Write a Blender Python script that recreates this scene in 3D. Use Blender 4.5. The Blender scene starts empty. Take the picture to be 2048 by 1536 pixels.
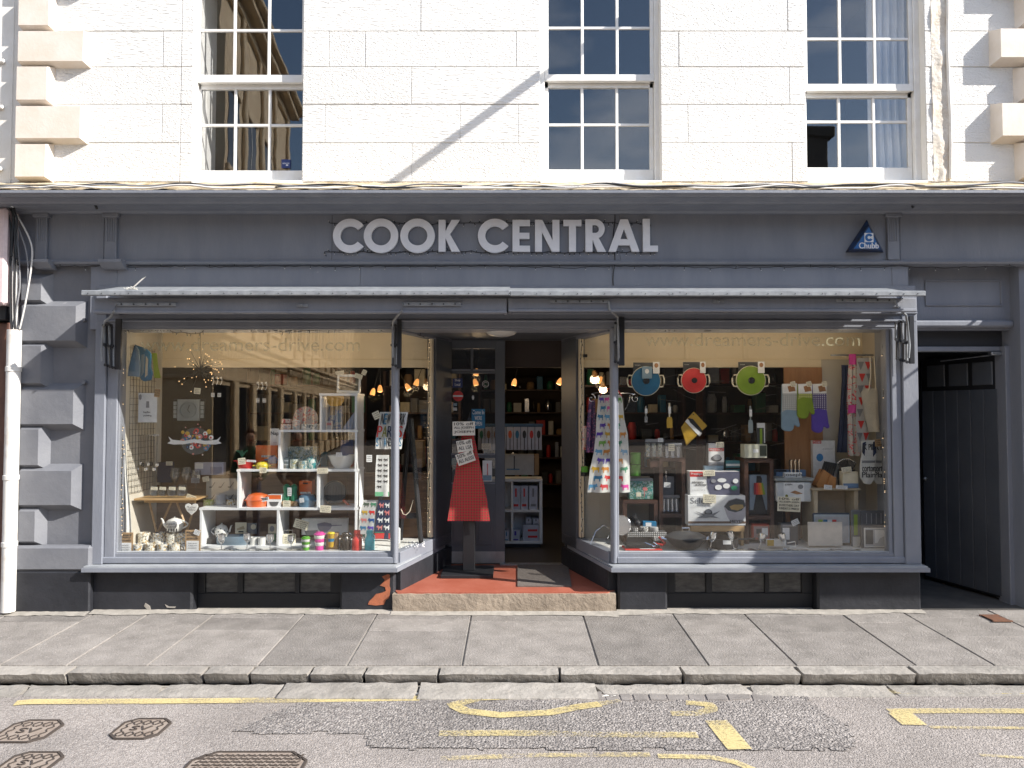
import bpy, bmesh, math, random
from mathutils import Vector, Matrix, noise
random.seed(7)
R = math.radians
PI = math.pi
S = bpy.context.scene

# ------------------------------------------------------------------ camera, light, exposure
CAM = Vector((0.0, -6.38, 1.68)); PITCH = R(2.0); F = 1500.0
cam_d = bpy.data.cameras.new("camera"); cam = bpy.data.objects.new("camera", cam_d)
S.collection.objects.link(cam); S.camera = cam
cam.location = CAM; cam.rotation_euler = (PI/2 + PITCH, 0, 0)
cam_d.sensor_width = 36; cam_d.lens = F/2048*36; cam_d.clip_start = 0.05; cam_d.clip_end = 2000

SUNV = Vector((2.3, -1.0, 1.7)).normalized()          # towards the sun
sun_d = bpy.data.lights.new("sun", 'SUN'); sun = bpy.data.objects.new("sun", sun_d)
S.collection.objects.link(sun)
sun_d.energy = 4.2; sun_d.angle = R(0.53); sun_d.color = (1.0, 0.955, 0.89)
sun.rotation_euler = SUNV.to_track_quat('Z', 'Y').to_euler()
sun.location = (6, -6, 12)

world = bpy.data.worlds.new("World"); S.world = world; world.use_nodes = True
wn = world.node_tree.nodes; wl = world.node_tree.links
for n in list(wn): wn.remove(n)
w_out = wn.new('ShaderNodeOutputWorld'); w_bg = wn.new('ShaderNodeBackground')
sky = wn.new('ShaderNodeTexSky'); sky.sky_type = 'NISHITA'; sky.sun_disc = False
sky.sun_elevation = math.asin(SUNV.z); sky.sun_rotation = math.atan2(SUNV.x, SUNV.y)
sky.air_density = 1.0; sky.dust_density = 0.6; sky.ozone_density = 1.3
w_bg.inputs[1].default_value = 0.125
tc = wn.new('ShaderNodeTexCoord'); mp = wn.new('ShaderNodeMapping'); mp.inputs['Scale'].default_value = (1.0, 1.0, 2.6)
cn = wn.new('ShaderNodeTexNoise'); cn.inputs['Scale'].default_value = 2.3; cn.inputs['Detail'].default_value = 7; cn.inputs['Roughness'].default_value = 0.55
cr = wn.new('ShaderNodeValToRGB'); cr.color_ramp.elements[0].position = 0.47; cr.color_ramp.elements[1].position = 0.72
cmx = wn.new('ShaderNodeMixRGB'); cmx.inputs[2].default_value = (8.5, 8.8, 9.4, 1)
wl.new(tc.outputs['Generated'], mp.inputs[0]); wl.new(mp.outputs[0], cn.inputs[0]); wl.new(cn.outputs[0], cr.inputs[0])
wl.new(cr.outputs[0], cmx.inputs[0]); wl.new(sky.outputs[0], cmx.inputs[1]); wl.new(cmx.outputs[0], w_bg.inputs[0]); wl.new(w_bg.outputs[0], w_out.inputs[0])

S.view_settings.view_transform = 'Standard'
try: S.view_settings.look = 'None'
except Exception: pass
S.view_settings.use_curve_mapping = False
S.view_settings.gamma = 1.0
S.view_settings.exposure = 1.12
S.cycles.max_bounces = 7; S.cycles.diffuse_bounces = 3; S.cycles.glossy_bounces = 3
S.cycles.transparent_max_bounces = 12; S.cycles.transmission_bounces = 4
S.cycles.sample_clamp_indirect = 4.0
S.cycles.caustics_reflective = False; S.cycles.caustics_refractive = False
try: S.cycles.use_denoising = True
except Exception: pass

# ------------------------------------------------------------------ measuring: where a point seen in the photo stands at depth y
def W(px, py, y):
    dx = (px-1024)/F; dz = (768-py)/F
    d = Vector((dx, math.cos(PITCH)-dz*math.sin(PITCH), math.sin(PITCH)+dz*math.cos(PITCH)))
    return CAM + d*((y-CAM.y)/d.y)
def G(px, py, z0=0.0, sl=0.0):
    dx = (px-1024)/F; dz = (768-py)/F
    d = Vector((dx, math.cos(PITCH)-dz*math.sin(PITCH), math.sin(PITCH)+dz*math.cos(PITCH)))
    t = (z0 + sl*CAM.y - CAM.z)/(d.z - sl*d.y)
    return CAM + d*t
def rect(px0, py0, px1, py1, y):
    a, b, c, d = W(px0,py0,y), W(px1,py0,y), W(px0,py1,y), W(px1,py1,y)
    return (a.x+c.x)/2, (b.x+d.x)/2, c.z, a.z      # x0, x1, z0, z1

# ------------------------------------------------------------------ materials
MATS = {}
def nd(nt, t, **kw):
    n = nt.nodes.new(t)
    for k, v in kw.items(): setattr(n, k, v)
    return n
def mat(name, col, rough=0.6, metal=0.0, col2=None, nscale=6.0, ndetail=4, bump=0.0, bscale=60.0, bdist=0.004,
        stretch=(1,1,1), rand=0.0, emit=0.0, spec=0.5, lo=0.35, hi=0.65, wear=None, wscale=5.0, wlo=0.62, whi=0.68, coat=0.0):
    if name in MATS: return MATS[name]
    m = bpy.data.materials.new(name); m.use_nodes = True; MATS[name] = m
    nt = m.node_tree; L = nt.links; b = nt.nodes['Principled BSDF']
    b.inputs['Roughness'].default_value = rough; b.inputs['Metallic'].default_value = metal
    b.inputs['Specular IOR Level'].default_value = spec
    b.inputs['Coat Weight'].default_value = coat
    c = (*col, 1); b.inputs['Base Color'].default_value = c
    geo = nd(nt, 'ShaderNodeNewGeometry'); mpn = nd(nt, 'ShaderNodeMapping'); mpn.inputs['Scale'].default_value = stretch
    L.new(geo.outputs['Position'], mpn.inputs[0])
    out = None
    if col2 is not None:
        n = nd(nt, 'ShaderNodeTexNoise'); n.inputs['Scale'].default_value = nscale; n.inputs['Detail'].default_value = ndetail
        n.inputs['Roughness'].default_value = 0.6
        L.new(mpn.outputs[0], n.inputs[0])
        r = nd(nt, 'ShaderNodeMapRange'); r.inputs[1].default_value = lo; r.inputs[2].default_value = hi
        L.new(n.outputs[0], r.inputs[0])
        mx = nd(nt, 'ShaderNodeMixRGB'); mx.inputs[1].default_value = c; mx.inputs[2].default_value = (*col2, 1)
        L.new(r.outputs[0], mx.inputs[0]); out = mx.outputs[0]
    if wear is not None:
        n = nd(nt, 'ShaderNodeTexNoise'); n.inputs['Scale'].default_value = wscale; n.inputs['Detail'].default_value = 9; n.inputs['Roughness'].default_value = 0.7
        L.new(geo.outputs['Position'], n.inputs[0])
        r = nd(nt, 'ShaderNodeMapRange'); r.inputs[1].default_value = wlo; r.inputs[2].default_value = whi
        L.new(n.outputs[0], r.inputs[0])
        mx = nd(nt, 'ShaderNodeMixRGB'); mx.inputs[1].default_value = c; mx.inputs[2].default_value = (*wear, 1)
        L.new(r.outputs[0], mx.inputs[0])
        if out is not None: L.new(out, mx.inputs[1])
        out = mx.outputs[0]
    if rand:
        oi = nd(nt, 'ShaderNodeObjectInfo'); r = nd(nt, 'ShaderNodeMapRange'); r.inputs[3].default_value = 1-rand; r.inputs[4].default_value = 1+rand
        L.new(oi.outputs['Random'], r.inputs[0])
        vm = nd(nt, 'ShaderNodeVectorMath', operation='SCALE')
        if out is not None: L.new(out, vm.inputs[0])
        else: vm.inputs[0].default_value = col
        L.new(r.outputs[0], vm.inputs['Scale']); out = vm.outputs[0]
    if out is not None: L.new(out, b.inputs['Base Color'])
    if bump:
        n = nd(nt, 'ShaderNodeTexNoise'); n.inputs['Scale'].default_value = bscale; n.inputs['Detail'].default_value = 5; n.inputs['Roughness'].default_value = 0.6
        L.new(mpn.outputs[0], n.inputs[0])
        bp = nd(nt, 'ShaderNodeBump'); bp.inputs['Strength'].default_value = bump; bp.inputs['Distance'].default_value = bdist
        L.new(n.outputs[0], bp.inputs['Height']); L.new(bp.outputs[0], b.inputs['Normal'])
    if emit:
        b.inputs['Emission Color'].default_value = c; b.inputs['Emission Strength'].default_value = emit
    return m
def glass(name, refl=0.1, tint=(1,1,1), rough=0.0, wob=0.0, wscale=2.0, colr=(1,1,1)):
    if name in MATS: return MATS[name]
    m = bpy.data.materials.new(name); m.use_nodes = True; MATS[name] = m
    nt = m.node_tree; L = nt.links; nt.nodes.remove(nt.nodes['Principled BSDF']); o = nt.nodes['Material Output']
    tr = nd(nt, 'ShaderNodeBsdfTransparent'); tr.inputs[0].default_value = (*tint, 1)
    gl = nd(nt, 'ShaderNodeBsdfGlossy'); gl.inputs['Roughness'].default_value = rough; gl.inputs[0].default_value = (*colr, 1)
    gg = nd(nt, 'ShaderNodeNewGeometry'); dt = nd(nt, 'ShaderNodeVectorMath', operation='DOT_PRODUCT'); L.new(gg.outputs['Incoming'], dt.inputs[0]); L.new(gg.outputs['True Normal'], dt.inputs[1])
    ab = nd(nt, 'ShaderNodeMath', operation='ABSOLUTE'); L.new(dt.outputs['Value'], ab.inputs[0])
    om = nd(nt, 'ShaderNodeMath', operation='SUBTRACT'); om.inputs[0].default_value = 1; L.new(ab.outputs[0], om.inputs[1])
    lw = nd(nt, 'ShaderNodeMath', operation='POWER'); L.new(om.outputs[0], lw.inputs[0]); lw.inputs[1].default_value = 5
    ad = nd(nt, 'ShaderNodeMath', operation='MULTIPLY_ADD'); ad.inputs[1].default_value = .9; ad.inputs[2].default_value = .03+refl; ad.use_clamp = True
    mx = nd(nt, 'ShaderNodeMixShader')
    L.new(lw.outputs[0], ad.inputs[0]); L.new(ad.outputs[0], mx.inputs[0]); L.new(tr.outputs[0], mx.inputs[1]); L.new(gl.outputs[0], mx.inputs[2]); L.new(mx.outputs[0], o.inputs[0])
    if wob:
        g = nd(nt, 'ShaderNodeNewGeometry'); n = nd(nt, 'ShaderNodeTexNoise'); n.inputs['Scale'].default_value = wscale; n.inputs['Detail'].default_value = 1
        L.new(g.outputs['Position'], n.inputs[0]); bp = nd(nt, 'ShaderNodeBump'); bp.inputs['Strength'].default_value = 1; bp.inputs['Distance'].default_value = wob
        L.new(n.outputs[0], bp.inputs['Height']); L.new(bp.outputs[0], gl.inputs['Normal']); 
    return m
def C(name, r, g, b, rough=0.5, **k):        # plain painted / printed colour with a little unevenness
    return mat(name, (r, g, b), rough, col2=(r*0.86, g*0.86, b*0.86), nscale=14, **k)

def stone_mat():
    m = bpy.data.materials.new("painted_tooled_stone"); m.use_nodes = True; nt = m.node_tree; L = nt.links; b = nt.nodes['Principled BSDF']
    b.inputs['Roughness'].default_value = 0.8
    g = nd(nt, 'ShaderNodeNewGeometry'); oi = nd(nt, 'ShaderNodeObjectInfo')
    mp1 = nd(nt, 'ShaderNodeMapping'); mp1.inputs['Scale'].default_value = (15, 15, 72)
    mp2 = nd(nt, 'ShaderNodeMapping'); mp2.inputs['Scale'].default_value = (42, 42, 62)
    for q in (mp1, mp2): L.new(g.outputs['Position'], q.inputs[0])
    n1 = nd(nt, 'ShaderNodeTexNoise'); n1.inputs['Scale'].default_value = 1; n1.inputs['Detail'].default_value = 4; n1.inputs['Distortion'].default_value = 0.5
    n2 = nd(nt, 'ShaderNodeTexNoise'); n2.inputs['Scale'].default_value = 1; n2.inputs['Detail'].default_value = 5; n2.inputs['Distortion'].default_value = 1.2
    L.new(mp1.outputs[0], n1.inputs[0]); L.new(mp2.outputs[0], n2.inputs[0])
    r = nd(nt, 'ShaderNodeMapRange'); r.inputs[1].default_value = 0.3; r.inputs[2].default_value = 0.7; r.inputs[3].default_value = 0.15; r.inputs[4].default_value = 0.8
    L.new(oi.outputs['Random'], r.inputs[0])
    mx = nd(nt, 'ShaderNodeMixRGB'); L.new(r.outputs[0], mx.inputs[0]); L.new(n1.outputs[0], mx.inputs[1]); L.new(n2.outputs[0], mx.inputs[2])
    bp = nd(nt, 'ShaderNodeBump'); bp.inputs['Strength'].default_value = 1.0; bp.inputs['Distance'].default_value = 0.015
    L.new(mx.outputs[0], bp.inputs['Height']); L.new(bp.outputs[0], b.inputs['Normal'])
    n3 = nd(nt, 'ShaderNodeTexNoise'); n3.inputs['Scale'].default_value = 2.2; n3.inputs['Detail'].default_value = 6
    L.new(g.outputs['Position'], n3.inputs[0])
    cm = nd(nt, 'ShaderNodeMixRGB'); cm.inputs[1].default_value = (0.81, 0.795, 0.765, 1); cm.inputs[2].default_value = (0.755, 0.735, 0.70, 1)
    fm = nd(nt, 'ShaderNodeMath', operation='MULTIPLY_ADD'); fm.inputs[1].default_value = .6; hf = nd(nt, 'ShaderNodeMath', operation='MULTIPLY'); hf.inputs[1].default_value = .6
    L.new(oi.outputs['Random'], hf.inputs[0]); L.new(n3.outputs[0], fm.inputs[0]); L.new(hf.outputs[0], fm.inputs[2]); L.new(fm.outputs[0], cm.inputs[0]); L.new(cm.outputs[0], b.inputs['Base Color'])
    MATS['stone'] = m
    return m
M_STONE = stone_mat()
M_REND = mat("white_masonry_paint", (.80,.775,.735), .75, col2=(.74,.70,.63), nscale=3, bump=.6, bscale=45, bdist=.004)
M_QUOIN = mat("cream_quoin_paint", (.72,.65,.58), .7, col2=(.66,.58,.49), nscale=5, ndetail=8, bump=.35, bscale=34, bdist=.004, wear=(.42,.31,.19), wscale=6, wlo=.68, whi=.74)
M_LEDGE = mat("lichen_stained_ledge", (.55,.48,.37), .9, col2=(.36,.27,.15), nscale=9, ndetail=8, bump=1, bscale=30, bdist=.012, wear=(.30,.20,.06), wscale=14, wlo=.56, whi=.66)
M_WHITEW = mat("white_gloss_woodwork", (.80,.79,.77), .42, col2=(.74,.72,.68), nscale=8, bump=.2, bscale=20, bdist=.003, wear=(.55,.45,.33), wscale=18, wlo=.70, whi=.74)
M_GREY = mat("slate_grey_paint", (.182,.194,.228), .5, col2=(.228,.240,.270), nscale=2.2, ndetail=8, stretch=(2.6,2.6,.7), bump=.5, bscale=22, bdist=.004, wear=(.27,.28,.29), wscale=11, wlo=.66, whi=.73, lo=.30, hi=.72)
M_GREYS = mat("slate_grey_render", (.142,.147,.165), .6, col2=(.186,.190,.205), nscale=2.6, ndetail=7, bump=.5, bscale=20, bdist=.006, wear=(.30,.30,.31), wscale=8, wlo=.66, whi=.72)
M_GREYD = mat("dark_grey_shop_joinery", (.068,.077,.092), .45, col2=(.088,.097,.112), nscale=2.5, bump=.15, bscale=30, bdist=.003)
M_PALEG = mat("sunlit_sill_paint", (.36,.375,.39), .4, col2=(.26,.275,.295), nscale=4, ndetail=8, stretch=(1,1,1), bump=.3, bscale=30)  # paler than the joinery grey: bright sunlit edges put into the colour
M_BLACK = mat("black_plinth_paint", (.011,.012,.016), .6, col2=(.022,.023,.029), nscale=3, ndetail=8, bump=.7, bscale=14, bdist=.008, wear=(.11,.10,.10), wscale=8, wlo=.68, whi=.74)
M_BLKP = mat("black_joinery_paint", (.012,.013,.016), .55, bump=.2, bscale=25, bdist=.003)
M_METAL = mat("galvanised_steel", (.42,.44,.46), .38, .85, col2=(.30,.31,.33), nscale=20)
M_PALEM = mat("weathered_pale_paint", (.27,.285,.30), .5, col2=(.18,.19,.205), nscale=12, wear=(.12,.12,.14), wscale=18, wlo=.62, whi=.68, bump=.3, bscale=40)
M_DKMET = mat("dark_painted_iron", (.030,.031,.036), .4, .3, wear=(.16,.10,.06), wscale=20, wlo=.68, whi=.72)
M_CABLE = mat("grey_cable", (.22,.22,.23), .6); M_CABLEW = mat("pale_cable", (.60,.58,.55), .6); M_CABLEK = mat("black_cable", (.015,.015,.016), .5)
M_WHITE = C("white_card", .78,.78,.77, .55); M_CREAM = C("cream_card", .74,.68,.52, .6); M_CREAMW = mat("cream_painted_board", (.82,.70,.50), .6, col2=(.77,.65,.46), nscale=3)
M_SHELF = mat("white_laminate", (.74,.75,.75), .35, col2=(.70,.71,.71), nscale=5)
M_INK = mat("black_ink", (.02,.02,.022), .5); M_GREYINK = mat("grey_ink", (.25,.25,.27), .6)
M_WOOD = mat("brown_wood_board", (.17,.095,.052), .5, col2=(.10,.055,.030), nscale=4, stretch=(1,1,9), ndetail=7)
M_PINE = mat("pale_pine", (.50,.32,.15), .5, col2=(.40,.24,.10), nscale=5, stretch=(1.5,1,7))
M_WALNUT = mat("walnut_veneer", (.085,.040,.026), .45, col2=(.05,.024,.016), nscale=5, stretch=(1,1,6))
M_ORW = mat("orange_teak", (.38,.185,.075), .4, col2=(.30,.14,.055), nscale=4, stretch=(8,1,1))
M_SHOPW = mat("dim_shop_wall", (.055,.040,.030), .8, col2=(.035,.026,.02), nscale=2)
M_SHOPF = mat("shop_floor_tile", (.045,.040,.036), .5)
M_BLUEST = mat("blue_sticker", (.02,.04,.16), .4)
M_RED = C("bright_red", .62,.035,.03, .45); M_ORANGE = C("volcanic_orange_enamel", .72,.13,.02, .3, coat=.5); M_YEL = C("mustard_yellow", .55,.34,.03, .5)
M_GREEN = C("leaf_green", .10,.33,.03, .4); M_LIME = C("lime_green", .28,.42,.03, .5); M_BLUE = C("cobalt_blue", .02,.09,.30, .4); M_TEAL = C("teal_blue", .02,.17,.33, .4)
M_PURP = C("purple_cloth", .09,.045,.36, .7); M_SKYB = C("powder_blue_cloth", .21,.31,.39, .7); M_NAVY = C("navy_cloth", .012,.022,.065, .8); M_BLK = C("black_plastic", .018,.018,.02, .35)
M_PINK = C("pink_plastic", .65,.06,.32, .4); M_CYAN = C("cyan_bottle", .06,.50,.58, .3); M_CORAL = C("coral_bottle", .66,.05,.04, .3); M_STEEL = mat("polished_steel", (.65,.66,.68), .18, 1.0)
M_DGREY = C("dark_grey_enamel", .06,.065,.07, .35); M_MGREY = C("mid_grey_card", .22,.225,.24, .6); M_LINEN = C("unbleached_calico", .62,.55,.43, .85)
M_CERAM = mat("glazed_white_ceramic", (.72,.71,.67), .18, col2=(.68,.66,.61), nscale=6); M_KRAFT = C("brown_kraft_board", .40,.25,.12, .7)
M_JADE = C("jade_enamel", .04,.22,.12, .3); M_DENIM = C("slate_blue_enamel", .10,.19,.27, .3); M_ROSE = C("rose_pink_print", .62,.20,.19, .6)
M_CLEAR = glass("clear_drinking_glass", .06, (.86,.88,.9), .03)

# ------------------------------------------------------------------ mesh builder
def link(o): S.collection.objects.link(o); return o
class MB:
    def __init__(s): s.v = []; s.f = []; s.m = []; s.sm = []
    def add(s, vs, fs, mi=0, smooth=False, M=None):
        o = len(s.v)
        s.v += [tuple(M @ Vector(p)) if M else tuple(p) for p in vs]
        for f in fs: s.f.append(tuple(i+o for i in f)); s.m.append(mi); s.sm.append(smooth)
        return s
    def box(s, x0, x1, y0, y1, z0, z1, mi=0, M=None, c=0.0):
        if x0 > x1: x0, x1 = x1, x0
        if y0 > y1: y0, y1 = y1, y0
        if z0 > z1: z0, z1 = z1, z0
        if c <= 0:
            v = [(x0,y0,z0),(x1,y0,z0),(x1,y1,z0),(x0,y1,z0),(x0,y0,z1),(x1,y0,z1),(x1,y1,z1),(x0,y1,z1)]
            return s.add(v, [(0,3,2,1),(4,5,6,7),(0,1,5,4),(1,2,6,5),(2,3,7,6),(3,0,4,7)], mi, False, M)
        c = min(c, (x1-x0)*.45, (y1-y0)*.45, (z1-z0)*.45)
        V = []; idx = {}
        X, Y, Z = (x0,x1), (y0,y1), (z0,z1); sg = (1,-1)
        for i in (0,1):
            for j in (0,1):
                for k in (0,1):
                    for a in range(3):
                        p = [X[i]+sg[i]*c, Y[j]+sg[j]*c, Z[k]+sg[k]*c]
                        p[a] = (X[i], Y[j], Z[k])[a]
                        idx[(i,j,k,a)] = len(V); V.append(tuple(p))
        fs = []
        for i in (0,1): fs.append([idx[(i,0,0,0)], idx[(i,1,0,0)], idx[(i,1,1,0)], idx[(i,0,1,0)]])
        for j in (0,1): fs.append([idx[(0,j,0,1)], idx[(1,j,0,1)], idx[(1,j,1,1)], idx[(0,j,1,1)]])
        for k in (0,1): fs.append([idx[(0,0,k,2)], idx[(1,0,k,2)], idx[(1,1,k,2)], idx[(0,1,k,2)]])
        for j in (0,1):
            for k in (0,1): fs.append([idx[(0,j,k,1)], idx[(1,j,k,1)], idx[(1,j,k,2)], idx[(0,j,k,2)]])
        for i in (0,1):
            for k in (0,1): fs.append([idx[(i,0,k,0)], idx[(i,1,k,0)], idx[(i,1,k,2)], idx[(i,0,k,2)]])
        for i in (0,1):
            for j in (0,1): fs.append([idx[(i,j,0,0)], idx[(i,j,1,0)], idx[(i,j,1,1)], idx[(i,j,0,1)]])
        for i in (0,1):
            for j in (0,1):
                for k in (0,1): fs.append([idx[(i,j,k,0)], idx[(i,j,k,1)], idx[(i,j,k,2)]])
        ctr = Vector(((x0+x1)/2, (y0+y1)/2, (z0+z1)/2)); out = []
        for f in fs:
            a, b, d = Vector(V[f[0]]), Vector(V[f[1]]), Vector(V[f[2]])
            n = (b-a).cross(d-a); out.append(tuple(f) if n.dot(a-ctr) > 0 else tuple(reversed(f)))
        return s.add(V, out, mi, False, M)
    def prism(s, pts, y0, y1, mi=0, M=None, ax='y'):      # pts in (x,z) pushed along y, or in (y,z) pushed along x
        n = len(pts)
        if ax == 'y': v = [(p[0], y0, p[1]) for p in pts] + [(p[0], y1, p[1]) for p in pts]
        elif ax == 'x': v = [(y0, p[0], p[1]) for p in pts] + [(y1, p[0], p[1]) for p in pts]
        else: v = [(p[0], p[1], y0) for p in pts] + [(p[0], p[1], y1) for p in pts]
        return s.add(v, [tuple(range(n)), tuple(range(2*n-1, n-1, -1))] + [(i, i+n, (i+1) % n + n, (i+1) % n) for i in range(n)], mi, False, M)
    def tube(s, path, r, n=6, mi=0, M=None, cap=True):
        P = [Vector(p) for p in path]; rings = []
        for i, p in enumerate(P):
            t = (P[min(i+1, len(P)-1)] - P[max(i-1, 0)]); t = t.normalized() if t.length > 1e-9 else Vector((0,0,1))
            a = Vector((0,0,1)) if abs(t.z) < .9 else Vector((1,0,0))
            u = t.cross(a).normalized(); w = t.cross(u)
            rr = r[i] if isinstance(r, (list, tuple)) else r
            rings.append([p + (u*math.cos(2*PI*k/n) + w*math.sin(2*PI*k/n))*rr for k in range(n)])
        v = [q for ring in rings for q in ring]; f = []
        for i in range(len(P)-1):
            for k in range(n): f.append((i*n+k, i*n+(k+1) % n, (i+1)*n+(k+1) % n, (i+1)*n+k))
        if cap: f.append(tuple(reversed(range(n)))); f.append(tuple(range((len(P)-1)*n, len(P)*n)))
        return s.add(v, f, mi, True, M)
    def lathe(s, prof, c=(0,0,0), n=20, mi=0, M=None, ax='z', sx=1.0, sy=1.0):
        v = []; f = []
        for (r, h) in prof:
            for k in range(n):
                a = 2*PI*k/n; x, y = r*math.cos(a)*sx, r*math.sin(a)*sy
                if ax == 'z': v.append((c[0]+x, c[1]+y, c[2]+h))
                elif ax == 'y': v.append((c[0]+x, c[1]+h, c[2]+y))
                else: v.append((c[0]+h, c[1]+x, c[2]+y))
        m = len(prof)
        for i in range(m-1):
            for k in range(n): f.append((i*n+k, i*n+(k+1) % n, (i+1)*n+(k+1) % n, (i+1)*n+k))
        f.append(tuple(reversed(range(n)))); f.append(tuple(range((m-1)*n, m*n)))
        return s.add(v, f, mi, True, M)
    def ball(s, c, r, mi=0, n=8, sc=(1,1,1)):
        prof = [(max(r*math.sin(PI*i/n), 1e-5)*1.0, -r*math.cos(PI*i/n)) for i in range(n+1)]
        M = Matrix.Translation(c) @ Matrix.Diagonal((sc[0], sc[1], sc[2], 1))
        return s.lathe(prof, (0,0,0), n+2, mi, M)
    def ring(s, cx, cz, ro, ri, y0, y1, a0=0, a1=360, n=40, mi=0, sx=1.0):
        full = abs(a1-a0) >= 360; v = []; f = []; m = n if full else n+1
        for i in range(m):
            a = R(a0 + (a1-a0)*i/n); c, q = math.cos(a)*sx, math.sin(a)
            v += [(cx+ro*c, y0, cz+ro*q), (cx+ri*c, y0, cz+ri*q), (cx+ri*c, y1, cz+ri*q), (cx+ro*c, y1, cz+ro*q)]
        for i in range(n):
            a = i*4; b = ((i+1) % m)*4
            for k in range(4): f.append((a+k, b+k, b+(k+1) % 4, a+(k+1) % 4))
        if not full: f += [(0,1,2,3), (n*4+3, n*4+2, n*4+1, n*4)]
        return s.add(v, f, mi)
    def sheet(s, fn, nu, nv, th=0.0, mi=0, smooth=True, fmi=None):     # fn(u,v)->point, with thickness along +y
        v = []; f = []
        for j in range(nv+1):
            for i in range(nu+1): v.append(tuple(fn(i/nu, j/nv)))
        w = nu+1; off = len(s.v); N = len(v)
        for j in range(nv):
            for i in range(nu): f.append((j*w+i, j*w+i+1, (j+1)*w+i+1, (j+1)*w+i))
        nf = len(f)
        if th:
            v += [(p[0], p[1]+th, p[2]) for p in v[:N]]
            f += [tuple(reversed([q+N for q in g])) for g in f[:nf]]
            edge = [i for i in range(w)] + [j*w+nu for j in range(1, nv+1)] + [nv*w+i for i in range(nu-1, -1, -1)] + [j*w for j in range(nv-1, 0, -1)]
            for a, b in zip(edge, edge[1:]+edge[:1]): f.append((b, a, a+N, b+N))
        s.add(v, f, mi, smooth)
        if fmi:
            base = len(s.m)-len(f)
            for j in range(nv):
                for i in range(nu): s.m[base+j*nu+i] = fmi((i+.5)/nu, (j+.5)/nv)
        return s
    def build(s, name, mats, parent=None, loc=None, rot=None, fix=True):
        me = bpy.data.meshes.new(name)
        me.from_pydata(s.v, [], s.f)
        if not isinstance(mats, (list, tuple)): mats = [mats]
        for q in mats: me.materials.append(q)
        me.polygons.foreach_set('material_index', s.m); me.polygons.foreach_set('use_smooth', s.sm)
        if fix:
            bm = bmesh.new(); bm.from_mesh(me); bmesh.ops.recalc_face_normals(bm, faces=bm.faces)
            bmesh.ops.triangulate(bm, faces=[f for f in bm.faces if len(f.verts) > 4]); bm.to_mesh(me); bm.free()
        me.update()
        if any(s.sm):
            try: me.set_sharp_from_angle(angle=R(40))
            except Exception: pass
        o = link(bpy.data.objects.new(name, me)); o.parent = parent
        if loc is not None: o.location = loc
        if rot is not None: o.rotation_euler = rot
        return o
def tag(o, label=None, cat=None, group=None, kind=None):
    if label: o['label'] = label
    if cat: o['category'] = cat
    if group: o['group'] = group
    if kind: o['kind'] = kind
    return o
def thing(name, label, cat, loc=(0,0,0), rot=0.0, group=None, rx=0, ry=0):
    o = link(bpy.data.objects.new(name, None)); o.location = loc; o.rotation_euler = (rx, ry, rot); o.empty_display_size = .05
    return tag(o, label, cat, group)
def one(mb, name, mats, label, cat, group=None, loc=None, rot=None):
    return tag(mb.build(name, mats, None, loc, rot), label, cat, group)
def copy_tree(o, parent=None):
    c = o.copy(); S.collection.objects.link(c); c.parent = parent
    for ch in o.children: copy_tree(ch, c)
    return c
TXT = {}
def text_data(s, ext=0.0):
    k = (s, ext)
    if k in TXT: return TXT[k]
    cu = bpy.data.curves.new("lettering", 'FONT'); cu.body = s; cu.size = 1; cu.extrude = ext; cu.align_x = 'CENTER'; cu.resolution_u = 3
    ob = bpy.data.objects.new("tmp", cu); S.collection.objects.link(ob); bpy.context.view_layer.update()
    me = bpy.data.meshes.new_from_object(ob.evaluated_get(bpy.context.evaluated_depsgraph_get()))
    bpy.data.objects.remove(ob); bpy.data.curves.remove(cu)
    V = [tuple(v.co) for v in me.vertices]; Fc = [tuple(p.vertices) for p in me.polygons]; bpy.data.meshes.remove(me)
    xs = [v[0] for v in V]; ys = [v[1] for v in V]
    TXT[k] = (V, Fc, min(xs), max(xs), min(ys), max(ys)); return TXT[k]
def put_text(mb, s, x0, x1, z0, z1, y, mi=0, ext=0.0004, shear=0.0, rot=0.0):    # lettering standing in the plane y, filling a box
    V, Fc, a, b, c, d = text_data(s, 1.0)
    cx, cz = (x0+x1)/2, (z0+z1)/2; vs = []
    for v in V:
        u = (v[0]-a)/(b-a)-.5; w = (v[1]-c)/(d-c)-.5
        X = u*(x1-x0) + shear*w*(z1-z0); Z = w*(z1-z0)
        X, Z = X*math.cos(rot)-Z*math.sin(rot), X*math.sin(rot)+Z*math.cos(rot)
        vs.append((cx+X, y - v[2]*ext, cz+Z))
    mb.add(vs, Fc, mi)
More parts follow.
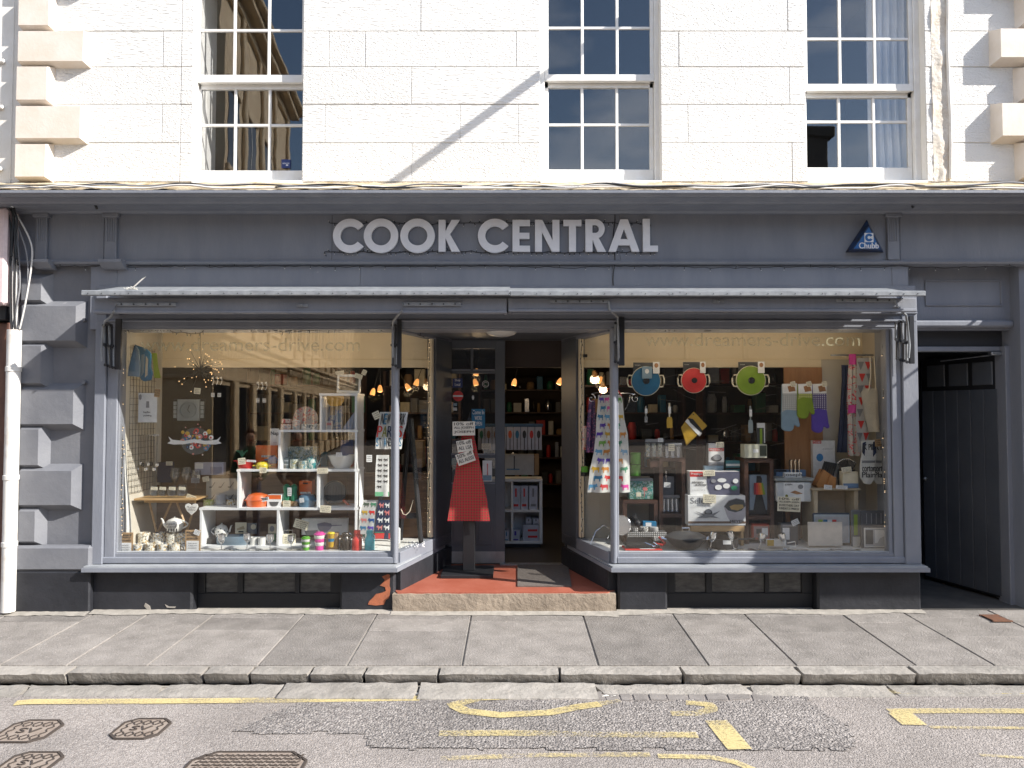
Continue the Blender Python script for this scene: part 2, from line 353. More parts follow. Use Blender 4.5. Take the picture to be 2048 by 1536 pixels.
# =================================================================== GROUND
PSL = 0.03
def asphalt(name, c1, c2, c3, scale, bump, bd):
    m = bpy.data.materials.new(name); m.use_nodes = True; nt = m.node_tree; L = nt.links; b = nt.nodes['Principled BSDF']
    b.inputs['Roughness'].default_value = .85
    g = nd(nt, 'ShaderNodeNewGeometry')
    v = nd(nt, 'ShaderNodeTexVoronoi'); v.inputs['Scale'].default_value = scale; v.inputs['Randomness'].default_value = 1
    n0 = nd(nt, 'ShaderNodeTexNoise'); n0.inputs['Scale'].default_value = scale*.6; n0.inputs['Detail'].default_value = 6
    vm = nd(nt, 'ShaderNodeMixRGB', blend_type='ADD'); vm.inputs[0].default_value = .02
    L.new(g.outputs['Position'], vm.inputs[1]); L.new(n0.outputs['Color'], vm.inputs[2]); L.new(vm.outputs[0], v.inputs[0]); L.new(g.outputs['Position'], n0.inputs[0])
    sep = nd(nt, 'ShaderNodeSeparateColor'); L.new(v.outputs['Color'], sep.inputs[0])
    r = nd(nt, 'ShaderNodeValToRGB'); e = r.color_ramp.elements; e[0].color = (*c1, 1); e[1].color = (*c3, 1); e.new(.5).color = (*c2, 1)
    L.new(sep.outputs[0], r.inputs[0])
    n1 = nd(nt, 'ShaderNodeTexNoise'); n1.inputs['Scale'].default_value = 1.3; n1.inputs['Detail'].default_value = 8; L.new(g.outputs['Position'], n1.inputs[0])
    mr = nd(nt, 'ShaderNodeMapRange'); mr.inputs[1].default_value = .3; mr.inputs[2].default_value = .7; mr.inputs[3].default_value = .82; mr.inputs[4].default_value = 1.15; L.new(n1.outputs[0], mr.inputs[0])
    sc = nd(nt, 'ShaderNodeVectorMath', operation='SCALE'); L.new(r.outputs[0], sc.inputs[0]); L.new(mr.outputs[0], sc.inputs['Scale']); L.new(sc.outputs[0], b.inputs['Base Color'])
    ad = nd(nt, 'ShaderNodeMath', operation='SUBTRACT'); L.new(n0.outputs[0], ad.inputs[0]); L.new(v.outputs['Distance'], ad.inputs[1])
    bp = nd(nt, 'ShaderNodeBump'); bp.inputs['Strength'].default_value = bump; bp.inputs['Distance'].default_value = bd
    L.new(ad.outputs[0], bp.inputs['Height']); L.new(bp.outputs[0], b.inputs['Normal'])
    MATS[name] = m; return m
M_ROAD = asphalt("worn_asphalt", (.20,.178,.164), (.275,.246,.227), (.345,.312,.29), 95, .8, .008)
M_CHIP = asphalt("coarse_chip_asphalt", (.14,.126,.12), (.24,.218,.204), (.34,.312,.293), 70, 1.0, .013)
M_SLAB = mat("sandstone_flagstone", (.178,.162,.147), .8, col2=(.295,.27,.248), nscale=5, ndetail=14, lo=.30, hi=.74, bump=1, bscale=75, bdist=.010, rand=.2, wear=(.36,.335,.31), wscale=48, wlo=.58, whi=.66)
M_KERB = mat("stone_kerb", (.23,.213,.19), .85, col2=(.33,.305,.275), nscale=8, ndetail=9, bump=1, bscale=28, bdist=.011, rand=.1, wear=(.29,.265,.235), wscale=16, wlo=.62, whi=.72)
M_MORT = mat("pale_mortar", (.36,.33,.29), .9, col2=(.26,.24,.21), nscale=12, bump=.8, bscale=50)
M_SAND = mat("worn_sandstone", (.34,.275,.21), .85, col2=(.23,.185,.14), nscale=5, ndetail=8, bump=1, bscale=22, bdist=.012, wear=(.18,.13,.09), wscale=7, wlo=.62, whi=.72)
M_REDP = mat("red_floor_paint", (.30,.075,.042), .6, col2=(.36,.11,.07), nscale=4, ndetail=8, bump=.3, bscale=30, wear=(.48,.24,.15), wscale=12, wlo=.66, whi=.76)
def rough_box(mb, x0, x1, y0, y1, z0, z1, seed=0, amp=.004, step=.04, mi=0, skew=0.0, sl=0.0, under=0.0):
    """a hewn stone: finely divided box with uneven faces; skew leans the ends, sl tilts the top along y"""
    nx = max(2, int((x1-x0)/step)); ny = max(2, int((y1-y0)/.045)); nz = 3
    bm = bmesh.new(); g = {}
    def P(i, j, k):
        key = (i, j, k)
        if key not in g:
            x = x0+(x1-x0)*i/nx; y = y0+(y1-y0)*j/ny; z = z0+(z1-z0)*k/nz
            if j == 0: y += under*(1-k/nz)+(abs(noise.noise(Vector((x*22, z*60, seed))))*.014 if under and k < nz else 0)
            ex = (i in (0, nx)) + (j in (0, ny)) + (k in (0, nz))
            n = noise.noise_vector(Vector((x*9+seed*3.7, y*9, z*9)))*amp + noise.noise_vector(Vector((x*30+seed, y*30, z*30)))*amp*.6
            if ex >= 2:
                c = Vector(((x0+x1)/2, (y0+y1)/2, (z0+z1)/2)); d = Vector((0 if 0 < i < nx else (1 if i == 0 else -1), 0 if 0 < j < ny else (1 if j == 0 else -1), 0 if 0 < k < nz else (1 if k == 0 else -1)))
                n = n*1.3 + d*amp*1.2
            g[key] = bm.verts.new((x+n.x+skew*(y-(y0+y1)/2), y+n.y, z+n.z+sl*(y-(y0+y1)/2)))
        return g[key]
    for i in range(nx):
        for j in range(ny):
            bm.faces.new([P(i,j,nz), P(i+1,j,nz), P(i+1,j+1,nz), P(i,j+1,nz)])
    for i in range(nx):
        for k in range(nz):
            bm.faces.new([P(i,0,k), P(i+1,0,k), P(i+1,0,k+1), P(i,0,k+1)]); bm.faces.new([P(i+1,ny,k), P(i,ny,k), P(i,ny,k+1), P(i+1,ny,k+1)])
    for j in range(ny):
        for k in range(nz):
            bm.faces.new([P(0,j+1,k), P(0,j,k), P(0,j,k+1), P(0,j+1,k+1)]); bm.faces.new([P(nx,j,k), P(nx,j+1,k), P(nx,j+1,k+1), P(nx,j,k+1)])
    bm.verts.ensure_lookup_table(); idx = {v: n for n, v in enumerate(bm.verts)}
    mb.add([tuple(v.co) for v in bm.verts], [tuple(idx[v] for v in f.verts) for f in bm.faces], mi, True); bm.free()
ZR = -0.125
ground = tag(MB().box(-120, 120, -120, 120, -1.2, -0.30).build("ground", M_ROAD), kind='structure')
# the road: one fine sheet near the kerb, with a slight camber
def road_pt(u, v):
    x = -14+28*u; y = -1.55-7.2*v
    return (x, y, ZR + .035*math.sin(min(1, v*1.0)*PI)*1.0 + noise.noise(Vector((x*.8, y*.8, 3)))*.004)
rm = MB().sheet(road_pt, 120, 40); road = tag(rm.build("road", M_ROAD, fix=False), kind='structure')
for p in road.data.polygons: pass
def road_z(x, y):
    v = (-1.55-y)/7.2; return ZR + .035*math.sin(min(1, max(0, v))*PI) + noise.noise(Vector((x*.8, y*.8, 3)))*.004
def RG(px, py):
    z = ZR
    for _ in range(5):
        p = G(px, py, z, 0); z = road_z(p.x, p.y)
    return p.x, p.y
tag(MB().box(-14, 14, -1.42, 0.9, -.30, -.128).build("pavement_bed", M_MORT), kind='structure')
tag(MB().box(-60, 60, -14, -8.75, -.30, -.02).build("far_pavement", M_SLAB), kind='structure')
pav = tag(MB().prism([(-1.26, -.127), (.0, -.127), (.0, -.010), (-1.26, -.010-.0378)], -14, 14, ax='x').build("pavement", M_MORT), kind='structure')
jx = [-7.2,-6.3,-5.55,-4.8,-4.15] + [(p-1024)*5.14/1500 for p in (15,147,307,524,699,926,1194,1411,1584,1819,1974)] + [4.0,4.7,5.5,6.3,7.2]
cross = {5:[-.62], 6:[-.40], 7:[-.52,-.22], 8:[], 9:[-.55,-.25], 10:[-.30], 11:[-.15], 12:[-.27], 13:[-.17,-.58], 14:[-.35], 15:[-.2,-.68]}
for i in range(len(jx)-1):
    ys = [-1.255] + sorted(cross.get(i, [random.uniform(-.8,-.3)])) + [0.0]
    for k in range(len(ys)-1):
        a, b = ys[k]+.004, ys[k+1]-.004; g = .0055
        mb = MB(); h = random.uniform(-.0018, .0018); tl = random.uniform(-.004, .004)
        x0, x1 = jx[i]+g, jx[i+1]-g
        mb.box(x0, x1, a, b, -.045, 0, c=.004)
        mb.v = [(x, y, z + PSL*y + h + tl*(x-(x0+x1)/2)) for x, y, z in mb.v]
        mb.build("paving_slab", M_SLAB, pav)
kerb = tag(MB().box(-14, 14, -1.39, -1.262, -.2, -.128).build("kerb", M_MORT), kind='structure')
kj = [-7.5,-6.2,-5.1,-4.1] + [(p-1024)*4.97/1500 for p in (-120,140,410,503,622,730,877,1119,1364,1598,1827,2090)] + [4.6,5.7,6.9]
for i in range(len(kj)-1):
    mb = MB(); rough_box(mb, kj[i]+.005, kj[i+1]-.005, -1.408+random.uniform(-.004,.004), -1.259, -.13, -.040+random.uniform(-.003,.003), i, .0045, sl=.03, skew=.0, under=.035)
    mb.build("kerb_stone", M_KERB, kerb)
gut = tag(MB().box(-14, 14, -1.62, -1.40, -.2, -.134).build("gutter", M_MORT), kind='structure')
gj = [-7,-5.6,-4.4,-3.45] + [(p-1024)*4.86/1500 for p in (60,330,567,838,1194,1497,1775,2110)] + [4.7,6]
for i in range(len(gj)-1):
    hi = .0 if i not in (5,6,7,8) else (.014 if i in (6,7) else .004)
    wd = -1.60 if i not in (6,7) else -1.655
    if i in (8,): wd = -1.575
    mb = MB(); rough_box(mb, gj[i]+.006, gj[i+1]-.006, wd+random.uniform(-.01,.01), -1.414, -.2, -.112+hi, i+30, .005, skew=random.uniform(-.35,.1) if i not in (6,7) else 0, sl=.05)
    mb.build("gutter_stone", M_KERB, gut)
# crumbled mortar and cracked tar along the raised gutter stones
mb = MB(); rr = random.Random(4)
for i in range(46):
    px = 835+i*9.2+rr.uniform(-3,3); x, y = RG(px, 1389+rr.uniform(-2,3) + (4 if px > 1080 else 0)); z = road_z(x, y)
    if px > 1230: continue
    mb.ball((x, y, z), rr.uniform(.010,.018), n=5, sc=(1.5, .7, .5))
tag(mb.build("mortar_crumbs", mat("white_mortar", (.62,.60,.55), .9, bump=1, bscale=60)), kind='stuff')
crk = thing("cracked_tar_strip", "strip of cracked grey tar below the raised gutter stones", "tar strip")
xs = [1178,1206,1236,1262,1294,1330,1372,1408,1452,1500,1545]
for a, b in zip(xs, xs[1:]):
    q = [RG(a+rr.uniform(1,4), 1386), RG(b-3, 1384+rr.uniform(0,2)), RG(b-rr.uniform(0,4)+4, 1400+rr.uniform(-2,2)), RG(a+8, 1401)]
    z = max(road_z(*p) for p in q); mb = MB(); mb.prism(q, z-.02, z+.003+rr.uniform(0,.003), ax='z'); mb.build("tar_lump", mat("old_tar", (.24,.22,.205), .8, col2=(.17,.155,.145), nscale=9, bump=.8, bscale=60), crk)
# coarse patch of the road surface, a sheet of its own
patch = [(470,1466),(560,1425),(600,1400),(830,1394),(1100,1397),(1190,1404),(1500,1403),(1600,1392),(1650,1420),(1700,1455),(1722,1490),(1640,1502),(1100,1500),(742,1498),(738,1470)]
PP = [RG(*p) for p in patch]
def in_poly(x, y, P):
    c = False
    for i in range(len(P)):
        (x1, y1), (x2, y2) = P[i], P[i-1]
        if (y1 > y) != (y2 > y) and x < (x2-x1)*(y-y1)/(y2-y1)+x1: c = not c
    return c
bm = bmesh.new(); res = .03; gv = {}
def gvt(i, j):
    if (i, j) not in gv:
        x, y = i*res, j*res
        gv[(i, j)] = bm.verts.new((x+noise.noise(Vector((x*20, y*20, 1)))*.012, y+noise.noise(Vector((x*20, y*20, 5)))*.012, road_z(x, y)+.004+abs(noise.noise(Vector((x*25, y*25, 9))))*.004))
    return gv[(i, j)]
x0 = min(p[0] for p in PP); x1 = max(p[0] for p in PP); y0 = min(p[1] for p in PP); y1 = max(p[1] for p in PP)
for i in range(int(x0/res)-1, int(x1/res)+1):
    for j in range(int(y0/res)-1, int(y1/res)+1):
        jx_, jy_ = (i+.5)*res, (j+.5)*res
        if in_poly(jx_+noise.noise(Vector((jx_*6, jy_*6, 2)))*.06, jy_+noise.noise(Vector((jx_*6, jy_*6, 7)))*.05, PP): bm.faces.new([gvt(i, j), gvt(i+1, j), gvt(i+1, j+1), gvt(i, j+1)])
me = bpy.data.meshes.new("road_patch"); bm.to_mesh(me); bm.free(); me.materials.append(M_CHIP)
tag(link(bpy.data.objects.new("road_patch", me)), kind='structure')
# worn yellow paint
def paint_mat(name, thr, sc=38):
    m = bpy.data.materials.new(name); m.use_nodes = True; nt = m.node_tree; L = nt.links; b = nt.nodes['Principled BSDF']; o = nt.nodes['Material Output']
    b.inputs['Base Color'].default_value = (.60, .49, .23, 1); b.inputs['Roughness'].default_value = .75
    g = nd(nt, 'ShaderNodeNewGeometry'); n = nd(nt, 'ShaderNodeTexNoise'); n.inputs['Scale'].default_value = sc*1.6; n.inputs['Detail'].default_value = 9; n.inputs['Roughness'].default_value = .8
    n2 = nd(nt, 'ShaderNodeTexNoise'); n2.inputs['Scale'].default_value = 3; L.new(g.outputs['Position'], n2.inputs[0])
    av = nd(nt, 'ShaderNodeMath', operation='MULTIPLY_ADD'); av.inputs[1].default_value = .45; L.new(n2.outputs[0], av.inputs[0]); L.new(n.outputs[0], av.inputs[2])
    L.new(g.outputs['Position'], n.inputs[0]); r = nd(nt, 'ShaderNodeMapRange'); r.inputs[1].default_value = thr+.14; r.inputs[2].default_value = thr+.34; r.inputs[4].default_value = .88; L.new(av.outputs[0], r.inputs[0])
    t = nd(nt, 'ShaderNodeBsdfTransparent'); mx = nd(nt, 'ShaderNodeMixShader'); L.new(r.outputs[0], mx.inputs[0]); L.new(t.outputs[0], mx.inputs[1]); L.new(b.outputs[0], mx.inputs[2]); L.new(mx.outputs[0], o.inputs[0])
    bp = nd(nt, 'ShaderNodeBump'); bp.inputs['Strength'].default_value = .6; bp.inputs['Distance'].default_value = .006; L.new(n.outputs[0], bp.inputs['Height']); L.new(bp.outputs[0], b.inputs['Normal'])
    return m
YP = paint_mat("worn_yellow_paint", .45); YW = paint_mat("very_worn_yellow_paint", .53)
def stroke(name, pts, wpx, mt, dz=.010):       # a painted stroke, given by the middle line and its width up the picture
    mb = MB(); top = []; bot = []
    for i, p in enumerate(pts):
        w = wpx[i] if isinstance(wpx, list) else wpx
        x, y = RG(p[0], p[1])
        a = Vector(RG(*pts[max(0, i-1)])); b = Vector(RG(*pts[min(len(pts)-1, i+1)])); t = (b-a).normalized(); n = Vector((-t.y, t.x))*w/2
        top.append((x+n.x, y+n.y)); bot.append((x-n.x, y-n.y))
    v = [(x, y, road_z(x, y)+dz) for x, y in top] + [(x, y, road_z(x, y)+dz) for x, y in bot]; k = len(pts)
    mb.add(v, [(i, i+1, i+1+k, i+k) for i in range(k-1)])
    return tag(mb.build(name, mt), kind='structure')
def dense(p, n=8):
    out = []
    for a, b in zip(p, p[1:]):
        for i in range(n): out.append((a[0]+(b[0]-a[0])*i/n, a[1]+(b[1]-a[1])*i/n))
    return out+[p[-1]]
stroke("kerb_line_marking", dense([(30,1408),(60,1405),(300,1404),(560,1402),(840,1398)]), .085, YP, .006)
stroke("kerb_line_marking", dense([(860,1391),(1010,1393),(1110,1397)]), .03, YW, .010)
stroke("kerb_line_marking", dense([(1560,1383),(1800,1385),(2140,1386)]), .075, YW, .008)
stroke("road_letter_marking", dense([(1036,1396),(960,1399),(906,1412),(930,1425),(1000,1433),(1100,1428),(1160,1416),(1200,1411)], 5), .085, YP)
stroke("road_letter_marking", dense([(1146,1417),(1200,1410),(1240,1404)]), .06, YW)
stroke("road_letter_marking", dense([(1372,1408),(1420,1412),(1424,1422),(1390,1430),(1342,1430)], 5), .075, YP)
stroke("road_letter_marking", dense([(878,1470),(1010,1469),(1200,1472),(1395,1473)]), .075, YW)
stroke("road_letter_marking", dense([(1432,1444),(1455,1472),(1480,1502)]), .13, YP)
stroke("road_letter_marking", dense([(880,1519),(1080,1512),(1300,1511)]), .05, YW, .006)
stroke("road_letter_marking", dense([(1316,1514),(1420,1516),(1470,1526),(1508,1542)]), .05, YP, .006)
stroke("road_letter_marking", dense([(1778,1424),(1900,1423),(2100,1424)]), .075, YP, .006)
stroke("road_letter_marking", dense([(1800,1428),(1830,1452)]), .14, YP, .007)
stroke("road_letter_marking", dense([(1860,1456),(2060,1458)]), .035, YW, .006)
stroke("road_letter_marking", dense([(1960,1512),(2060,1518)]), .03, YW, .006)

# covers let into the road
M_IRON = mat("rusty_cast_iron", (.24,.19,.155), .6, .0, col2=(.31,.26,.22), nscale=12, ndetail=7, bump=.6, bscale=60)
M_IROND = mat("dark_iron_gap", (.055,.043,.036), .7)
def cover(px0, px1, pyt, pyb, label, txt=None, big=False, grid=(9,4)):
    xa, ya = RG(px0, pyt); xb, _ = RG(px1, pyt); _, yb = RG(px0, pyb)
    x0, x1, y0, y1 = xa, xb, yb, ya; zc = road_z((x0+x1)/2, (y0+y1)/2)+.005; c = min(x1-x0, y1-y0)*.2
    t = thing("manhole_cover", label, "manhole cover", ((x0+x1)/2, (y0+y1)/2, zc)); hx, hy = (x1-x0)/2, (y1-y0)/2
    def octo(k): return [(-hx+k+c,-hy+k),(hx-k-c,-hy+k),(hx-k,-hy+k+c),(hx-k,hy-k-c),(hx-k-c,hy-k),(-hx+k+c,hy-k),(-hx+k,hy-k-c),(-hx+k,-hy+k+c)]
    MB().prism(octo(.012), -.02, .0015, ax='z').build("plate", M_IRON, t)
    a, b = octo(0), octo(.010); mb = MB()
    for i in range(8):
        j = (i+1) % 8; mb.prism([a[i], a[j], b[j], b[i]], -.02, .006, ax='z')
    mb.build("frame", M_IROND, t)
    mb = MB(); nx, ny = grid
    for i in range(nx):
        for j in range(ny):
            x = -hx+.03+(2*hx-.06)*(i+.5)/nx; y = -hy+.03+(2*hy-.06)*(j+.5)/ny
            if txt and abs(y) < hy*.3 and abs(x) < hx*.5 and not big: continue
            if big and (i+j) % 2 == 0:
                mb.prism([(x-.016,y-.008),(x+.010,y-.008),(x+.018,y+.003),(x+.006,y+.010),(x+.002,y+.002),(x-.016,y+.003)], 0, .006, ax='z')
            else:
                d = .009 if (i+j) % 2 else -.009
                mb.prism([(x-.012,y-d-.003),(x-.004,y-d-.003),(x+.012,y+d+.003),(x+.004,y+d+.003)] if d > 0 else [(x-.012,y-d+.003),(x-.004,y-d+.003),(x+.012,y+d-.003),(x+.004,y+d-.003)], 0, .006, ax='z')
    tag(mb.build("tread_pattern", M_IROND, t), kind='stuff')
    if txt:
        V, Fc, tx0, tx1, ty0, ty1 = text_data(txt, 1.0); m2 = MB()
        m2.add([(-(u[0]-(tx0+tx1)/2)/(tx1-tx0)*hx*-.8, (u[1]-(ty0+ty1)/2)/(ty1-ty0)*hy*.42, .004+u[2]*.003) for u in V], Fc); m2.build("lettering", M_IROND, t)
cover(40, 140, 1443, 1487, "small iron cover at the left edge of the road, farther one of two", "SV", grid=(8,7))
cover(258, 352, 1440, 1480, "small iron cover alone to the right of the two left edge covers", "SV", grid=(8,7))
cover(40, 140, 1507, 1552, "small iron cover at the bottom left corner, nearest the camera", "SV", grid=(8,7))
cover(398, 625, 1507, 1600, "large iron cover with wavy tread at the bottom of the road", None, True, grid=(19,12))
# uneven cement strip where the paving meets the building
def cem(u, v):
    x = XL_+(XR_-XL_)*u; w = .085+.05*noise.noise(Vector((x*1.7, 0, 4)))+.02*noise.noise(Vector((x*9, 0, 8))); y = .0-w*v-YC_
    return (x, y, PSL*y+.004+.012*(1-v)+.003*noise.noise(Vector((x*18, y*18, 2))))
for XL_, XR_, YC_, nm in ((-4.4,W(180,1220,-.1).x,.10,0),(W(180,1220,-.1).x,W(783,1200,-.09).x,.044,0),(W(783,1200,-.09).x,W(1234,1200,-.09).x,.088,1),(W(1234,1200,-.09).x,W(1843,1200,-.04).x,.044,0)):
    tag(MB().sheet(cem, 160, 4).build("cement_strip", M_MORT, fix=False), kind='structure')
# vent grille in the paving by the passage
p0, p1 = G(1962,1232,0,PSL), G(2022,1245,0,PSL)
t = thing("pavement_vent", "small rusty square grille let into the paving by the passage", "vent grille", ((p0.x+p1.x)/2, (p0.y+p1.y)/2, PSL*(p0.y+p1.y)/2+.004))
hx, hy = abs(p1.x-p0.x)/2, max(abs(p1.y-p0.y)/2, .07); RUST = mat("rusty_grille", (.19,.085,.045), .7, col2=(.12,.06,.04), nscale=20)
MB().box(-hx,hx,-hy,hy,-.01,.001).build("backing", M_IROND, t)
for i in range(9):
    x = -hx+2*hx*(i+.5)/9; MB().box(x-.007,x+.007,-hy,hy,.002,.008).build("bar", RUST, t)
for s in (-1,1): MB().box(-hx-.012,hx+.012,s*hy-.008,s*hy+.008,.0,.0095).build("rim", RUST, t)

# =================================================================== THE SHOP BUILDING
B = thing("shop_building", "white painted stone building with a slate grey shopfront on its ground floor", "building", (0,0,0))
ZU = W(1024, 378, -.5).z            # lip of the cornice
ZW = W(1024, 364, 0).z              # foot of the upper stone wall
XL, XRR = W(36, 200, 0).x, 7.5
WINS = [(386,606),(1080,1322),(1611,1851)]
OP = [(rect(a,0,b,362,0)[0], rect(a,0,b,362,0)[1]) for a, b in WINS]
zs = W(1024, 362, 0).z; ZT = 7.6; ztop = zs+1.98
# backing wall with openings
mb = MB(); xs = [XL-.05]+[v for o in OP for v in o]+[XRR]
for i in range(0, len(xs), 2): mb.box(xs[i], xs[i+1], .0065, .5, ZW-.3, ZT)
mb.build("upper_wall", M_REND, B)
mb = MB()
for a, b in OP: mb.box(a, b, .014, .5, ztop, ZT); mb.box(a, b, .10, .5, ZW-.3, zs+.004)
mb.build("wall_above_window", M_REND, B)
# ashlar courses
hz = [W(1024, y, 0).z for y in (364,286,209,134,62.5,-11,-85,-160,-235,-310)]
vj = [  # vertical joints for each course in the three bays (photo columns)
 {0:[362], 1:[824], 2:[1582,1612]}, {0:[325,362], 1:[650,920,1036,1078], 2:[1375]}, {0:[362], 1:[823,1078], 2:[1579]},
 {0:[325,362], 1:[657,730,1032,1078], 2:[1358]}, {0:[362], 1:[841,1078], 2:[1577]}, {0:[300], 1:[690,990], 2:[1420]}, {0:[362], 1:[840], 2:[1500]}, {0:[325], 1:[700,950], 2:[1400]}, {0:[300], 1:[800], 2:[1550]}]
bays = [(100, 386, 0), (606, 1080, 1), (1322, 1611, 2), (1851, 2120, 3)]
for k in range(9):
    za, zb = hz[k], hz[k+1]
    for a, b, n in bays:
        js = [a] + [j for j in vj[k].get(n, []) if a+4 < j < b-4] + [b]
        if n == 3: js = [a, 1893+ (k % 2)*3, 2120]
        if n == 0: js[0] = 40
        for i in range(len(js)-1):
            x0, x1 = W(js[i], 180, 0).x, W(js[i+1], 180, 0).x
            if i > 0: x0 += .0021
            if i < len(js)-2: x1 -= .0021
            f = random.uniform(0, .005); mb = MB().box(x0, x1, -f, .0062, za+.0021, zb-.0021, c=.004)
            mb.build("stone_block", M_STONE, B)
# cracked damp strip right of the third window
mb = MB()
def dmg(u, v):
    x = W(1862+30*u, 100, 0).x; z = ZW + (ZT-ZW)*v
    return (x, -.006-.018*max(0, noise.noise(Vector((x*14, 0, z*5))))*(1.5-v)-.006*noise.noise(Vector((x*40, 1, z*40))), z)
mb.sheet(dmg, 8, 160, .03); mb.build("patched_render", mat("patched_render_paint", (.74,.69,.62), .8, col2=(.60,.52,.42), nscale=6, ndetail=9, wear=(.09,.085,.09), wscale=5, wlo=.68, whi=.70, bump=1, bscale=22, bdist=.01), B)
mb = MB(); pth = [(W(1896, 190, 0).x + .006*math.sin(z*5), -.018, z) for z in [ZW+.02+i*.15 for i in range(28)]]
mb.tube(pth, .014, 8); one(mb, "wall_cable", M_REND, "white painted cable running up the wall right of the curtained window", "cable")
# quoins: left column, right column
def quoin(px0, py0, px1, py1, y, side, mt, ch=.045, parent=B, name="quoin_block"):
    x0, x1, z0, z1 = rect(px0, py0, px1, py1, y)       # the face; splayed edges run back to the wall
    b = 0.0
    L_ = ch if side in ('l', 'b') else 0; R_ = ch if side in ('r', 'b') else 0
    v = [(x0,y,z0),(x1,y,z0),(x1,y,z1),(x0,y,z1),(x0-L_,b,z0-ch),(x1+R_,b,z0-ch),(x1+R_,b,z1+ch),(x0-L_,b,z1+ch)]
    v = [(a, q+(.0), c) for a, q, c in v]
    return MB().add(v, [(0,1,2,3),(4,5,1,0),(5,6,2,1),(6,7,3,2),(7,4,0,3),(7,6,5,4)]).build(name, mt, parent)
qp = -.085
for (a, b, c, d) in [(36,62,166,122),(33,133,93,199),(31,212,160,276),(30,288,90,353),(37,-10,97,50),(38,-92,170,-30),(38,-160,100,-104),(38,-235,172,-172)]:
    quoin(a, b, c, d, qp, 'r', M_QUOIN, .028)
for (a, b, c, d) in [(2002,57,2140,114),(2005,206,2144,271),(2052,134,2146,192),(2054,-20,2146,40),(2003,-92,2144,-30),(2054,285,2150,350)]:
    quoin(a, b, c, d, -.115, 'l', M_QUOIN, .034)

# sash windows
def sash_window(a, b, vb, hb, rail, sillpy, label, tilt, wob):
    yo, yi = .095, .135
    x0, x1 = W(a, 200, yo).x, W(b, 200, yo).x
    def part(name, mb, mt, par): return mb.build(name, mt, par)
    fr = MB(); o0, o1 = OP[WI]
    fr.box(o0-.002, x0-.035, .085, .19, zs, ztop, c=.004); fr.box(x1+.035, o1+.002, .085, .19, zs, ztop, c=.004); fr.box(o0, o1, .085, .19, ztop-.05, ztop+.002, c=.004)
    frame = fr.build("sash_window", M_WHITEW, B)
    zmt, zmb = W(1024, rail[0], yo).z, W(1024, rail[1], yo).z; zb = W(1024, sillpy, yo).z
    us = MB(); us.box(x0-.034, x0, yo, yo+.036, zmb, ztop-.05, c=.004); us.box(x1, x1+.034, yo, yo+.036, zmb, ztop-.05, c=.004); us.box(x0-.034, x1+.034, yo-.006, yo+.036, zmb, zmt, c=.005)
    us.build("upper_sash", M_WHITEW, frame)
    ls = MB(); zr1 = W(1024, rail[1]+8, yi).z; zbt = W(1024, hb[-1], yi).z
    ls.box(x0-.034, x0+.002, yi, yi+.036, zs, zmb+.02, c=.004); ls.box(x1-.002, x1+.034, yi, yi+.036, zs, zmb+.02, c=.004)
    ls.box(x0-.034, x1+.034, yi-.004, yi+.036, zs-.02, zbt, c=.006); ls.box(x0-.034, x1+.034, yi, yi+.036, zr1-.02, zr1+.02)
    ls.build("lower_sash", M_WHITEW, frame)
    MB().box(o0-.0, o1+.0, -.012, .135, zs-.045, zs+.003, c=.006).build("window_sill", M_WHITEW, frame)
    # glazing bars and panes
    vx = [W(v, 200, yo).x for v in vb]; hw = .0125
    zu = [zmt] + [W(1024, h, yo).z for h in reversed([h for h in hb if h < rail[0]])] + [ztop-.05]
    zl = [zbt] + [W(1024, h, yi).z for h in reversed([h for h in hb[:-1] if h > rail[1]])] + [zr1-.02]
    for (zz, y) in ((zu, yo+.006), (zl, yi+.006)):
        for x in vx: MB().box(x-hw, x+hw, y, y+.022, zz[0]-.002, zz[-1]+.002, c=.004).build("glazing_bar", M_WHITEW, frame)
        for z in zz[1:-1]: MB().box(x0, x1, y+.001, y+.021, z-hw, z+hw, c=.004).build("glazing_bar", M_WHITEW, frame)
        xe = [x0-.004]+vx+[x1+.004]
        for i in range(3):
            for j in range(len(zz)-1):
                cx, cz = (xe[i]+xe[i+1])/2, (zz[j]+zz[j+1])/2; hx, hz_ = (xe[i+1]-xe[i])/2, (zz[j+1]-zz[j])/2+.004
                p = MB().box(-hx, hx, -.0015, .0015, -hz_, hz_).build("pane", GL_UP, frame)
                p.location = (cx, y+.011, cz); p.rotation_euler = (random.gauss(tilt[0], .0022), 0, random.gauss(tilt[1], .0022))
    return frame, zu, zl, vx, x0, x1
GL_UP = glass("old_window_glass", .035, (.9,.91,.92), 0, wob=.0005, wscale=3.0)
zup = [60,-32,-124]
WI = 0; fr1 = sash_window(398, 603, [467,536], [-120,-32,60,250,341], (150,166), 360, "", (0,0), 1)
WI = 1; fr2 = sash_window(1097, 1301, [1165,1235], [-120,-36,55,249,339], (149,163), 358, "", (0,0), 1)
WI = 2; fr3 = sash_window(1616, 1820, [1682,1752], [-120,-15,77,243,335], (168,183), 357, "", (0,0), 1)
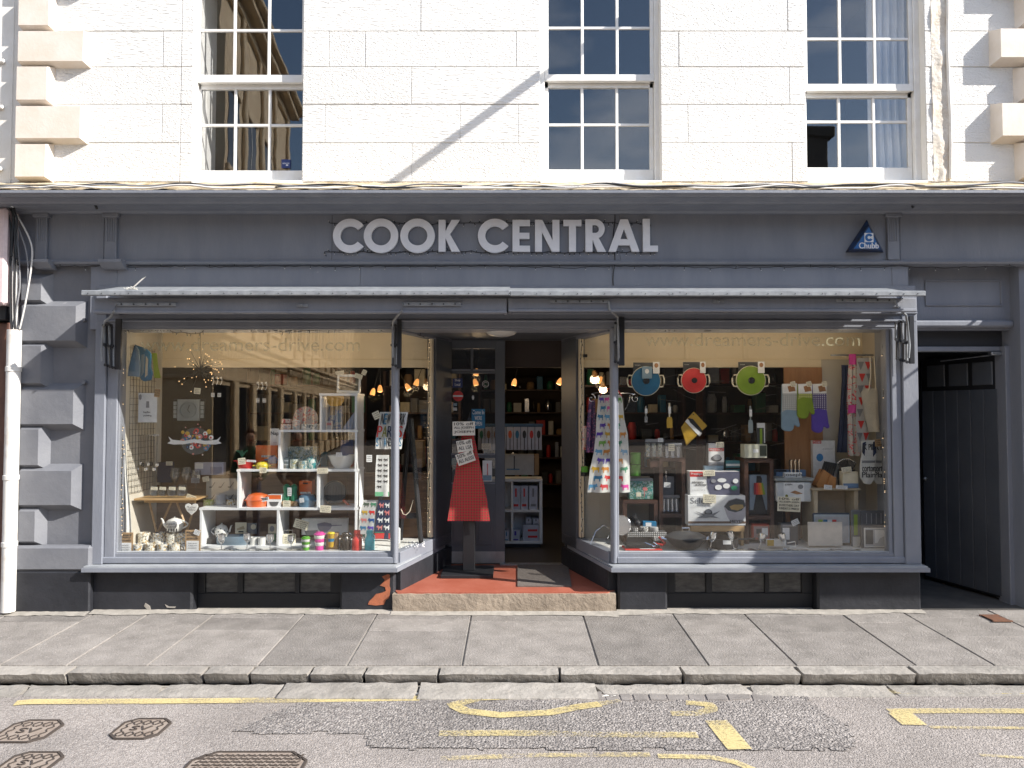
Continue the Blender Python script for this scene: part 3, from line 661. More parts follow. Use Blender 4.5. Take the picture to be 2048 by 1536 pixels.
# curtain inside the third window, and dark rooms behind
cx0, cx1 = W(1738, 100, .28).x, W(1822, 100, .28).x
CURT = mat("net_curtain", (.85,.86,.88), .9, col2=(.72,.73,.76), nscale=3)
mb = MB().sheet(lambda u, v: (cx0+(cx1-cx0)*(u if v < .55 else u*(1-.12*(v-.55))), .30+.028*math.sin(u*34+2*math.sin(v*3))+.012*math.sin(u*71), zs+.02+1.75*v), 60, 12, .002)
one(mb, "curtain", CURT, "white gathered curtain hanging at the right side of the right upstairs window", "curtain")
ROOM = mat("dark_upstairs_room", (.035,.030,.028), .9); 
for k, (a, b) in enumerate(OP):
    mb = MB(); mb.box(a-.3, b+.3, 2.2, 2.25, ZW-.2, ztop+.5); mb.box(a-.33, a-.3, .5, 2.2, ZW-.2, ztop+.5); mb.box(b+.3, b+.33, .5, 2.2, ZW-.2, ztop+.5); mb.box(a-.3, b+.3, .5, 2.2, ZW-.25, ZW-.2); mb.box(a-.3, b+.3, .5, 2.2, ztop+.5, ztop+.55)
    mb.build("room", ROOM, B)
x0, x1, z0, z1 = rect(562, 318, 580, 335, .128)
t = tag(MB().box(x0, x1, .1395, .1415, z0, z1, c=.0005).build("window_sticker", M_BLUEST), "small blue square sticker in a corner pane of the left upstairs window", "sticker")
mb = MB(); put_text(mb, "alarm", x0+.01, x1-.01, z0+.035, z0+.05, .139); mb.box(x0+.04, x0+.06, .1385, .1392, z0+.02, z0+.03); mb.build("print", M_WHITE, t)

# sloping stone ledge above the cornice, and the cornice itself
yl = -.46
ZL = W(1024, 380, yl).z
def ledge(u, v):
    x = XL-.45+(XRR-XL+.45)*u; y = .02+(yl+.005-.02)*v
    return (x, y, ZW+.005+(ZL-ZW)*v + noise.noise(Vector((x*7, y*7, 0)))*.010 + noise.noise(Vector((x*25, y*25, 0)))*.006)
mb = MB().sheet(ledge, 500, 10); mb.build("stone_ledge", M_LEDGE, B, fix=False)
zcb = W(1024, 424, -.05).z
prof = [(.3, ZL-.005), (yl+.002, ZL-.003), (yl-.015, ZL-.005), (yl-.015, ZL-.026), (yl+.015, ZL-.034), (yl+.025, ZL-.046), (yl+.10, ZL-.040), (yl+.15, ZL-.052), (yl+.165, ZL-.064), (yl+.25, ZL-.058), (-.17, ZL-.064), (-.14, zcb+.004), (-.10, zcb-.006), (-.085, zcb-.022), (-.02, zcb-.024), (.3, zcb-.024)]
mb = MB().prism(prof, XL-.3, XRR, ax='x'); mb.build("cornice", M_GREY, B)
XC0 = XL-.3
# fascia board (in lengths), pilaster strips, lower string, frieze
YF = -.05
zf1 = zcb-.018; zf0 = W(1024, 521, YF).z; zg0 = W(1024, 576, YF).z
fx = [W(p, 480, YF).x for p in (92, 208, 232, 664, 1240, 1772, 1800)] + [XRR]
for a, b in zip(fx, fx[1:]): MB().box(a+.0012, b-.0012, YF, .25, zf0, zf1, c=.002).build("fascia_board", M_GREY, B)
for (a, b) in ((70,93),(209,232),(1776,1799)):
    x0, x1 = W(a, 480, YF-.03).x, W(b, 480, YF-.03).x
    mb = MB().box(x0, x1, YF-.028, YF-.001, zf0+.001, zf1-.004, c=.003)
    pl = mb.build("pilaster_strip", M_GREY, B)
    MB().box(x0-.02, x1+.02, YF-.045, YF-.0005, zf1-.035, zf1-.002, c=.004).build("capital", M_GREY, pl)
    for i in range(4):
        xx = x0+(x1-x0)*(i+1)/5; MB().box(xx-.005, xx+.005, YF-.034, YF-.027, zf1-.24, zf1-.045, c=.002).build("reed", M_GREY, pl)
x0 = W(30, 530, YF).x
MB().box(x0, W(92,530,YF).x, YF+.01, .25, zf0-.02, zf1-.002).build("end_board", M_GREY, B)
MB().prism([(YF+.04,zf0+.002),(YF-.03,zf0-.004),(YF-.042,zf0-.018),(YF-.03,zf0-.034),(YF+.04,zf0-.044)], x0, XRR, ax='x').build("string_moulding", M_GREY, B)
for (a, b) in ((66,100),(200,246)):
    xa, xb = W(a, 530, -.12).x, W(b, 530, -.12).x
    MB().prism([(-.03,zf0-.002),(-.155,zf0-.008),(-.15,zf0-.03),(-.09,zf0-.075),(-.03,zf0-.08)], xa, xb, ax='x').build("corbel", M_GREY, B)
# frieze under the string, down to behind the awning box
xr = W(1818, 560, YF).x
fz = [W(p, 560, YF).x for p in (233, 720, 1225, 1785, 1818)]
for a, b in zip([W(180,560,YF).x]+fz[:-1], fz): MB().box(a+.001, b-.001, YF+.008, .25, zg0-.35, zf0-.045, c=.002).build("frieze_board", M_GREY, B)
# ------------------------------------------------------------------- grey ground floor wall on the left
xw1 = W(186, 880, -.05).x
x0 = W(28, 900, 0).x
MB().box(x0, xw1, 0, .35, -.05, zf0-.02).build("ground_floor_wall", M_GREYS, B)
# the rendered wall is flat; the base course stands proud, black below
zb0, zb1, zbk = -.03, W(100, 1092, -.10).z, W(100, 1143, -.10).z
x1 = W(180, 1150, -.10).x
rb = MB(); rb.box(x0-.02, x1, -.10, -.001, zbk, zb1, c=.02); rb.build("base_course", M_GREYS, B)
rb = MB(); rb.box(x0-.02, x1, -.102, -.001, zb0-.05, zbk-.001, c=.012); rb.build("black_base", M_BLACK, B)
for (a, b, c, d) in [(43,557,82,600),(43,612,151,681),(42,692,81,766),(41,779,146,848),(39,859,76,930),(38,942,142,1010),(36,1023,69,1083)]:
    quoin(a, b, c, d, -.085, 'r', M_GREYS, .055)
for py in (640, 765):
    x, z = W(168, py, -.03).x, W(168, py, -.03).z; MB().lathe([(.014,-.05),(.017,-.04),(.017,-.005),(.012,0)], (x, .01, z), 12, ax='y').build("wall_boss", M_GREYS, B)

# ------------------------------------------------------------------- shopfront joinery
SF = B
yF = -.055; yG = .0
zsill = W(1024, 1134, -.16).z; zgb = W(1024, 1102, yG).z; zgt = W(1024, 656, yG).z
xL0, xL1 = W(240, 880, yG).x, W(781, 880, yG).x       # left window glass
xR0, xR1 = W(1238, 880, yG).x, W(1772, 880, yG).x     # right window glass
xp0 = W(188, 880, yF).x; xend = W(1838, 900, yF).x
# head beam over everything
MB().box(xp0, xend, yF+.004, .25, zgt, zg0+.02, c=.004).build("head_beam", M_GREY, SF)
for z, d in ((zgt+.045, .018), (zgt+.11, .03)): MB().box(xp0+.003, xend-.003, yF+.004-d, yF+.006, z, z+.02, c=.006).build("head_moulding", M_GREY, SF)
# posts
def post(x0, x1, y0, y1, z0, z1, n="window_post", c=.006, mt=None): return MB().box(x0, x1, y0, y1, z0, z1, c=c).build(n, mt or M_GREY, SF)
post(xp0, W(210,880,yF).x, yF-.012, .1, zsill, zgt+.3)
post(W(210.5,880,yF).x, W(232,880,yF).x, yF+.010, .1, zsill, zgt)
post(W(232.5,880,yF).x, xL0+.001, yF+.028, .06, zsill, zgt, c=.004)
post(xR1-.001, W(1786,880,yF).x, yF+.028, .06, zsill, zgt, c=.004)
post(W(1786.5,880,yF).x, W(1806,880,yF).x, yF+.010, .1, zsill, zgt)
post(W(1806.5,880,yF).x, xend, yF-.012, .42, zsill, zgt+.3)
# turned corner posts either side of the entrance
xc_l0, xc_l1 = W(781,880,yF).x, W(796,880,yF).x; xc_r0, xc_r1 = W(1222,880,yF).x, W(1238,880,yF).x
for a, b in ((xc_l0, xc_l1), (xc_r0, xc_r1)):
    post(a, b, yF+.02, .02, zsill, zgt, "corner_post", .006)
    MB().lathe([((b-a)*.36, 0), ((b-a)*.36, zgt-zsill-.02)], ((a+b)/2+(.008 if a < 0 else -.006), yF+.02, zsill+.01), 12).build("corner_bead", M_GREY, SF)
# bottom rails, beads and sill, front
for (a, b) in ((xp0, xc_l1), (xc_r0, xend)):
    MB().box(a+.02, b-.002, yF+.022, .05, zsill, zgb-.012, c=.003).build("bottom_rail", M_GREY, SF)
    MB().box(a+.045, b-.03, yF+.0, yF+.0225, zsill+.005, zsill+.060, c=.008).build("rail_moulding", M_GREY, SF)
    MB().box(a+.045, b-.03, yG-.022, yG+.02, zgb-.013, zgb, c=.004).build("glazing_bead", M_PALEG, SF)
def sill(pts, z0=None):      # plan outline of the projecting sill
    MB().prism(pts, zsill-.045, zsill-.012, ax='z').build("window_sill", M_GREY, SF)
    cx = sum(p[0] for p in pts)/len(pts)
    q = [(p[0]+(.012 if p[0] < cx else -.012), p[1]+.012) for p in pts]; MB().prism(q, zsill-.0119, zsill+.001, ax='z').build("sill_cap", M_PALEG, SF)
YB, YD = .74, 1.06
xbl, xbr = W(866, 880, YB).x, W(1158, 880, YB).x
sill([(xp0-.03, -.155), (xc_l1+.015, -.155), (xbl+.10, YD-.1), (xbl-.05, YD-.1), (xc_l0-.1, .02), (xp0-.03, .02)])
sill([(xend+.02, -.155), (xend+.02, .02), (xc_r1+.1, .02), (xbr+.05, YD-.1), (xbr-.10, YD-.1), (xc_r0-.015, -.155)])
# splayed sides of the entrance
GLW = glass("shop_window_glass", .018, (.985,.99,.985), 0, wob=.0006, wscale=1.2, colr=(.95,.88,.78))
GLW2 = glass("entrance_side_glass", .0, (.985,.99,.985), 0)
def splay(xa, xb, s):
    n = Vector((xb-xa, YB)); L_ = n.length; a = math.atan2(YB, xb-xa)
    t = Matrix.Translation((xa, 0, 0)) @ Matrix.Rotation(a, 4, 'Z')
    def pb(u0, u1, v0, v1, z0, z1, name, mt=M_GREY, c=.004):
        mb = MB().box(u0*L_, u1*L_, v0, v1, z0, z1, c=c, M=t); return mb.build(name, mt, SF)
    v = (-.045, .045)
    pb(0.02, 1.45, *v, zsill-.012, zgb-.01, "bottom_rail"); pb(0.02, 1.45, *v, zgt-.03, zgt+.30, "head_beam")
    pb(.95, 1.45, *v, zsill-.012, zgt, "window_post", mt=M_GREYD)
    pb(.90, .965, -.02, .02, zgb, zgt, "window_stile", mt=M_CREAMW)
    pb(0.02, 1.45, -.05, .05, .0, zsill-.05, "black_base", mt=M_BLACK)
    mb = MB().box(.0*L_+.02, .93*L_, -.003, .003, zgb-.02, zgt+.005, M=t); mb.build("shop_window_pane", GLW2, SF)
splay(xc_l1-.03, xbl, 1); splay(xc_r0+.03, xbr, -1)
for (a, b) in ((xL0, xL1), (xR0, xR1)):
    p = MB().box(a-.01, b+.01, yG-.004, yG+.004, zgb-.01, zgt+.01).build("shop_window_pane", GLW, SF); 
# plinths with the basement windows
def plinth(px0, px1, w0, w1, panes, side):
    yp = -.045; X0, X1 = W(px0,1180,yp).x, W(px1,1180,yp).x; A, Bx = W(w0,1180,yp).x, W(w1,1180,yp).x
    zt = zsill-.045
    for a, b in ((X0, A), (Bx, X1)):
        MB().box(a, b, yp, .3, -.06, zt, c=.018).build("plinth_pier", M_BLACK, SF)
    MB().box(A-.01, Bx+.01, .05, .3, zt-.05, zt).build("basement_window_head", M_BLKP, SF)
    ys = .055; f = MB(); zw0, zw1 = W(1024, 1186, ys).z, zt-.03
    f.box(A, Bx, ys, ys+.06, -.02, zw0, c=.004); fr = f.build("basement_window", M_BLKP, SF)
    MB().box(A, Bx, ys, ys+.05, zw1-.012, zt-.01, c=.003).build("top_rail", M_BLKP, fr)
    e = [W(p, 1160, ys).x for p in panes]
    st = [A] + e + [Bx]
    for i in range(0, len(st), 2): MB().box(st[i], st[i+1], ys-.004, ys+.05, zw0, zw1, c=.004).build("mullion", M_BLKP, fr)
    for i in range(1, len(st)-1, 2): MB().box(st[i]-.005, st[i+1]+.005, ys+.02, ys+.024, zw0-.005, zw1+.005).build("pane", DUSTY, fr)
    MB().prism([(-.14, -.09), (.10, -.09), (.10, .006), (-.14, -.012)], A+.01, Bx-.01, ax='x').build("cement_fillet", M_MORT, SF)
DUSTY = mat("dusty_basement_glass", (.035,.036,.037), .25, col2=(.10,.098,.094), nscale=9, ndetail=6, stretch=(1,1,3))
plinth(183, 790, 385, 680, (410,475,486,590,599,661), 0)
plinth(1236, 1843, 1335, 1635, (1350,1412,1424,1530,1538,1604), 1)
# flaked red paint on the pier beside the step
M_FLAKE = mat("flaked_orange_paint", (.42,.13,.06), .8, col2=(.30,.10,.05), nscale=20, bump=.6, bscale=60)
def blob(name, pts, y, mt, par=None, th=.0025):
    mb = MB(); P = [W(a, b, y) for a, b in pts]; mb.prism([(p.x, p.z) for p in P], y-th, y+.001); return mb.build(name, mt, par)
blob("flaked_patch", [(764,1153),(776,1148),(780,1150),(779,1172),(781,1178),(778,1196),(772,1200),(768,1209),(752,1211),(736,1209),(738,1203),(746,1195),(752,1188),(762,1186),(772,1182),(770,1174),(760,1171),(766,1165),(770,1160)], -.047, M_FLAKE, SF)
blob("flaked_patch", [(288,1212),(291,1206),(300,1212),(302,1220),(298,1222)], -.047, M_MORT, SF)
blob("flaked_patch", [(330,1209),(338,1213),(352,1213),(350,1216),(334,1215)], -.047, M_MORT, SF)

# ------------------------------------------------------------------- awning box
AW = thing("awning_box", "long grey folded awning box with a pale lead flashing lid above the shop windows", "awning", (0,0,0))
ya = -.50
za1, za0 = W(1024, 582, ya).z, W(1024, 590, ya).z; xa0, xa1 = W(165, 586, ya).x, W(1849, 586, ya).x
zlt = W(1024, 573, YF).z
lx = [xa0, W(1020, 580, ya).x, xa1]
for i, (a, b) in enumerate(((lx[0], lx[1]), (lx[1], lx[2]))):
    dz = .0 if i == 0 else -.012
    MB().prism([(YF+.005, zlt+dz), (ya, za1+dz), (ya, za1-.012+dz), (YF+.005, zlt-.02+dz)], a+.07 if i == 0 else a, b-.08 if i else b, ax='x').build("lid_board", M_PALEM, AW)
    MB().box(a, b, ya-.022, ya+.012, za0-.006+dz*.4, za1+.004+dz*.4, c=.005).build("flashing_lip", M_PALEM, AW)
mb = MB(); n = 0
for i in range(62):
    px = 176+i*27.2
    p = W(px, 586.5 if px < 1020 else 587.5, ya-.022); mb.lathe([(.0042,0),(.0042,-.003),(.002,-.005)], (p.x, p.y, p.z), 6, ax='y')
tag(mb.build("lip_nails", M_DKMET, AW), kind='stuff')
yb = ya+.075
for (a, b, t, bo, nm) in ((187, 1013.5, 594, 624, 0), (1016.5, 1833, 593, 621, 1)):
    x0, x1, z0, z1 = rect(a, t, b, bo, yb)
    MB().box(x0, x1, yb, yb+.03, z0, za0-.012, c=.005).build("front_board", M_GREY, AW)
    MB().box(x0, x1, yb-.012, yb+.02, z0-.012, z0+.014, c=.006).build("board_bead", M_GREY, AW)
    for e, f in ((x0, x0+.03), (x1-.03, x1)): MB().box(e+.001, f-.001, yb+.0305, YF-.005, z0+.02, za0-.02, c=.003).build("end_board", M_GREY, AW)
    mbt = MB(); mbt.tube([(x0+.03, yb+.13, z0+.055), (x1-.03, yb+.13, z0+.055)], .048, 12); mbt.build("rolled_canvas", mat("dark_canvas", (.035,.035,.04), .9), AW)
def flat_bar(px0, px1, pyt, pyb, lit=True, label=""):
    x0, x1, z0, z1 = rect(px0, pyt, px1, pyb, yb-.02)
    return MB().box(x0, x1, yb-.020, yb-.012, z0, z1, c=.003)
def arm(bar, rod, bundle, label, ydeep):
    t = thing("awning_arm", label, None, (0,0,0)); t.parent = AW
    a, b, c_, d = bar; mt = M_PALEM
    flat_bar(a, b, c_, d).build("fixing_bar", mt, t)
    mb = MB()
    for k in range(5):
        px = a+(b-a)*(k+.5)/5; p = W(px, (c_+d)/2, yb-.02); mb.lathe([(.007,0),(.007,-.006),(.003,-.008)], tuple(p), 6, ax='y')
    tag(mb.build("bolt_heads", M_DKMET, t), kind='stuff')
    P = [W(x, y, dd) for x, y, dd in rod]; MB().tube(P, .0095, 8).build("elbow_rod", M_PALEM, t)
    (bx0, by0), (bx1, by1), n, w = bundle
    for k in range(n):
        for seg in (0, 1):
            f0, f1 = (0.0, .52) if seg == 0 else (.48, 1.0)
            ox = (k-(n-1)/2)*w + (w*.35 if seg else 0); dy = .012*(k % 2)+.016*seg
            A_ = W(bx0+(bx1-bx0)*f0+ox, by0+(by1-by0)*f0+abs(ox)*.4, ydeep+dy); B_ = W(bx0+(bx1-bx0)*f1+ox, by0+(by1-by0)*f1+ox*.35, ydeep+dy)
            MB().tube([A_, B_], .0085, 6).build("lattice_bar", M_DKMET if (k+seg) % 2 else M_PALEM, t)
            for q in (A_, B_): MB().lathe([(.013,-.016),(.013,-.004),(.009,0)], tuple(q), 8, ax='y').build("pivot", M_DKMET, t)
    q0, q1 = W(bx0+w*n*.9, by0-6, ydeep+.03), W(bx1+w*n*.9, by1, ydeep+.03)
    MB().box(min(q0.x,q1.x)-.018, max(q0.x,q1.x)+.018, ydeep+.032, ydeep+.055, q1.z-.03, q0.z+.02, c=.004).build("backing_plate", M_DKMET, t)
arm((231,352,605,612), [(233,609,yb-.02),(228,622,yb-.03),(221,634,-.35),(210,642,-.25),(206,655,-.2),(203,700,-.17),(204,722,-.16)], ((216,648),(218,732), 4, 5.0), "folded iron awning arm at the far left of the left shop window", -.16)
arm((806,922,604,612), [(806,606,yb-.02),(804,622,yb-.03),(793,634,-.35),(786,644,-.25),(785,660,-.2),(786,715,-.15)], ((788,650),(787,730), 2, 6.0), "folded iron awning arm on the post left of the entrance", -.11)
arm((1100,1218,599,606), [(1218,603,yb-.02),(1219,618,yb-.03),(1226,626,-.35),(1235,634,-.25),(1236,655,-.2),(1237,716,-.15)], ((1234,645),(1231,724), 2, 6.0), "folded iron awning arm on the post right of the entrance", -.11)
arm((1673,1790,597,604), [(1790,600,yb-.02),(1794,612,yb-.03),(1800,620,-.35),(1812,630,-.27),(1815,648,-.2),(1819,690,-.17),(1817,716,-.17)], ((1801,642),(1801,720), 4, 6.5), "folded iron awning arm at the far right of the right shop window", -.16)
for px, py in ((605,611),(1437,603)):
    p = W(px, py, yb-.012); one(MB().box(p.x-.045, p.x+.045, p.y-.004, p.y, p.z-.012, p.z+.012, c=.002).lathe([(.008,0),(.008,-.02),(.004,-.024)], (p.x, p.y-.003, p.z), 8, ax='y'), "awning_catch", M_PALEM,
        "small catch plate on the awning front, over the " + ("left window" if px < 1000 else "right window"), "catch plate")

# ------------------------------------------------------------------- entrance: step, floor, door
zst = W(1024, 1187, -.09).z
stp = MB(); rough_box(stp, W(783,1200,-.09).x, W(1233,1200,-.09).x, -.09, .02, -.10, zst, 77, .005, step=.05)
stp.build("step_riser", M_SAND, B)
q = [(W(795,1187,-.07).x, -.072), (W(1215,1187,-.07).x, -.072), (xc_r1, .06), (xbr+.05, YD+.02), (xbl-.05, YD+.02), (xc_l0, .06)]
MB().prism(q, .0, zst+.004, ax='z').build("entrance_floor", M_REDP, B)
MB().box(-3.6, 3.4, YD+.02, 6.4, .0, zst-.01).build("shop_floor", M_SHOPF, B)
tag(MB().prism([(W(1035,1137,YD-.05).x, YD-.05), (W(1136,1137,YD-.05).x, YD-.05), (W(1143,1175,.13).x, .12), (W(1035,1175,.13).x, .12)], zst+.0045, zst+.016, ax='z').build("door_mat", mat("grey_coir_mat", (.105,.088,.078), .95, col2=(.15,.125,.11), nscale=40, bump=1, bscale=90)), "worn grey brown mat lying on the red floor before the open door", "door mat")
zdt = W(1024, 680, YD).z
# ceiling of the recess
MB().prism([(xc_l0, -.04), (xc_r1, -.04), (xbr+.1, YD+.1), (xbl-.1, YD+.1)], zgt+.002, zgt+.03, ax='z').build("entrance_ceiling", M_GREYD, B)
mb = MB().lathe([(.001,-.052),(.06,-.050),(.115,-.035),(.14,-.012),(.142,0)], (W(1003,655,.25).x, .22, zgt), 28)
one(mb, "ceiling_lamp", mat("opal_lamp_shade", (.55,.54,.50), .3), "round opal lamp on the ceiling of the shop entrance", "lamp")
# frame of the entrance
zft = zgt
xd = [W(p, 900, YD).x for p in (866, 886, 1010, 1130, 1152)]
MB().box(xd[0], xd[1], YD-.02, YD+.08, zst, zft, c=.006).build("door_frame", M_GREYD, B)
MB().box(xd[3], xd[4], YD-.02, YD+.08, zst, zft, c=.006).build("door_frame", M_GREYD, B)
MB().box(xd[1], xd[3], YD-.012, YD+.07, zdt, zft, c=.004).build("door_head", M_GREYD, B)

zk0, zk1 = zst+.012, W(950, 1103, YD).z
zp = [W(950, y, YD).z for y in (697, 741, 747, 910, 916, 968, 1010, 1090)]
xg = [W(p, 900, YD).x for p in (898, 941, 946, 990)]
y0, y1 = YD+.005, YD+.05
f = MB()
f.box(xd[1]+.003, xg[0], y0, y1, zk0, zdt-.002, c=.003); f.box(xg[3], xd[2], y0, y1, zk0, zdt-.002, c=.003)
f.box(xg[0], xg[3], y0+.001, y1, zp[0], zdt-.003); f.box(xg[0], xg[3], y0+.001, y1, zp[2], zp[1]); f.box(xg[1], xg[2], y0+.002, y1, zp[1], zp[0]); f.box(xg[0], xg[3], y0+.001, y1, zp[4], zp[3]); f.box(xg[0], xg[3], y0+.001, y1, zk0, zp[5])
door = f.build("shop_door", M_GREYD, B)
for a, b, c_, e in ((xg[0],xg[1],zp[1],zp[0]), (xg[2],xg[3],zp[1],zp[0]), (xg[0],xg[3],zp[3],zp[2]), (xg[0],xg[3],zp[5],zp[4])):
    MB().box(a, b, y0+.02, y0+.024, c_, e).build("pane", glass("door_glass", .03, (.8,.8,.8)), door)
    MB().box(a, b, y0-.006, y0+.012, c_, c_+.014, c=.004).build("pane_bead", M_GREY, door)
for a, b in ((xg[0], xg[1]-.01), (xg[2]+.01, xg[3])):
    MB().box(a+.02, b-.02, y0-.007, y0-.0, zp[7], zp[6], c=.006).build("raised_panel", M_GREYD, door)
    MB().box(a+.045, b-.045, y0-.013, y0-.0068, zp[7]+.03, zp[6]-.03, c=.005).build("raised_field", M_GREYD, door)
MB().box(xd[1]+.01, xd[2]-.003, y0-.004, y0-.0002, zk0+.005, zk1, c=.001).build("kick_plate", mat("brushed_kick_plate", (.36,.35,.34), .5, .5, col2=(.28,.27,.26), nscale=8), door)
MB().box(xd[2]-.05, xd[4]-.01, YD-.05, YD+.03, zst+.003, zst+.018, c=.003).build("threshold", M_METAL, B)
# dark lintel panel inside the opening and its soffit
MB().box(xd[2], xd[3], YD+.25, YD+.30, W(1070,735,YD+.25).z, zft+.1).build("lintel_panel", mat("brown_lintel", (.05,.036,.03), .7), B)
# ------------------------------------------------------------------- display areas and the room behind
zfl = zgb-.012; zceil = zgt+.05; YV = .72
DX = [(xL0-.02, xbl-.0, xL0), (xbr+.0, xR1+.02, xR1)]
# the two display platforms (plan follows the splays)
LIN = mat("white_display_cloth", (.62,.61,.58), .8, col2=(.55,.54,.51), nscale=5, bump=.4, bscale=14, bdist=.01)
MB().prism([(xL0-.1, .012), (xc_l0+.0, .012), (xbl-.03, YV), (xL0-.1, YV)], zfl-.05, zfl, ax='z').build("display_platform", LIN, B)
MB().prism([(xc_r1-.0, .012), (xR1+.17, .012), (xR1+.17, YV), (xbr+.03, YV)], zfl-.05, zfl, ax='z').build("display_platform", LIN, B)
zv = W(1024, 735, YV).z; zv2 = W(1024, 719, YV).z
for (a, b) in ((xL0-.15, xbl+.02), (xbr-.02, xR1+.18)):
    MB().box(a, b, YV, YV+.03, zv2, zceil+.2).build("valance_board", M_CREAMW, B)
    MB().box(a, b, YV-.012, YV+.035, zv, zv2, c=.003).build("valance_rail", M_CREAMW, B)
    MB().box(a, b, .03, YV+.01, zceil, zceil+.03).build("display_ceiling", M_CREAMW, B)
for px in (390, 600, 1374, 1490):
    p = W(px, 690, YV-.006).x; MB().box(p-.02, p+.02, YV-.008, YV-.0005, zv2+.002, zceil-.002, c=.002).build("valance_batten", M_CREAMW, B)
SIDEW = mat("pale_grooved_side_wall", (.60,.56,.48), .7, col2=(.54,.50,.42), nscale=4)
MB().box(xL0-.06, xL0-.02, .06, YV+.03, zfl, zceil).build("display_side_wall", SIDEW, B)
MB().box(xR1+.15, xR1+.19, .06, YV+.03, zfl, zceil).build("display_side_wall", mat("cream_side_wall", (.50,.44,.35), .7), B)
# low partitions at the back of the displays
zlp = W(600, 952, YV+.02).z
for a, b in ((xL0-.05, -2.4), (-2.398, -1.55), (-1.548, xbl+.02)): MB().box(a, b, YV, YV+.03, zfl, zlp, c=.002).build("back_board", M_WOOD, B)
MB().box(xL0-.05, xbl+.03, YV-.01, YV+.045, zlp+.001, zlp+.03, c=.004).build("board_cap", M_WOOD, B)
zlp2 = W(1180, 953, YV).z
MB().box(xbr-.02, W(1300,1000,YV).x, YV, YV+.03, zfl, zlp2, c=.002).build("back_board", mat("ivory_back_board", (.50,.46,.39), .6), B)
MB().box(W(1300,1000,YV).x+.002, W(1565,1000,YV).x, YV, YV+.03, zfl, zlp2-.05, c=.002).build("back_board", M_SHOPW, B)
tk0, tk1 = W(1566,800,YV).x, W(1642,800,YV).x
MB().box(tk0, tk1, YV-.035, YV-.013, zfl, zv-.001, c=.002).build("teak_panel", M_ORW, B)
MB().box(tk1+.001, xR1+.16, YV-.02, YV, zfl, zv2-.001).build("pale_back_panel", mat("ivory_back_board", (.50,.46,.39), .6), B)
# left: pale grooved board on the back left
x0 = xL0-.02; x1 = W(322, 800, YV-.02).x
MB().box(x0, x1, YV-.03, YV-.001, zfl+.5, zceil).build("pale_back_panel", SIDEW, B)
# shop room shell
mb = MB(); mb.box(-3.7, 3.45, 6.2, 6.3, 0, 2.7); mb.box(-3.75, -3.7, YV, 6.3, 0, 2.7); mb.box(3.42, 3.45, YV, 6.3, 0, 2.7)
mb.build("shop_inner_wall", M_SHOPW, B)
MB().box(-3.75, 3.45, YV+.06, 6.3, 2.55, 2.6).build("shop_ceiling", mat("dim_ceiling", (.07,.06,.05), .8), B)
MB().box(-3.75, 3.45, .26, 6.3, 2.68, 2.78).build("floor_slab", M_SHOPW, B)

# ------------------------------------------------------------------- passage on the right
xq0, xq1 = xend, W(2046, 900, 0).x
MB().box(xq1, XRR, 0, .4, -.05, zf0-.03).build("ground_floor_wall", M_GREY, B)
zpp = W(1930, 560, .12).z; zph = W(1930, 660, .12).z
MB().box(xq0-.02, xq1+.02, .12, .2, zph, zf0).build("passage_overpanel", M_GREY, B)
x0, x1, z0, z1 = rect(1850, 560, 2004, 612, .115)
mb = MB()
for a, b, c_, e in ((x0, x1, z0, z0+.014), (x0, x1, z1-.014, z1), (x0, x0+.014, z0+.015, z1-.015), (x1-.014, x1, z0+.015, z1-.015)): MB().box(a, b, .108, .1195, c_, e, c=.003).build("panel_bead", M_GREY, B)
z0 = W(1930, 655, .1).z; MB().box(xq0, xq1, .07, .125, z0, z0+.06, c=.015).build("passage_moulding", M_GREY, B)
z1 = W(1930, 693, .22).z; z2 = W(1930, 703, .22).z
MB().box(xq0, xq1, .24, .30, z1, zph+.02).build("passage_transom", mat("dark_transom", (.030,.031,.036), .5), B)
MB().box(xq0, xq1, .21, .30, z2, z1, c=.006).build("passage_transom_rail", M_GREY, B)
MB().box(xq1-.04, xq1+.02, .14, .30, 0, z1, c=.004).build("passage_door_frame", M_GREY, B)
MB().box(xq0-.05, xq0+.0, .42, 3.5, 0, 2.6).build("passage_wall", M_GREY, B)
MB().box(xq1+.02, xq1+.1, .4, 3.5, 0, 2.6).build("passage_wall", M_GREY, B)
MB().box(xq0-.05, xq1+.1, 3.4, 3.5, 0, 2.6).build("passage_wall", M_BLACK, B)
MB().box(xq0-.05, xq1+.1, .22, 3.5, 2.5, 2.6).build("passage_ceiling", M_BLACK, B)
MB().box(xq0-.05, xq1+.1, 0, 3.5, -.1, .004).build("passage_floor", mat("dirty_passage_floor", (.11,.10,.09), .8, col2=(.07,.065,.06), nscale=5), B)
hx_, hy_ = W(2016, 1180, .25).x, .25; ex_, ey_ = W(1856, 1147, 1.12).x, 1.12
ang = math.atan2(ey_-hy_, ex_-hx_); ln = math.hypot(ex_-hx_, ey_-hy_)
PD = thing("passage_door", "tall dark grey boarded door standing half open in the passage", "door", (hx_, hy_, .03), ang)
zt = z2-.05
MB().box(0, ln, .005, .04, .0, zt, c=.003).build("leaf", M_BLKP, PD)
nb = 6
for i in range(nb): MB().box(.015+(ln-.03)*i/nb+.003, .015+(ln-.03)*(i+1)/nb-.003, .0402, .050, .02, zt-.30-.01, c=.002).build("board", M_GREYD, PD)
for i in range(3): MB().box(.06+(ln-.1)*i/3, .06+(ln-.1)*(i+1)/3-.05, .0402, .056, zt-.27, zt-.06, c=.005).build("upper_panel", M_GREYD, PD)
p = W(1847, 958, 1.0); MB().ball((ln-.06, .07, p.z-.03), .02).build("handle", M_METAL, PD)
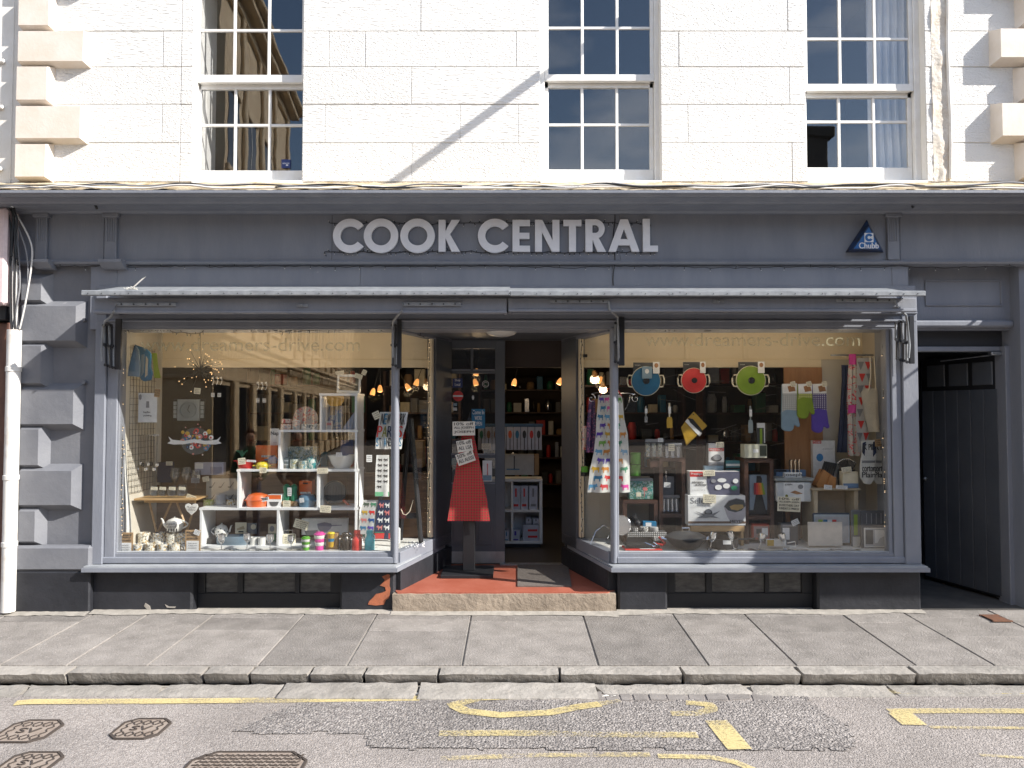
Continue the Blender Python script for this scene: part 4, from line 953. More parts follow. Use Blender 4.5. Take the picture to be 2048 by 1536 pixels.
p0 = W(1996, 700, .24); MB().box(hx_-.14, hx_-.02, .18, .24, z2-.035, z2-.003, c=.006).tube([(hx_-.1, .22, z2-.03), (hx_-.35, .6, z2-.06)], .006).build("door_closer", M_METAL, B)

# =================================================================== FASCIA LETTERING
SG = thing("shop_sign", "large pale metallic letters COOK CENTRAL fixed across the grey fascia", "sign", (0,0,0))
M_LET = mat("brushed_sign_letters", (.80,.80,.82), .4, 0, col2=(.74,.74,.77), nscale=14)
YL0, YL1 = YF-.038, YF-.010; st = 14.5
T, Bo = 438.5, 504.0
def zz(v): return W(1024, v, YL0).z
def xx(v): return W(v, 470, YL0).x
def letter(pieces, px):
    mb = MB()
    for i, pts in enumerate(pieces):
        if callable(pts): pts(mb, i*.0012)
        else: mb.prism([(xx(a), zz(b)) for a, b in pts], YL0+i*.0012, YL1)
    mb.build("letter", M_LET, SG)
def ringp(cx, cy, ro, a0=0, a1=360, ri=None, sx=1.0):
    k = zz(0)-zz(1)
    def f(mb, dy): mb.ring(xx(cx), zz(cy), ro*k, (ri if ri is not None else ro-st)*k, YL0+dy, YL1, a0, a1, 48 if a1-a0 > 200 else 24, sx=sx)
    return f
my = (T+Bo)/2; h2 = (Bo-T)/2
letter([ringp(700, my, h2+.5, 38, 322)], 0)
letter([ringp(762, my, h2+.8)], 0); letter([ringp(835, my, h2+.8)], 0)
letter([[(877,T+1),(891,T+1),(891,Bo-1),(877,Bo-1)], [(890,my+3),(890,my-8),(903,T+1),(919,T+1),(900,my-3),(920,Bo-1),(903,Bo-1)]], 0)
letter([ringp(990, my, h2+.5, 38, 322)], 0)
letter([[(1025,T+1),(1039,T+1),(1039,Bo-1),(1025,Bo-1)], [(1038,T+1),(1060,T+1),(1060,T+13),(1038,T+13)], [(1038,my-6),(1059,my-6),(1059,my+6),(1038,my+6)], [(1038,Bo-13),(1060,Bo-13),(1060,Bo-1),(1038,Bo-1)]], 0)
letter([[(1070,T+1),(1084,T+1),(1084,Bo-1),(1070,Bo-1)], [(1105,T+1),(1119,T+1),(1119,Bo-1),(1105,Bo-1)], [(1083,T+1),(1085,T+1),(1106,Bo-22),(1106,Bo-1),(1104,Bo-1),(1083,T+24)]], 0)
letter([[(1127,T+1),(1163,T+1),(1163,T+13),(1127,T+13)], [(1138,T+12),(1152,T+12),(1152,Bo-1),(1138,Bo-1)]], 0)
letter([[(1171,T),(1185,T),(1185,Bo-1),(1171,Bo-1)], [(1184,T),(1191,T),(1191,T+11),(1184,T+11)], [(1184,T+27),(1191,T+27),(1191,T+38),(1184,T+38)], ringp(1190, T+19, 19, -90, 90, 8), [(1188,T+36),(1196,T+34),(1212,Bo-1),(1195,Bo-1),(1184,T+38)]], 0)
letter([[(1241,T),(1255,T),(1232,Bo-1),(1217,Bo-1)], [(1242,T),(1256,T),(1279,Bo-1),(1264,Bo-1)], [(1234,Bo-26),(1262,Bo-26),(1265,Bo-14),(1231,Bo-14)]], 0)
letter([[(1286,T-1),(1300,T-1),(1300,Bo-1),(1286,Bo-1)], [(1299,Bo-13),(1316,Bo-13),(1316,Bo-1),(1299,Bo-1)]], 0)
# alarm box: a blue triangle
AB = thing("alarm_box", "blue triangular alarm box lettered Chubb on the right of the fascia", "alarm box", (0,0,0))
def tri(y, k=0): return [(W(1700+k*1.6,502-k,y).x, W(1024,502-k,y).z), (W(1767-k*1.6,502-k,y).x, W(1024,502-k,y).z), (W(1738,445+k*1.9,y).x, W(1024,445+k*1.9,y).z)]
a = tri(YF, -3); b = tri(YF-.085, 3)
MB().add([(p[0]-.02, YF-.002, p[1]) for p in a]+[(p[0], YF-.085, p[1]) for p in b], [(0,1,2),(3,4,5),(0,1,4,3),(1,2,5,4),(2,0,3,5)]).build("case", [mat("dull_blue_case", (.012,.045,.14), .45, col2=(.02,.02,.03), nscale=14)], AB)
MB().prism(tri(YF-.087, 5), YF-.0875, YF-.0852).build("face", C("alarm_blue", .025,.13,.36,.35), AB)
x0, x1, z0, z1 = rect(1729, 466, 1747, 484, YF-.089); MB().box(x0, x1, YF-.0892, YF-.0877, z0, z1).build("logo_square", M_WHITE, AB)
mb = MB(); k = (x1-x0); mb.ring((x0+x1)/2, (z0+z1)/2, k*.44, k*.17, YF-.0905, YF-.0893, 30, 330); mb.build("logo_letter", C("alarm_blue", .025,.13,.36,.35), AB)
x0, x1, z0, z1 = rect(1718, 485, 1757, 497, YF-.089); mb = MB(); put_text(mb, "Chubb", x0, x1, z0, z1, YF-.0885); put_text(mb, "Chubb", x0+.003, x1+.003, z0, z1, YF-.0888); mb.build("lettering", M_WHITE, AB)

# =================================================================== PIPES, CABLES, NEIGHBOURS
p0, p1 = W(29, 660, -.13), W(22, 1228, -.13)
DP = thing("drain_pipe", "stout white painted drainpipe at the left edge of the shop with cables entering its top", "drainpipe", (p1.x, -.13, 0))
M_PIPE = mat("white_painted_iron", (.72,.70,.66), .5, col2=(.55,.48,.42), nscale=9, ndetail=8, lo=.5, hi=.75, bump=.4, bscale=18)
MB().lathe([(.054,.02),(.054,p0.z),(.046,p0.z),(.050,p0.z-.1)], (p0.x-p1.x, 0, 0), 24).build("pipe", M_PIPE, DP)
for z in (p0.z-.35, 1.1, .55): MB().lathe([(.054,0),(.060,.004),(.060,.04),(.054,.044)], (p0.x-p1.x, 0, z), 24).build("collar", M_PIPE, DP)
CB = 0
cabs = [((22,410),(33,470),(34,540),(33,600),(34,662),M_CABLEW,.011), ((18,415),(24,500),(26,600),(26,640),(28,665),M_CABLEW,.009), ((24,420),(34,470),(40,560),(36,600),(24,664),M_CABLE,.006),
        ((30,440),(52,500),(56,560),(48,620),(36,664),M_CABLE,.007), ((34,430),(60,480),(64,520),(52,600),(38,664),M_CABLEW,.007), ((16,420),(22,470),(20,560),(22,640),(24,664),M_CABLEK,.008), ((10,405),(26,430),(30,500),(28,580),(30,664),M_CABLEK,.009),
        ((8,398),(20,402),(28,415),(26,450),(22,520),M_CABLEK,.010), ((28,398),(24,412),(34,440),(30,480),(36,530),M_CABLEK,.008)]
desc = ["thick pale conduit", "second pale conduit", "thin grey cable looping", "grey cable bowing right", "pale cable swinging widest", "black cable hugging the conduit", "black cable from the corner bracket", "thick black cable curling", "short black cable hanging"]
for i, c in enumerate(cabs):
    pts = []; K = [Vector((a, b, 0)) for a, b in c[:5]]
    for s in range(4):
        for u in range(6):
            t = u/6; pA, pB, pC, pD = K[max(0,s-1)], K[s], K[s+1], K[min(4,s+2)]
            v = .5*((2*pB)+(-pA+pC)*t+(2*pA-5*pB+4*pC-pD)*t*t+(-pA+3*pB-3*pC+pD)*t**3); pts.append(W(v.x, v.y, -.13-.006*i))
    pts.append(W(K[4].x, K[4].y, -.13-.003*i))
    one(MB().tube(pts, c[6], 6), "cable", c[5], desc[i] + " at the top left corner above the drainpipe", "cable", "cables above the drainpipe")
one(MB().tube([W(2,392,-.2), W(18,396,-.22), W(26,404,-.2), W(24,412,-.18)], .02, 6), "junction_bundle", M_STEEL, "crumpled foil wrapped cable joint at the top left corner", "cable joint")
# cables lying along the lip of the cornice
for i in range(6):
    rr = random.Random(i+40); pts = []; x = (-4.4, -4.3, -1.9, -.4, .8, -4.2)[i]; xe = (4.8, .6, 4.8, 2.2, 4.8, -1.5)[i]; ph = rr.random()*9
    while x < xe:
        y = yl+.03+.05*noise.noise(Vector((x*1.3, i*3, ph)))+.012*i*.4; v = (.02-y)/(.02-yl)
        pts.append((x, y, ZL+.010+.012*i*.3+(ZW-ZL)*max(0, 1-v)+.022*max(0, noise.noise(Vector((x*2.1, i*7, ph))))*2)); x += .07
    one(MB().tube(pts, .0065 if i % 2 else .0085, 5), "cable", (M_CABLEW, M_CABLE, M_CABLEK)[i % 3], ["pale cable running the whole length of the cornice", "grey cable along the left half of the cornice", "black cable along the right half of the cornice", "short pale cable on the middle of the cornice", "grey cable along the right part of the cornice", "short black cable at the left end of the cornice"][i], "cable", "cables along the cornice")
# fairy lights hung along the front, wires with tiny bulbs
BULB = mat("small_warm_bulb", (1.0,.70,.40), .4, emit=.45); BULBC = mat("clear_small_bulb", (.62,.62,.60), .2)
def fairy(name_label, path, y, nb, seed, drop=7, mt=None, bm=None, r=.0028, br=.0042):
    rr = random.Random(seed); t = thing("fairy_lights", name_label, "fairy lights", (0,0,0), group="strings of fairy lights on the shopfront")
    pts = []; tot = []
    for a, b in zip(path, path[1:]):
        n = max(2, int(math.hypot(b[0]-a[0], b[1]-a[1])/9))
        for i in range(n):
            px = a[0]+(b[0]-a[0])*i/n+rr.uniform(-1,1); py = a[1]+(b[1]-a[1])*i/n+rr.uniform(-1.6,1.6); yy = y if not callable(y) else y(px); pts.append(W(px, py, yy+rr.uniform(-.003,.003)))
    MB().tube(pts, r, 4).build("wire", mt or M_CABLEK, t); b = MB(); w2 = MB(); step = max(1, len(pts)//nb)
    for p in pts[::step]:
        d = Vector((rr.uniform(-.5,.5), 0, rr.choice((-1,-1,.8)))).normalized()*rr.uniform(.018,.03); q = p+d; w2.tube([p, q], .0028, 4); b.ball(tuple(q), br, n=4)
    tag(w2.build("stems", M_CABLEK, t), kind='stuff'); tag(b.build("bulbs", bm or BULBC, t), kind='stuff')
def sw(x0, x1, y, a, n=10, seed=0):
    rr = random.Random(seed); return [(x0+(x1-x0)*i/n, y+rr.uniform(-a,a)) for i in range(n+1)]
fairy("fairy lights on a dark wire running under the cornice along the whole fascia", sw(50, 1400, 401, 2, 18, 1)+sw(1460, 2060, 404, 3, 8, 2), -.13, 70, 1)
fairy("fairy lights strung behind the upper edge of the sign letters", sw(660, 1310, 447, 2, 10, 3), YF-.008, 46, 3)
fairy("fairy lights strung behind the lower edge of the sign letters", sw(1310, 650, 503, 2, 10, 5)+[(655,520)], YF-.008, 46, 5)
fairy("fairy lights hanging under the string moulding below the fascia", sw(120, 2040, 534, 2.5, 24, 7), -.07, 34, 7)
one(MB().tube([W(1228+2*math.sin(i), 415+i*13, YF-.005) for i in range(13)], .004, 5), "cable", M_CABLEK, "thin black cable hanging down the fascia across the letter R", "cable")
for i, (px, py) in enumerate(((190,408),(1822,405))):
    a, b = W(px, py-4, -.2), W(px+4, py+10, -.2); one(MB().tube([a, W(px+1, py+3, -.22), b], .010, 6), "cable_hook", M_CABLEK, "black hook under the cornice near the " + ("left" if i == 0 else "right") + " pilaster strip", "hook")
# straw and feather caught on the awning lid
p = W(262, 580, ya-.01); mb = MB(); rr = random.Random(3)
for i in range(16): a = rr.uniform(0, PI); L_ = rr.uniform(.02,.06); mb.tube([(p.x+rr.uniform(-.05,.05), p.y+rr.uniform(-.01,.03), p.z+rr.uniform(0,.02)), (p.x+L_*math.cos(a), p.y+rr.uniform(-.02,.02), p.z+L_*math.sin(a)*.6)], .0022, 4)
mb.prism([(p.x+.01,p.z+.02),(p.x+.035,p.z+.03),(p.x+.115,p.z+.105),(p.x+.085,p.z+.09)], p.y-.002, p.y+.002)
one(mb, "nest_straw", C("bleached_straw", .66,.64,.58,.8), "tuft of bleached straw caught on the left end of the awning lid", "straw")
# neighbour on the left: brown shopfront edge, pink sign end
NB = thing("neighbour_shop", "brown shopfront of the next building showing at the left edge", "building", (-4.4, 0, 0))
MB().box(-2.5, W(14,900,-.05).x+4.4, -.05, .4, 0, W(5,645,-.05).z, c=.01).build("brown_front", mat("brown_joinery", (.10,.045,.035), .5, col2=(.16,.075,.05), nscale=6, stretch=(4,1,1)), NB)
MB().box(-2.5, W(14,640,-.1).x+4.4, -.12, .3, W(5,640,-.1).z, W(5,612,-.1).z, c=.006).build("dark_cornice", M_BLKP, NB)
MB().box(-2.5, W(11,500,-.2).x+4.4, -.2, .3, W(5,609,-.2).z, W(5,414,-.2).z, c=.02).build("sign_end", C("pale_pink_sign", .75,.60,.60,.4), NB)
MB().box(-2.5, XL-.05+4.4, .0, .4, ZW-.3, ZT).build("upper_wall", M_REND, NB)
MB().box(-2.5, XL-.3+4.4, .05, .4, W(5,414,-.2).z, ZW-.3).build("middle_wall", M_BLKP, NB)
for a, b in ((120,128),(212,220),(335,343)): MB().box(-.9, XL-.06+4.4-.05, -.03, -.001, W(10,b,0).z, W(10,a,0).z, c=.01).build("string_course", M_REND, NB)
# unseen awning, pole and sign, guessed and added for the shade they throw
NR = thing("unseen_awning", "unseen dark canvas awning to the right, guessed from its shade", "awning", (4.70, 0, 0))
MB().prism([(0.0, 3.02), (-1.36, 2.36), (-1.36, 2.345), (0.0, 3.0)], 0.0, 3.4, ax='x').build("canvas", mat("dark_canvas", (.035,.035,.04), .9), NR)
for x in (.05, 3.3): MB().tube([(x, 0, 2.3), (x, -1.34, 2.33)], .015, 6).build("arm", M_DKMET, NR)
FP = thing("unseen_pole", "unseen slim white pole on the wall above the view, guessed from its shadow", "pole", (1.72, 0, 0))
z = W(1500, -115, 0).z
P_ = Vector((W(1400,0,0).x, 0, W(1400,-82,0).z)); FP.location = (P_.x, 0, P_.z)
MB().tube([(0,0,0), (0,-1.25,0)], [.045,.035], 8).build("pole", M_WHITEW, FP); MB().lathe([(.07,0),(.07,-.03),(.03,-.04)], (0,0,0), 14, ax='y').build("wall_plate", M_WHITEW, FP)
HS = thing("unseen_sign", "unseen projecting sign board to the right, guessed from its shade", "sign", (4.75, 0, 2.85))
MB().box(-.015, .015, -1.45, -.75, -.14, .14, c=.004).build("board", M_BLKP, HS); MB().tube([(0,0,.16),(0,-1.45,.16)], .012, 6).build("bracket", M_DKMET, HS)

# =================================================================== ACROSS THE STREET (seen in the glass)
M_OPS = mat("buff_sandstone", (.62,.50,.34), .8, col2=(.50,.38,.25), nscale=2, ndetail=6, bump=.4, bscale=8, bdist=.01)
M_OPG = mat("dark_window_glass", (.02,.022,.026), .1); M_ROOFS = mat("slate_roof", (.06,.065,.075), .7)
def opp_building(xc, yc, ang, L_, H, depth, label, gf=3.2, bay=1.5):
    t = thing("sandstone_building", label, "building", (xc-math.cos(ang)*L_, yc-math.sin(ang)*L_, -.1), ang)
    # local x runs along the facade away from the corner, local y into the building
    MB().box(0, L_, 0, depth, 0, H).build("wall", M_OPS, t)
    for z, d, hh in ((gf-.75, .06, .10), (gf-.08, .22, .16), (gf+.08, .34, .10), (H-.5, .10, .2), (H-.3, .35, .18), (H-.12, .5, .12)):
        MB().box(-d, L_+d, -d, depth+d, z, z+hh, c=.02).build("cornice", M_OPS, t)
    n = max(1, int(L_/bay)); b = L_/n
    for i in range(n):
        x = i*b
        MB().box(x+b*.26, x+b*.96, -.012, .02, .5, gf-.85).build("shop_window", M_OPG, t)
        MB().box(x-.0, x+b*.22, -.10, .0, 0, gf-.75, c=.02).build("pier", M_OPS, t)
        for k in range(int((H-gf-.8)//2.9)+0 or 1):
            z = gf+.8+k*2.9
            if z+1.7 > H-.5: continue
            w = MB().box(x+b*.32, x+b*.86, -.012, .02, z, z+1.75).build("window", M_OPG, t)
            MB().box(x+b*.25, x+b*.93, -.08, .0, z-.14, z-.001, c=.015).build("sill", M_OPS, w); MB().box(x+b*.27, x+b*.91, -.06, .0, z+1.76, z+1.95, c=.015).build("lintel", M_OPS, w)
            MB().box(x+b*.58, x+b*.60, -.02, -.0125, z, z+1.75).build("glazing_bar", M_WHITEW, w)
        MB().box(x-.02, x+b*.12, -.09, .0, gf+.2, H-.5, c=.02).build("pilaster", M_OPS, t)
    mb = MB(); m = int(L_/.22)
    for i in range(m): x = i*L_/m; mb.box(x+.03, x+.14, -.18, -.0, gf-.28, gf-.12)
    tag(mb.build("dentils", M_OPS, t), kind='stuff')
    MB().prism([(-.3, H), (depth+.3, H), (depth/2, H+depth*.22)], 0, L_, ax='x').build("roof", M_ROOFS, t)
    return t
opp_building(-5.9, -8.4, R(83), 7.2, 11.0, 5, "tall buff sandstone building across the street with a dentilled shop cornice", 3.15, 1.45)
opp_building(-6.75, -15.7, R(83), 30, 7.2, 6, "long low sandstone terrace in the side street opposite", 3.1, 2.0)
t = thing("sandstone_building", "sandstone building along the far pavement left of the side street", "building", (-21, -9.0, -.1), 0); 
MB().box(0, 10, -5, 0, 0, 11).build("wall", M_OPS, t)
t = thing("stone_tenement", "dark stone tenement across the street on the right", "building", (6.15, -9.2, -.1), 0)
DKS = mat("dark_weathered_stone", (.09,.08,.07), .85, col2=(.06,.055,.05), nscale=2)
MB().box(0, 16, -7, 0, 0, 6.0).build("wall", DKS, t); MB().box(-.3, 16.3, -7.3, .3, 6.001, 6.25, c=.03).build("cornice", DKS, t); MB().box(.05, .62, -1.4, -.05, 6.2, 7.75, c=.03).build("chimney", DKS, t)
MB().box(-.05, .75, -1.5, .03, 7.7, 7.95, c=.03).build("chimney_cap", DKS, t)
for i in range(7):
    for z in (.8, 3.6): MB().box(.8+i*2.2, 1.8+i*2.2, .001, .02, z, z+1.9).build("window", M_OPG, t)
t = thing("far_house", "distant long stone block closing the side street", "building", (-18, -44, -.1), 0); MB().box(0, 53, -8, 0, 0, 14).build("wall", DKS, t); MB().prism([(-8.3,14),(.3,14),(-4,17)], -.3, 53.3, ax='x').build("roof", M_ROOFS, t)

# =================================================================== THINGS IN THE WINDOWS
def gridmat(name, base, line, sx, sz, w=.16, rough=.8, line2=None):
    m = bpy.data.materials.new(name); m.use_nodes = True; nt = m.node_tree; L = nt.links; b = nt.nodes['Principled BSDF']; b.inputs['Roughness'].default_value = rough
    g = nd(nt, 'ShaderNodeNewGeometry'); s_ = nd(nt, 'ShaderNodeSeparateXYZ'); L.new(g.outputs['Position'], s_.inputs[0]); cur = None; col = None
    for ax, sc in (('X', sx), ('Z', sz)):
        mu = nd(nt, 'ShaderNodeMath', operation='MULTIPLY'); mu.inputs[1].default_value = sc; L.new(s_.outputs[ax], mu.inputs[0])
        fr = nd(nt, 'ShaderNodeMath', operation='FRACT'); L.new(mu.outputs[0], fr.inputs[0]); lt = nd(nt, 'ShaderNodeMath', operation='LESS_THAN'); lt.inputs[1].default_value = w; L.new(fr.outputs[0], lt.inputs[0])
        mx = nd(nt, 'ShaderNodeMixRGB'); mx.inputs[2].default_value = (*(line if ax == 'X' or not line2 else line2), 1)
        if col is None: mx.inputs[1].default_value = (*base, 1)
        else: L.new(col, mx.inputs[1])
        L.new(lt.outputs[0], mx.inputs[0]); col = mx.outputs[0]
    L.new(col, b.inputs['Base Color']); return m
def noisemat(name, base, spot, scale, thr=.6, spot2=None):
    m = bpy.data.materials.new(name); m.use_nodes = True; nt = m.node_tree; L = nt.links; b = nt.nodes['Principled BSDF']; b.inputs['Roughness'].default_value = .5
    g = nd(nt, 'ShaderNodeNewGeometry'); col = None
    for k, s_ in enumerate([spot]+([spot2] if spot2 else [])):
        n = nd(nt, 'ShaderNodeTexNoise'); n.inputs['Scale'].default_value = scale*(1+.3*k); n.inputs['Detail'].default_value = 2; n.inputs['Distortion'].default_value = 1.5
        mp_ = nd(nt, 'ShaderNodeMapping'); mp_.inputs['Location'].default_value = (k*7, 0, k*3); L.new(g.outputs['Position'], mp_.inputs[0]); L.new(mp_.outputs[0], n.inputs[0])
        r = nd(nt, 'ShaderNodeMapRange'); r.inputs[1].default_value = thr; r.inputs[2].default_value = thr+.03; L.new(n.outputs[0], r.inputs[0])
        mx = nd(nt, 'ShaderNodeMixRGB'); mx.inputs[2].default_value = (*s_, 1)
        if col is None: mx.inputs[1].default_value = (*base, 1)
        else: L.new(col, mx.inputs[1])
        L.new(r.outputs[0], mx.inputs[0]); col = mx.outputs[0]
    L.new(col, b.inputs['Base Color']); return m
def scribble(mb, x0, x1, z0, z1, y, n, seed, mi=0):
    rr = random.Random(seed); h = (z1-z0)/n
    for i in range(n):
        z = z1-h*(i+.5); x = x0+(x1-x0)*rr.uniform(.02,.12)
        while x < x1-(x1-x0)*.08:
            w = (x1-x0)*rr.uniform(.05,.16)
            a = rr.uniform(-.25,.25)*h; t = h*.13
            mb.prism([(x, z-t+a), (min(x+w, x1), z-t-a), (min(x+w, x1), z+t-a), (x, z+t+a)], y-.0006, y, mi); x += w+(x1-x0)*rr.uniform(.02,.07)
def card(px0, py0, px1, py1, y, label, lines=None, rot=0, mt=None, cat="price tag", name="price_tag", ink=None, n=3, group=None):
    x0, x1, z0, z1 = rect(px0, py0, px1, py1, y); cx, cz = (x0+x1)/2, (z0+z1)/2; w, h = (x1-x0)/2, (z1-z0)/2
    t = thing(name, label, cat, (cx, y, cz), 0, group, ry=R(-rot))
    MB().box(-w, w, -.001, .001, -h, h, c=.0004).build("card", mt or M_CREAM, t)
    mb = MB()
    if lines:
        k = len(lines)
        for i, s in enumerate(lines):
            a = h*.88-2*h*.88*i/k; b = a-2*h*.88/k*.72; f = 1 if len(s) > 5 else .62
            put_text(mb, s, -w*.86*f, w*.86*f, b, a, -.0022, ext=.0005)
            put_text(mb, s, -w*.86*f+.0012, w*.86*f+.0012, b, a, -.0024, ext=.0005)
    else: scribble(mb, -w*.85, w*.85, -h*.8, h*.8, -.0012, n, px0+py0)
    mb.build("handwriting", ink or M_INK, t); return t
def boxi(name, label, cat, px0, py0, px1, py1, y, dep, mt, deco=(), rot=0, c=.002, body="carton", group=None, top=None):
    """carton standing with its face at depth y; deco: (u0,v0,u1,v1,material,name,text) on the face, v measured from the top"""
    x0, x1, z0, z1 = rect(px0, py0, px1, py1, y); cx = (x0+x1)/2; w = (x1-x0)/2; H = z1-z0
    t = thing(name, label, cat, (cx, y, z0), R(rot), group)
    MB().box(-w, w, 0, dep, 0, H, c=c).build(body, mt, t)
    for k, d in enumerate(deco):
        u0, v0, u1, v1, m_, nm = d[:6]; a, b, c_, e = -w+2*w*u0, -w+2*w*u1, H*(1-v1), H*(1-v0); yy = -.0008-.0009*k
        if nm == 'text':
            mb = MB(); put_text(mb, d[6], a, b, c_, e, yy-.0006, ext=.0004); put_text(mb, d[6], a+.001, b+.001, c_, e, yy-.0009, ext=.0004); mb.build("lettering", m_, t)
        elif nm == 'round': MB().lathe([(abs(b-a)/2, 0), (abs(b-a)/2, -.0008)], ((a+b)/2, yy, (c_+e)/2), 24, ax='y', sy=(e-c_)/max(1e-6,(b-a))).build("print_disc", m_, t)
        elif nm == 'scrib': mb = MB(); scribble(mb, a, b, c_, e, yy, d[6], int(px0+k)); mb.build("small_print", m_, t)
        elif nm == 'poly': MB().prism([(-w+2*w*p, H*(1-q)) for p, q in d[6]], yy-.0006, yy).build("print_shape", m_, t)
        else: MB().box(a, b, yy-.0006, yy, c_, e).build(nm, m_, t)
    return t
def pot(name, label, cat, pxc, pyb, pyt, wpx, y, prof, mt, n=22, sy=1.0, group=None, body="body"):
    """turned piece: prof = (radius 0-1, height 0-1)"""
    a = W(pxc, pyb, y); zt = W(pxc, pyt, y).z; r = wpx/2*(y+6.38)/F
    t = thing(name, label, cat, (a.x, y, a.z), 0, group)
    MB().lathe([(max(p[0]*r, .0004), p[1]*(zt-a.z)) for p in prof], (0,0,0), n, sy=sy).build(body, mt, t)
    return t, r, zt-a.z
def handle(t, x, z0, z1, out, mt, r=.0045, name="handle", y=0):
    s = 1 if out > 0 else -1; P = [(x, y, z1), (x+out*.7, y, z1+.0), (x+out, y, (z0+z1)/2), (x+out*.7, y, z0), (x, y, z0)]
    MB().tube([P[0]]+[(x+out*math.sin(PI*k/8), y, z1-(z1-z0)*k/8) for k in range(1, 8)]+[P[-1]], r, 6).build(name, mt, t)
def flat(name, label, cat, pts, y, th, mt, group=None, part_name="sheet"):
    P = [W(a, b, y) for a, b in pts]; cx = sum(p.x for p in P)/len(P); z0 = min(p.z for p in P)
    t = thing(name, label, cat, (cx, y, z0), 0, group)
    bm = bmesh.new(); vs = [bm.verts.new((p.x-cx, 0, p.z-z0)) for p in P]; f = bm.faces.new(vs); r_ = bmesh.ops.extrude_face_region(bm, geom=[f])
    for v in r_['geom']:
        if isinstance(v, bmesh.types.BMVert): v.co.y += th
    if th > .008: bmesh.ops.bevel(bm, geom=[e for e in bm.edges], offset=min(.006, th*.3), segments=2, affect='EDGES')
    bmesh.ops.recalc_face_normals(bm, faces=bm.faces); bmesh.ops.triangulate(bm, faces=[f for f in bm.faces if len(f.verts) > 4])
    me = bpy.data.meshes.new(part_name); bm.to_mesh(me); bm.free(); me.materials.append(mt)
    o = link(bpy.data.objects.new(part_name, me)); o.parent = t
    return t, (cx, z0)
def onto(t, org, pts, y, mt, name, th=.0015):      # flat detail fixed on a flat thing, given in photo points
    cx, z0 = org; yy = y-t.location.y; P = [W(a, b, y) for a, b in pts]
    return MB().prism([(p.x-cx, p.z-z0) for p in P], yy-th, yy).build(name, mt, t)
def cloth(name, label, cat, rows, y, mt, fold=.012, nf=4, th=.004, nu=26, nv=30, seed=0, group=None, yfn=None):
    """hanging cloth: rows = (py, left px, right px)"""
    def at(v):
        py = rows[0][0]+(rows[-1][0]-rows[0][0])*v
        for a, b in zip(rows, rows[1:]):
            if py <= b[0]+1e-6:
                t = (py-a[0])/max(1e-6, b[0]-a[0]); return py, a[1]+(b[1]-a[1])*t, a[2]+(b[2]-a[2])*t
        return rows[-1]
    def fn(u, v):
        py, l, r = at(v); p = W(l+(r-l)*u, py, y)
        d = fold*(.35+.65*v)*(math.sin(u*nf*2*PI+seed)+.4*math.sin(u*nf*3.7*PI+seed*2+v*2))
        return (p.x, y+d, p.z)
    mb = MB().sheet(fn, nu, nv, th); t = thing(name, label, cat, (0,0,0), 0, group); mb.build("cloth", mt, t); return t, fn
def prints(t, fn, shapes, name="printed_pattern", off=-.0022):
    """flat print laid on a cloth: shapes = (u, v, du, dv, outline, material index)"""
    mb = MB(); mats = []
    for (u, v, du, dv, pts, m_) in shapes:
        if m_ not in mats: mats.append(m_)
        V = []
        for a, b in pts:
            p = fn(min(1, max(0, u+a*du)), min(1, max(0, v-b*dv))); V.append((p[0], p[1]+off-.0002*(len(mb.f) % 3), p[2]))
        mb.add(V, [tuple(range(len(V)))], mats.index(m_))
    o = mb.build(name, mats, t); o['kind'] = 'stuff'; return o
COW = [(0,.55),(.08,.62),(.10,.85),(.18,.98),(.24,.85),(.34,.80),(.60,.78),(.88,.82),(1,.74),(1,.30),(.97,.02),(.88,.0),(.86,.34),(.72,.36),(.50,.34),(.42,.36),(.40,.0),(.30,.0),(.27,.38),(.20,.48),(.10,.44)]
HEN = [(0,.2),(.2,0),(.7,0),(.9,.3),(1,.7),(.8,.6),(.6,.5),(.45,.9),(.3,1),(.25,.8),(.1,.7),(.2,.5)]
DOG = [(0,.5),(.1,.75),(.2,.7),(.25,.95),(.32,.75),(.45,.6),(.8,.65),(1,.95),(.97,.5),(.95,0),(.8,0),(.8,.3),(.5,.3),(.45,0),(.3,0),(.3,.4),(.12,.45)]
FL = [(math.cos(a*2*PI/10)*(.5 if a % 2 else .3)+.5, math.sin(a*2*PI/10)*(.5 if a % 2 else .3)+.5) for a in range(10)]
CIRC = [(.5+.5*math.cos(a*PI/6), .5+.5*math.sin(a*PI/6)) for a in range(12)]

# ---------------------------------------------------------------- LEFT WINDOW
# stepped white shelving
SH = thing("display_shelving", "stepped white open shelving filled with orange, blue and floral kitchenware", "shelving", (0,0,0))
ys0, ys1 = .20, .50
def shelf(px0, px1, py, n="shelf"):
    a, b = W(px0, py, ys0), W(px1, py, ys0); MB().box(a.x, b.x, ys0, ys1, a.z-.010, a.z+.010, c=.001).build(n, M_SHELF, SH)
def upright(px, py0, py1):
    a, b = W(px, py0, ys0), W(px, py1, ys0); MB().box(a.x-.010, a.x+.010, ys0+.0005, ys1, b.z+.0105, a.z-.0105, c=.001).build("upright", M_SHELF, SH)
zf = zfl
MB().box(W(400,1096,ys0).x, W(715,1096,ys0).x, ys0, ys1, zfl+.001, zfl+.018, c=.001).build("shelf", M_SHELF, SH)
shelf(398, 716, 1018); shelf(473, 716, 941); shelf(555, 716, 862); shelf(638, 716, 789)
for px, a, b in ((402,1018,1094),(556,1018,1094),(712,1018,1094),(477,941,1018),(636,941,1018),(712,941,1018),(559,862,941),(712,862,941),(642,789,862),(712,789,862)): upright(px, a, b)
def fy(py): return 1.22*F/(py-820)-6.38     # depth of a point on the display floor
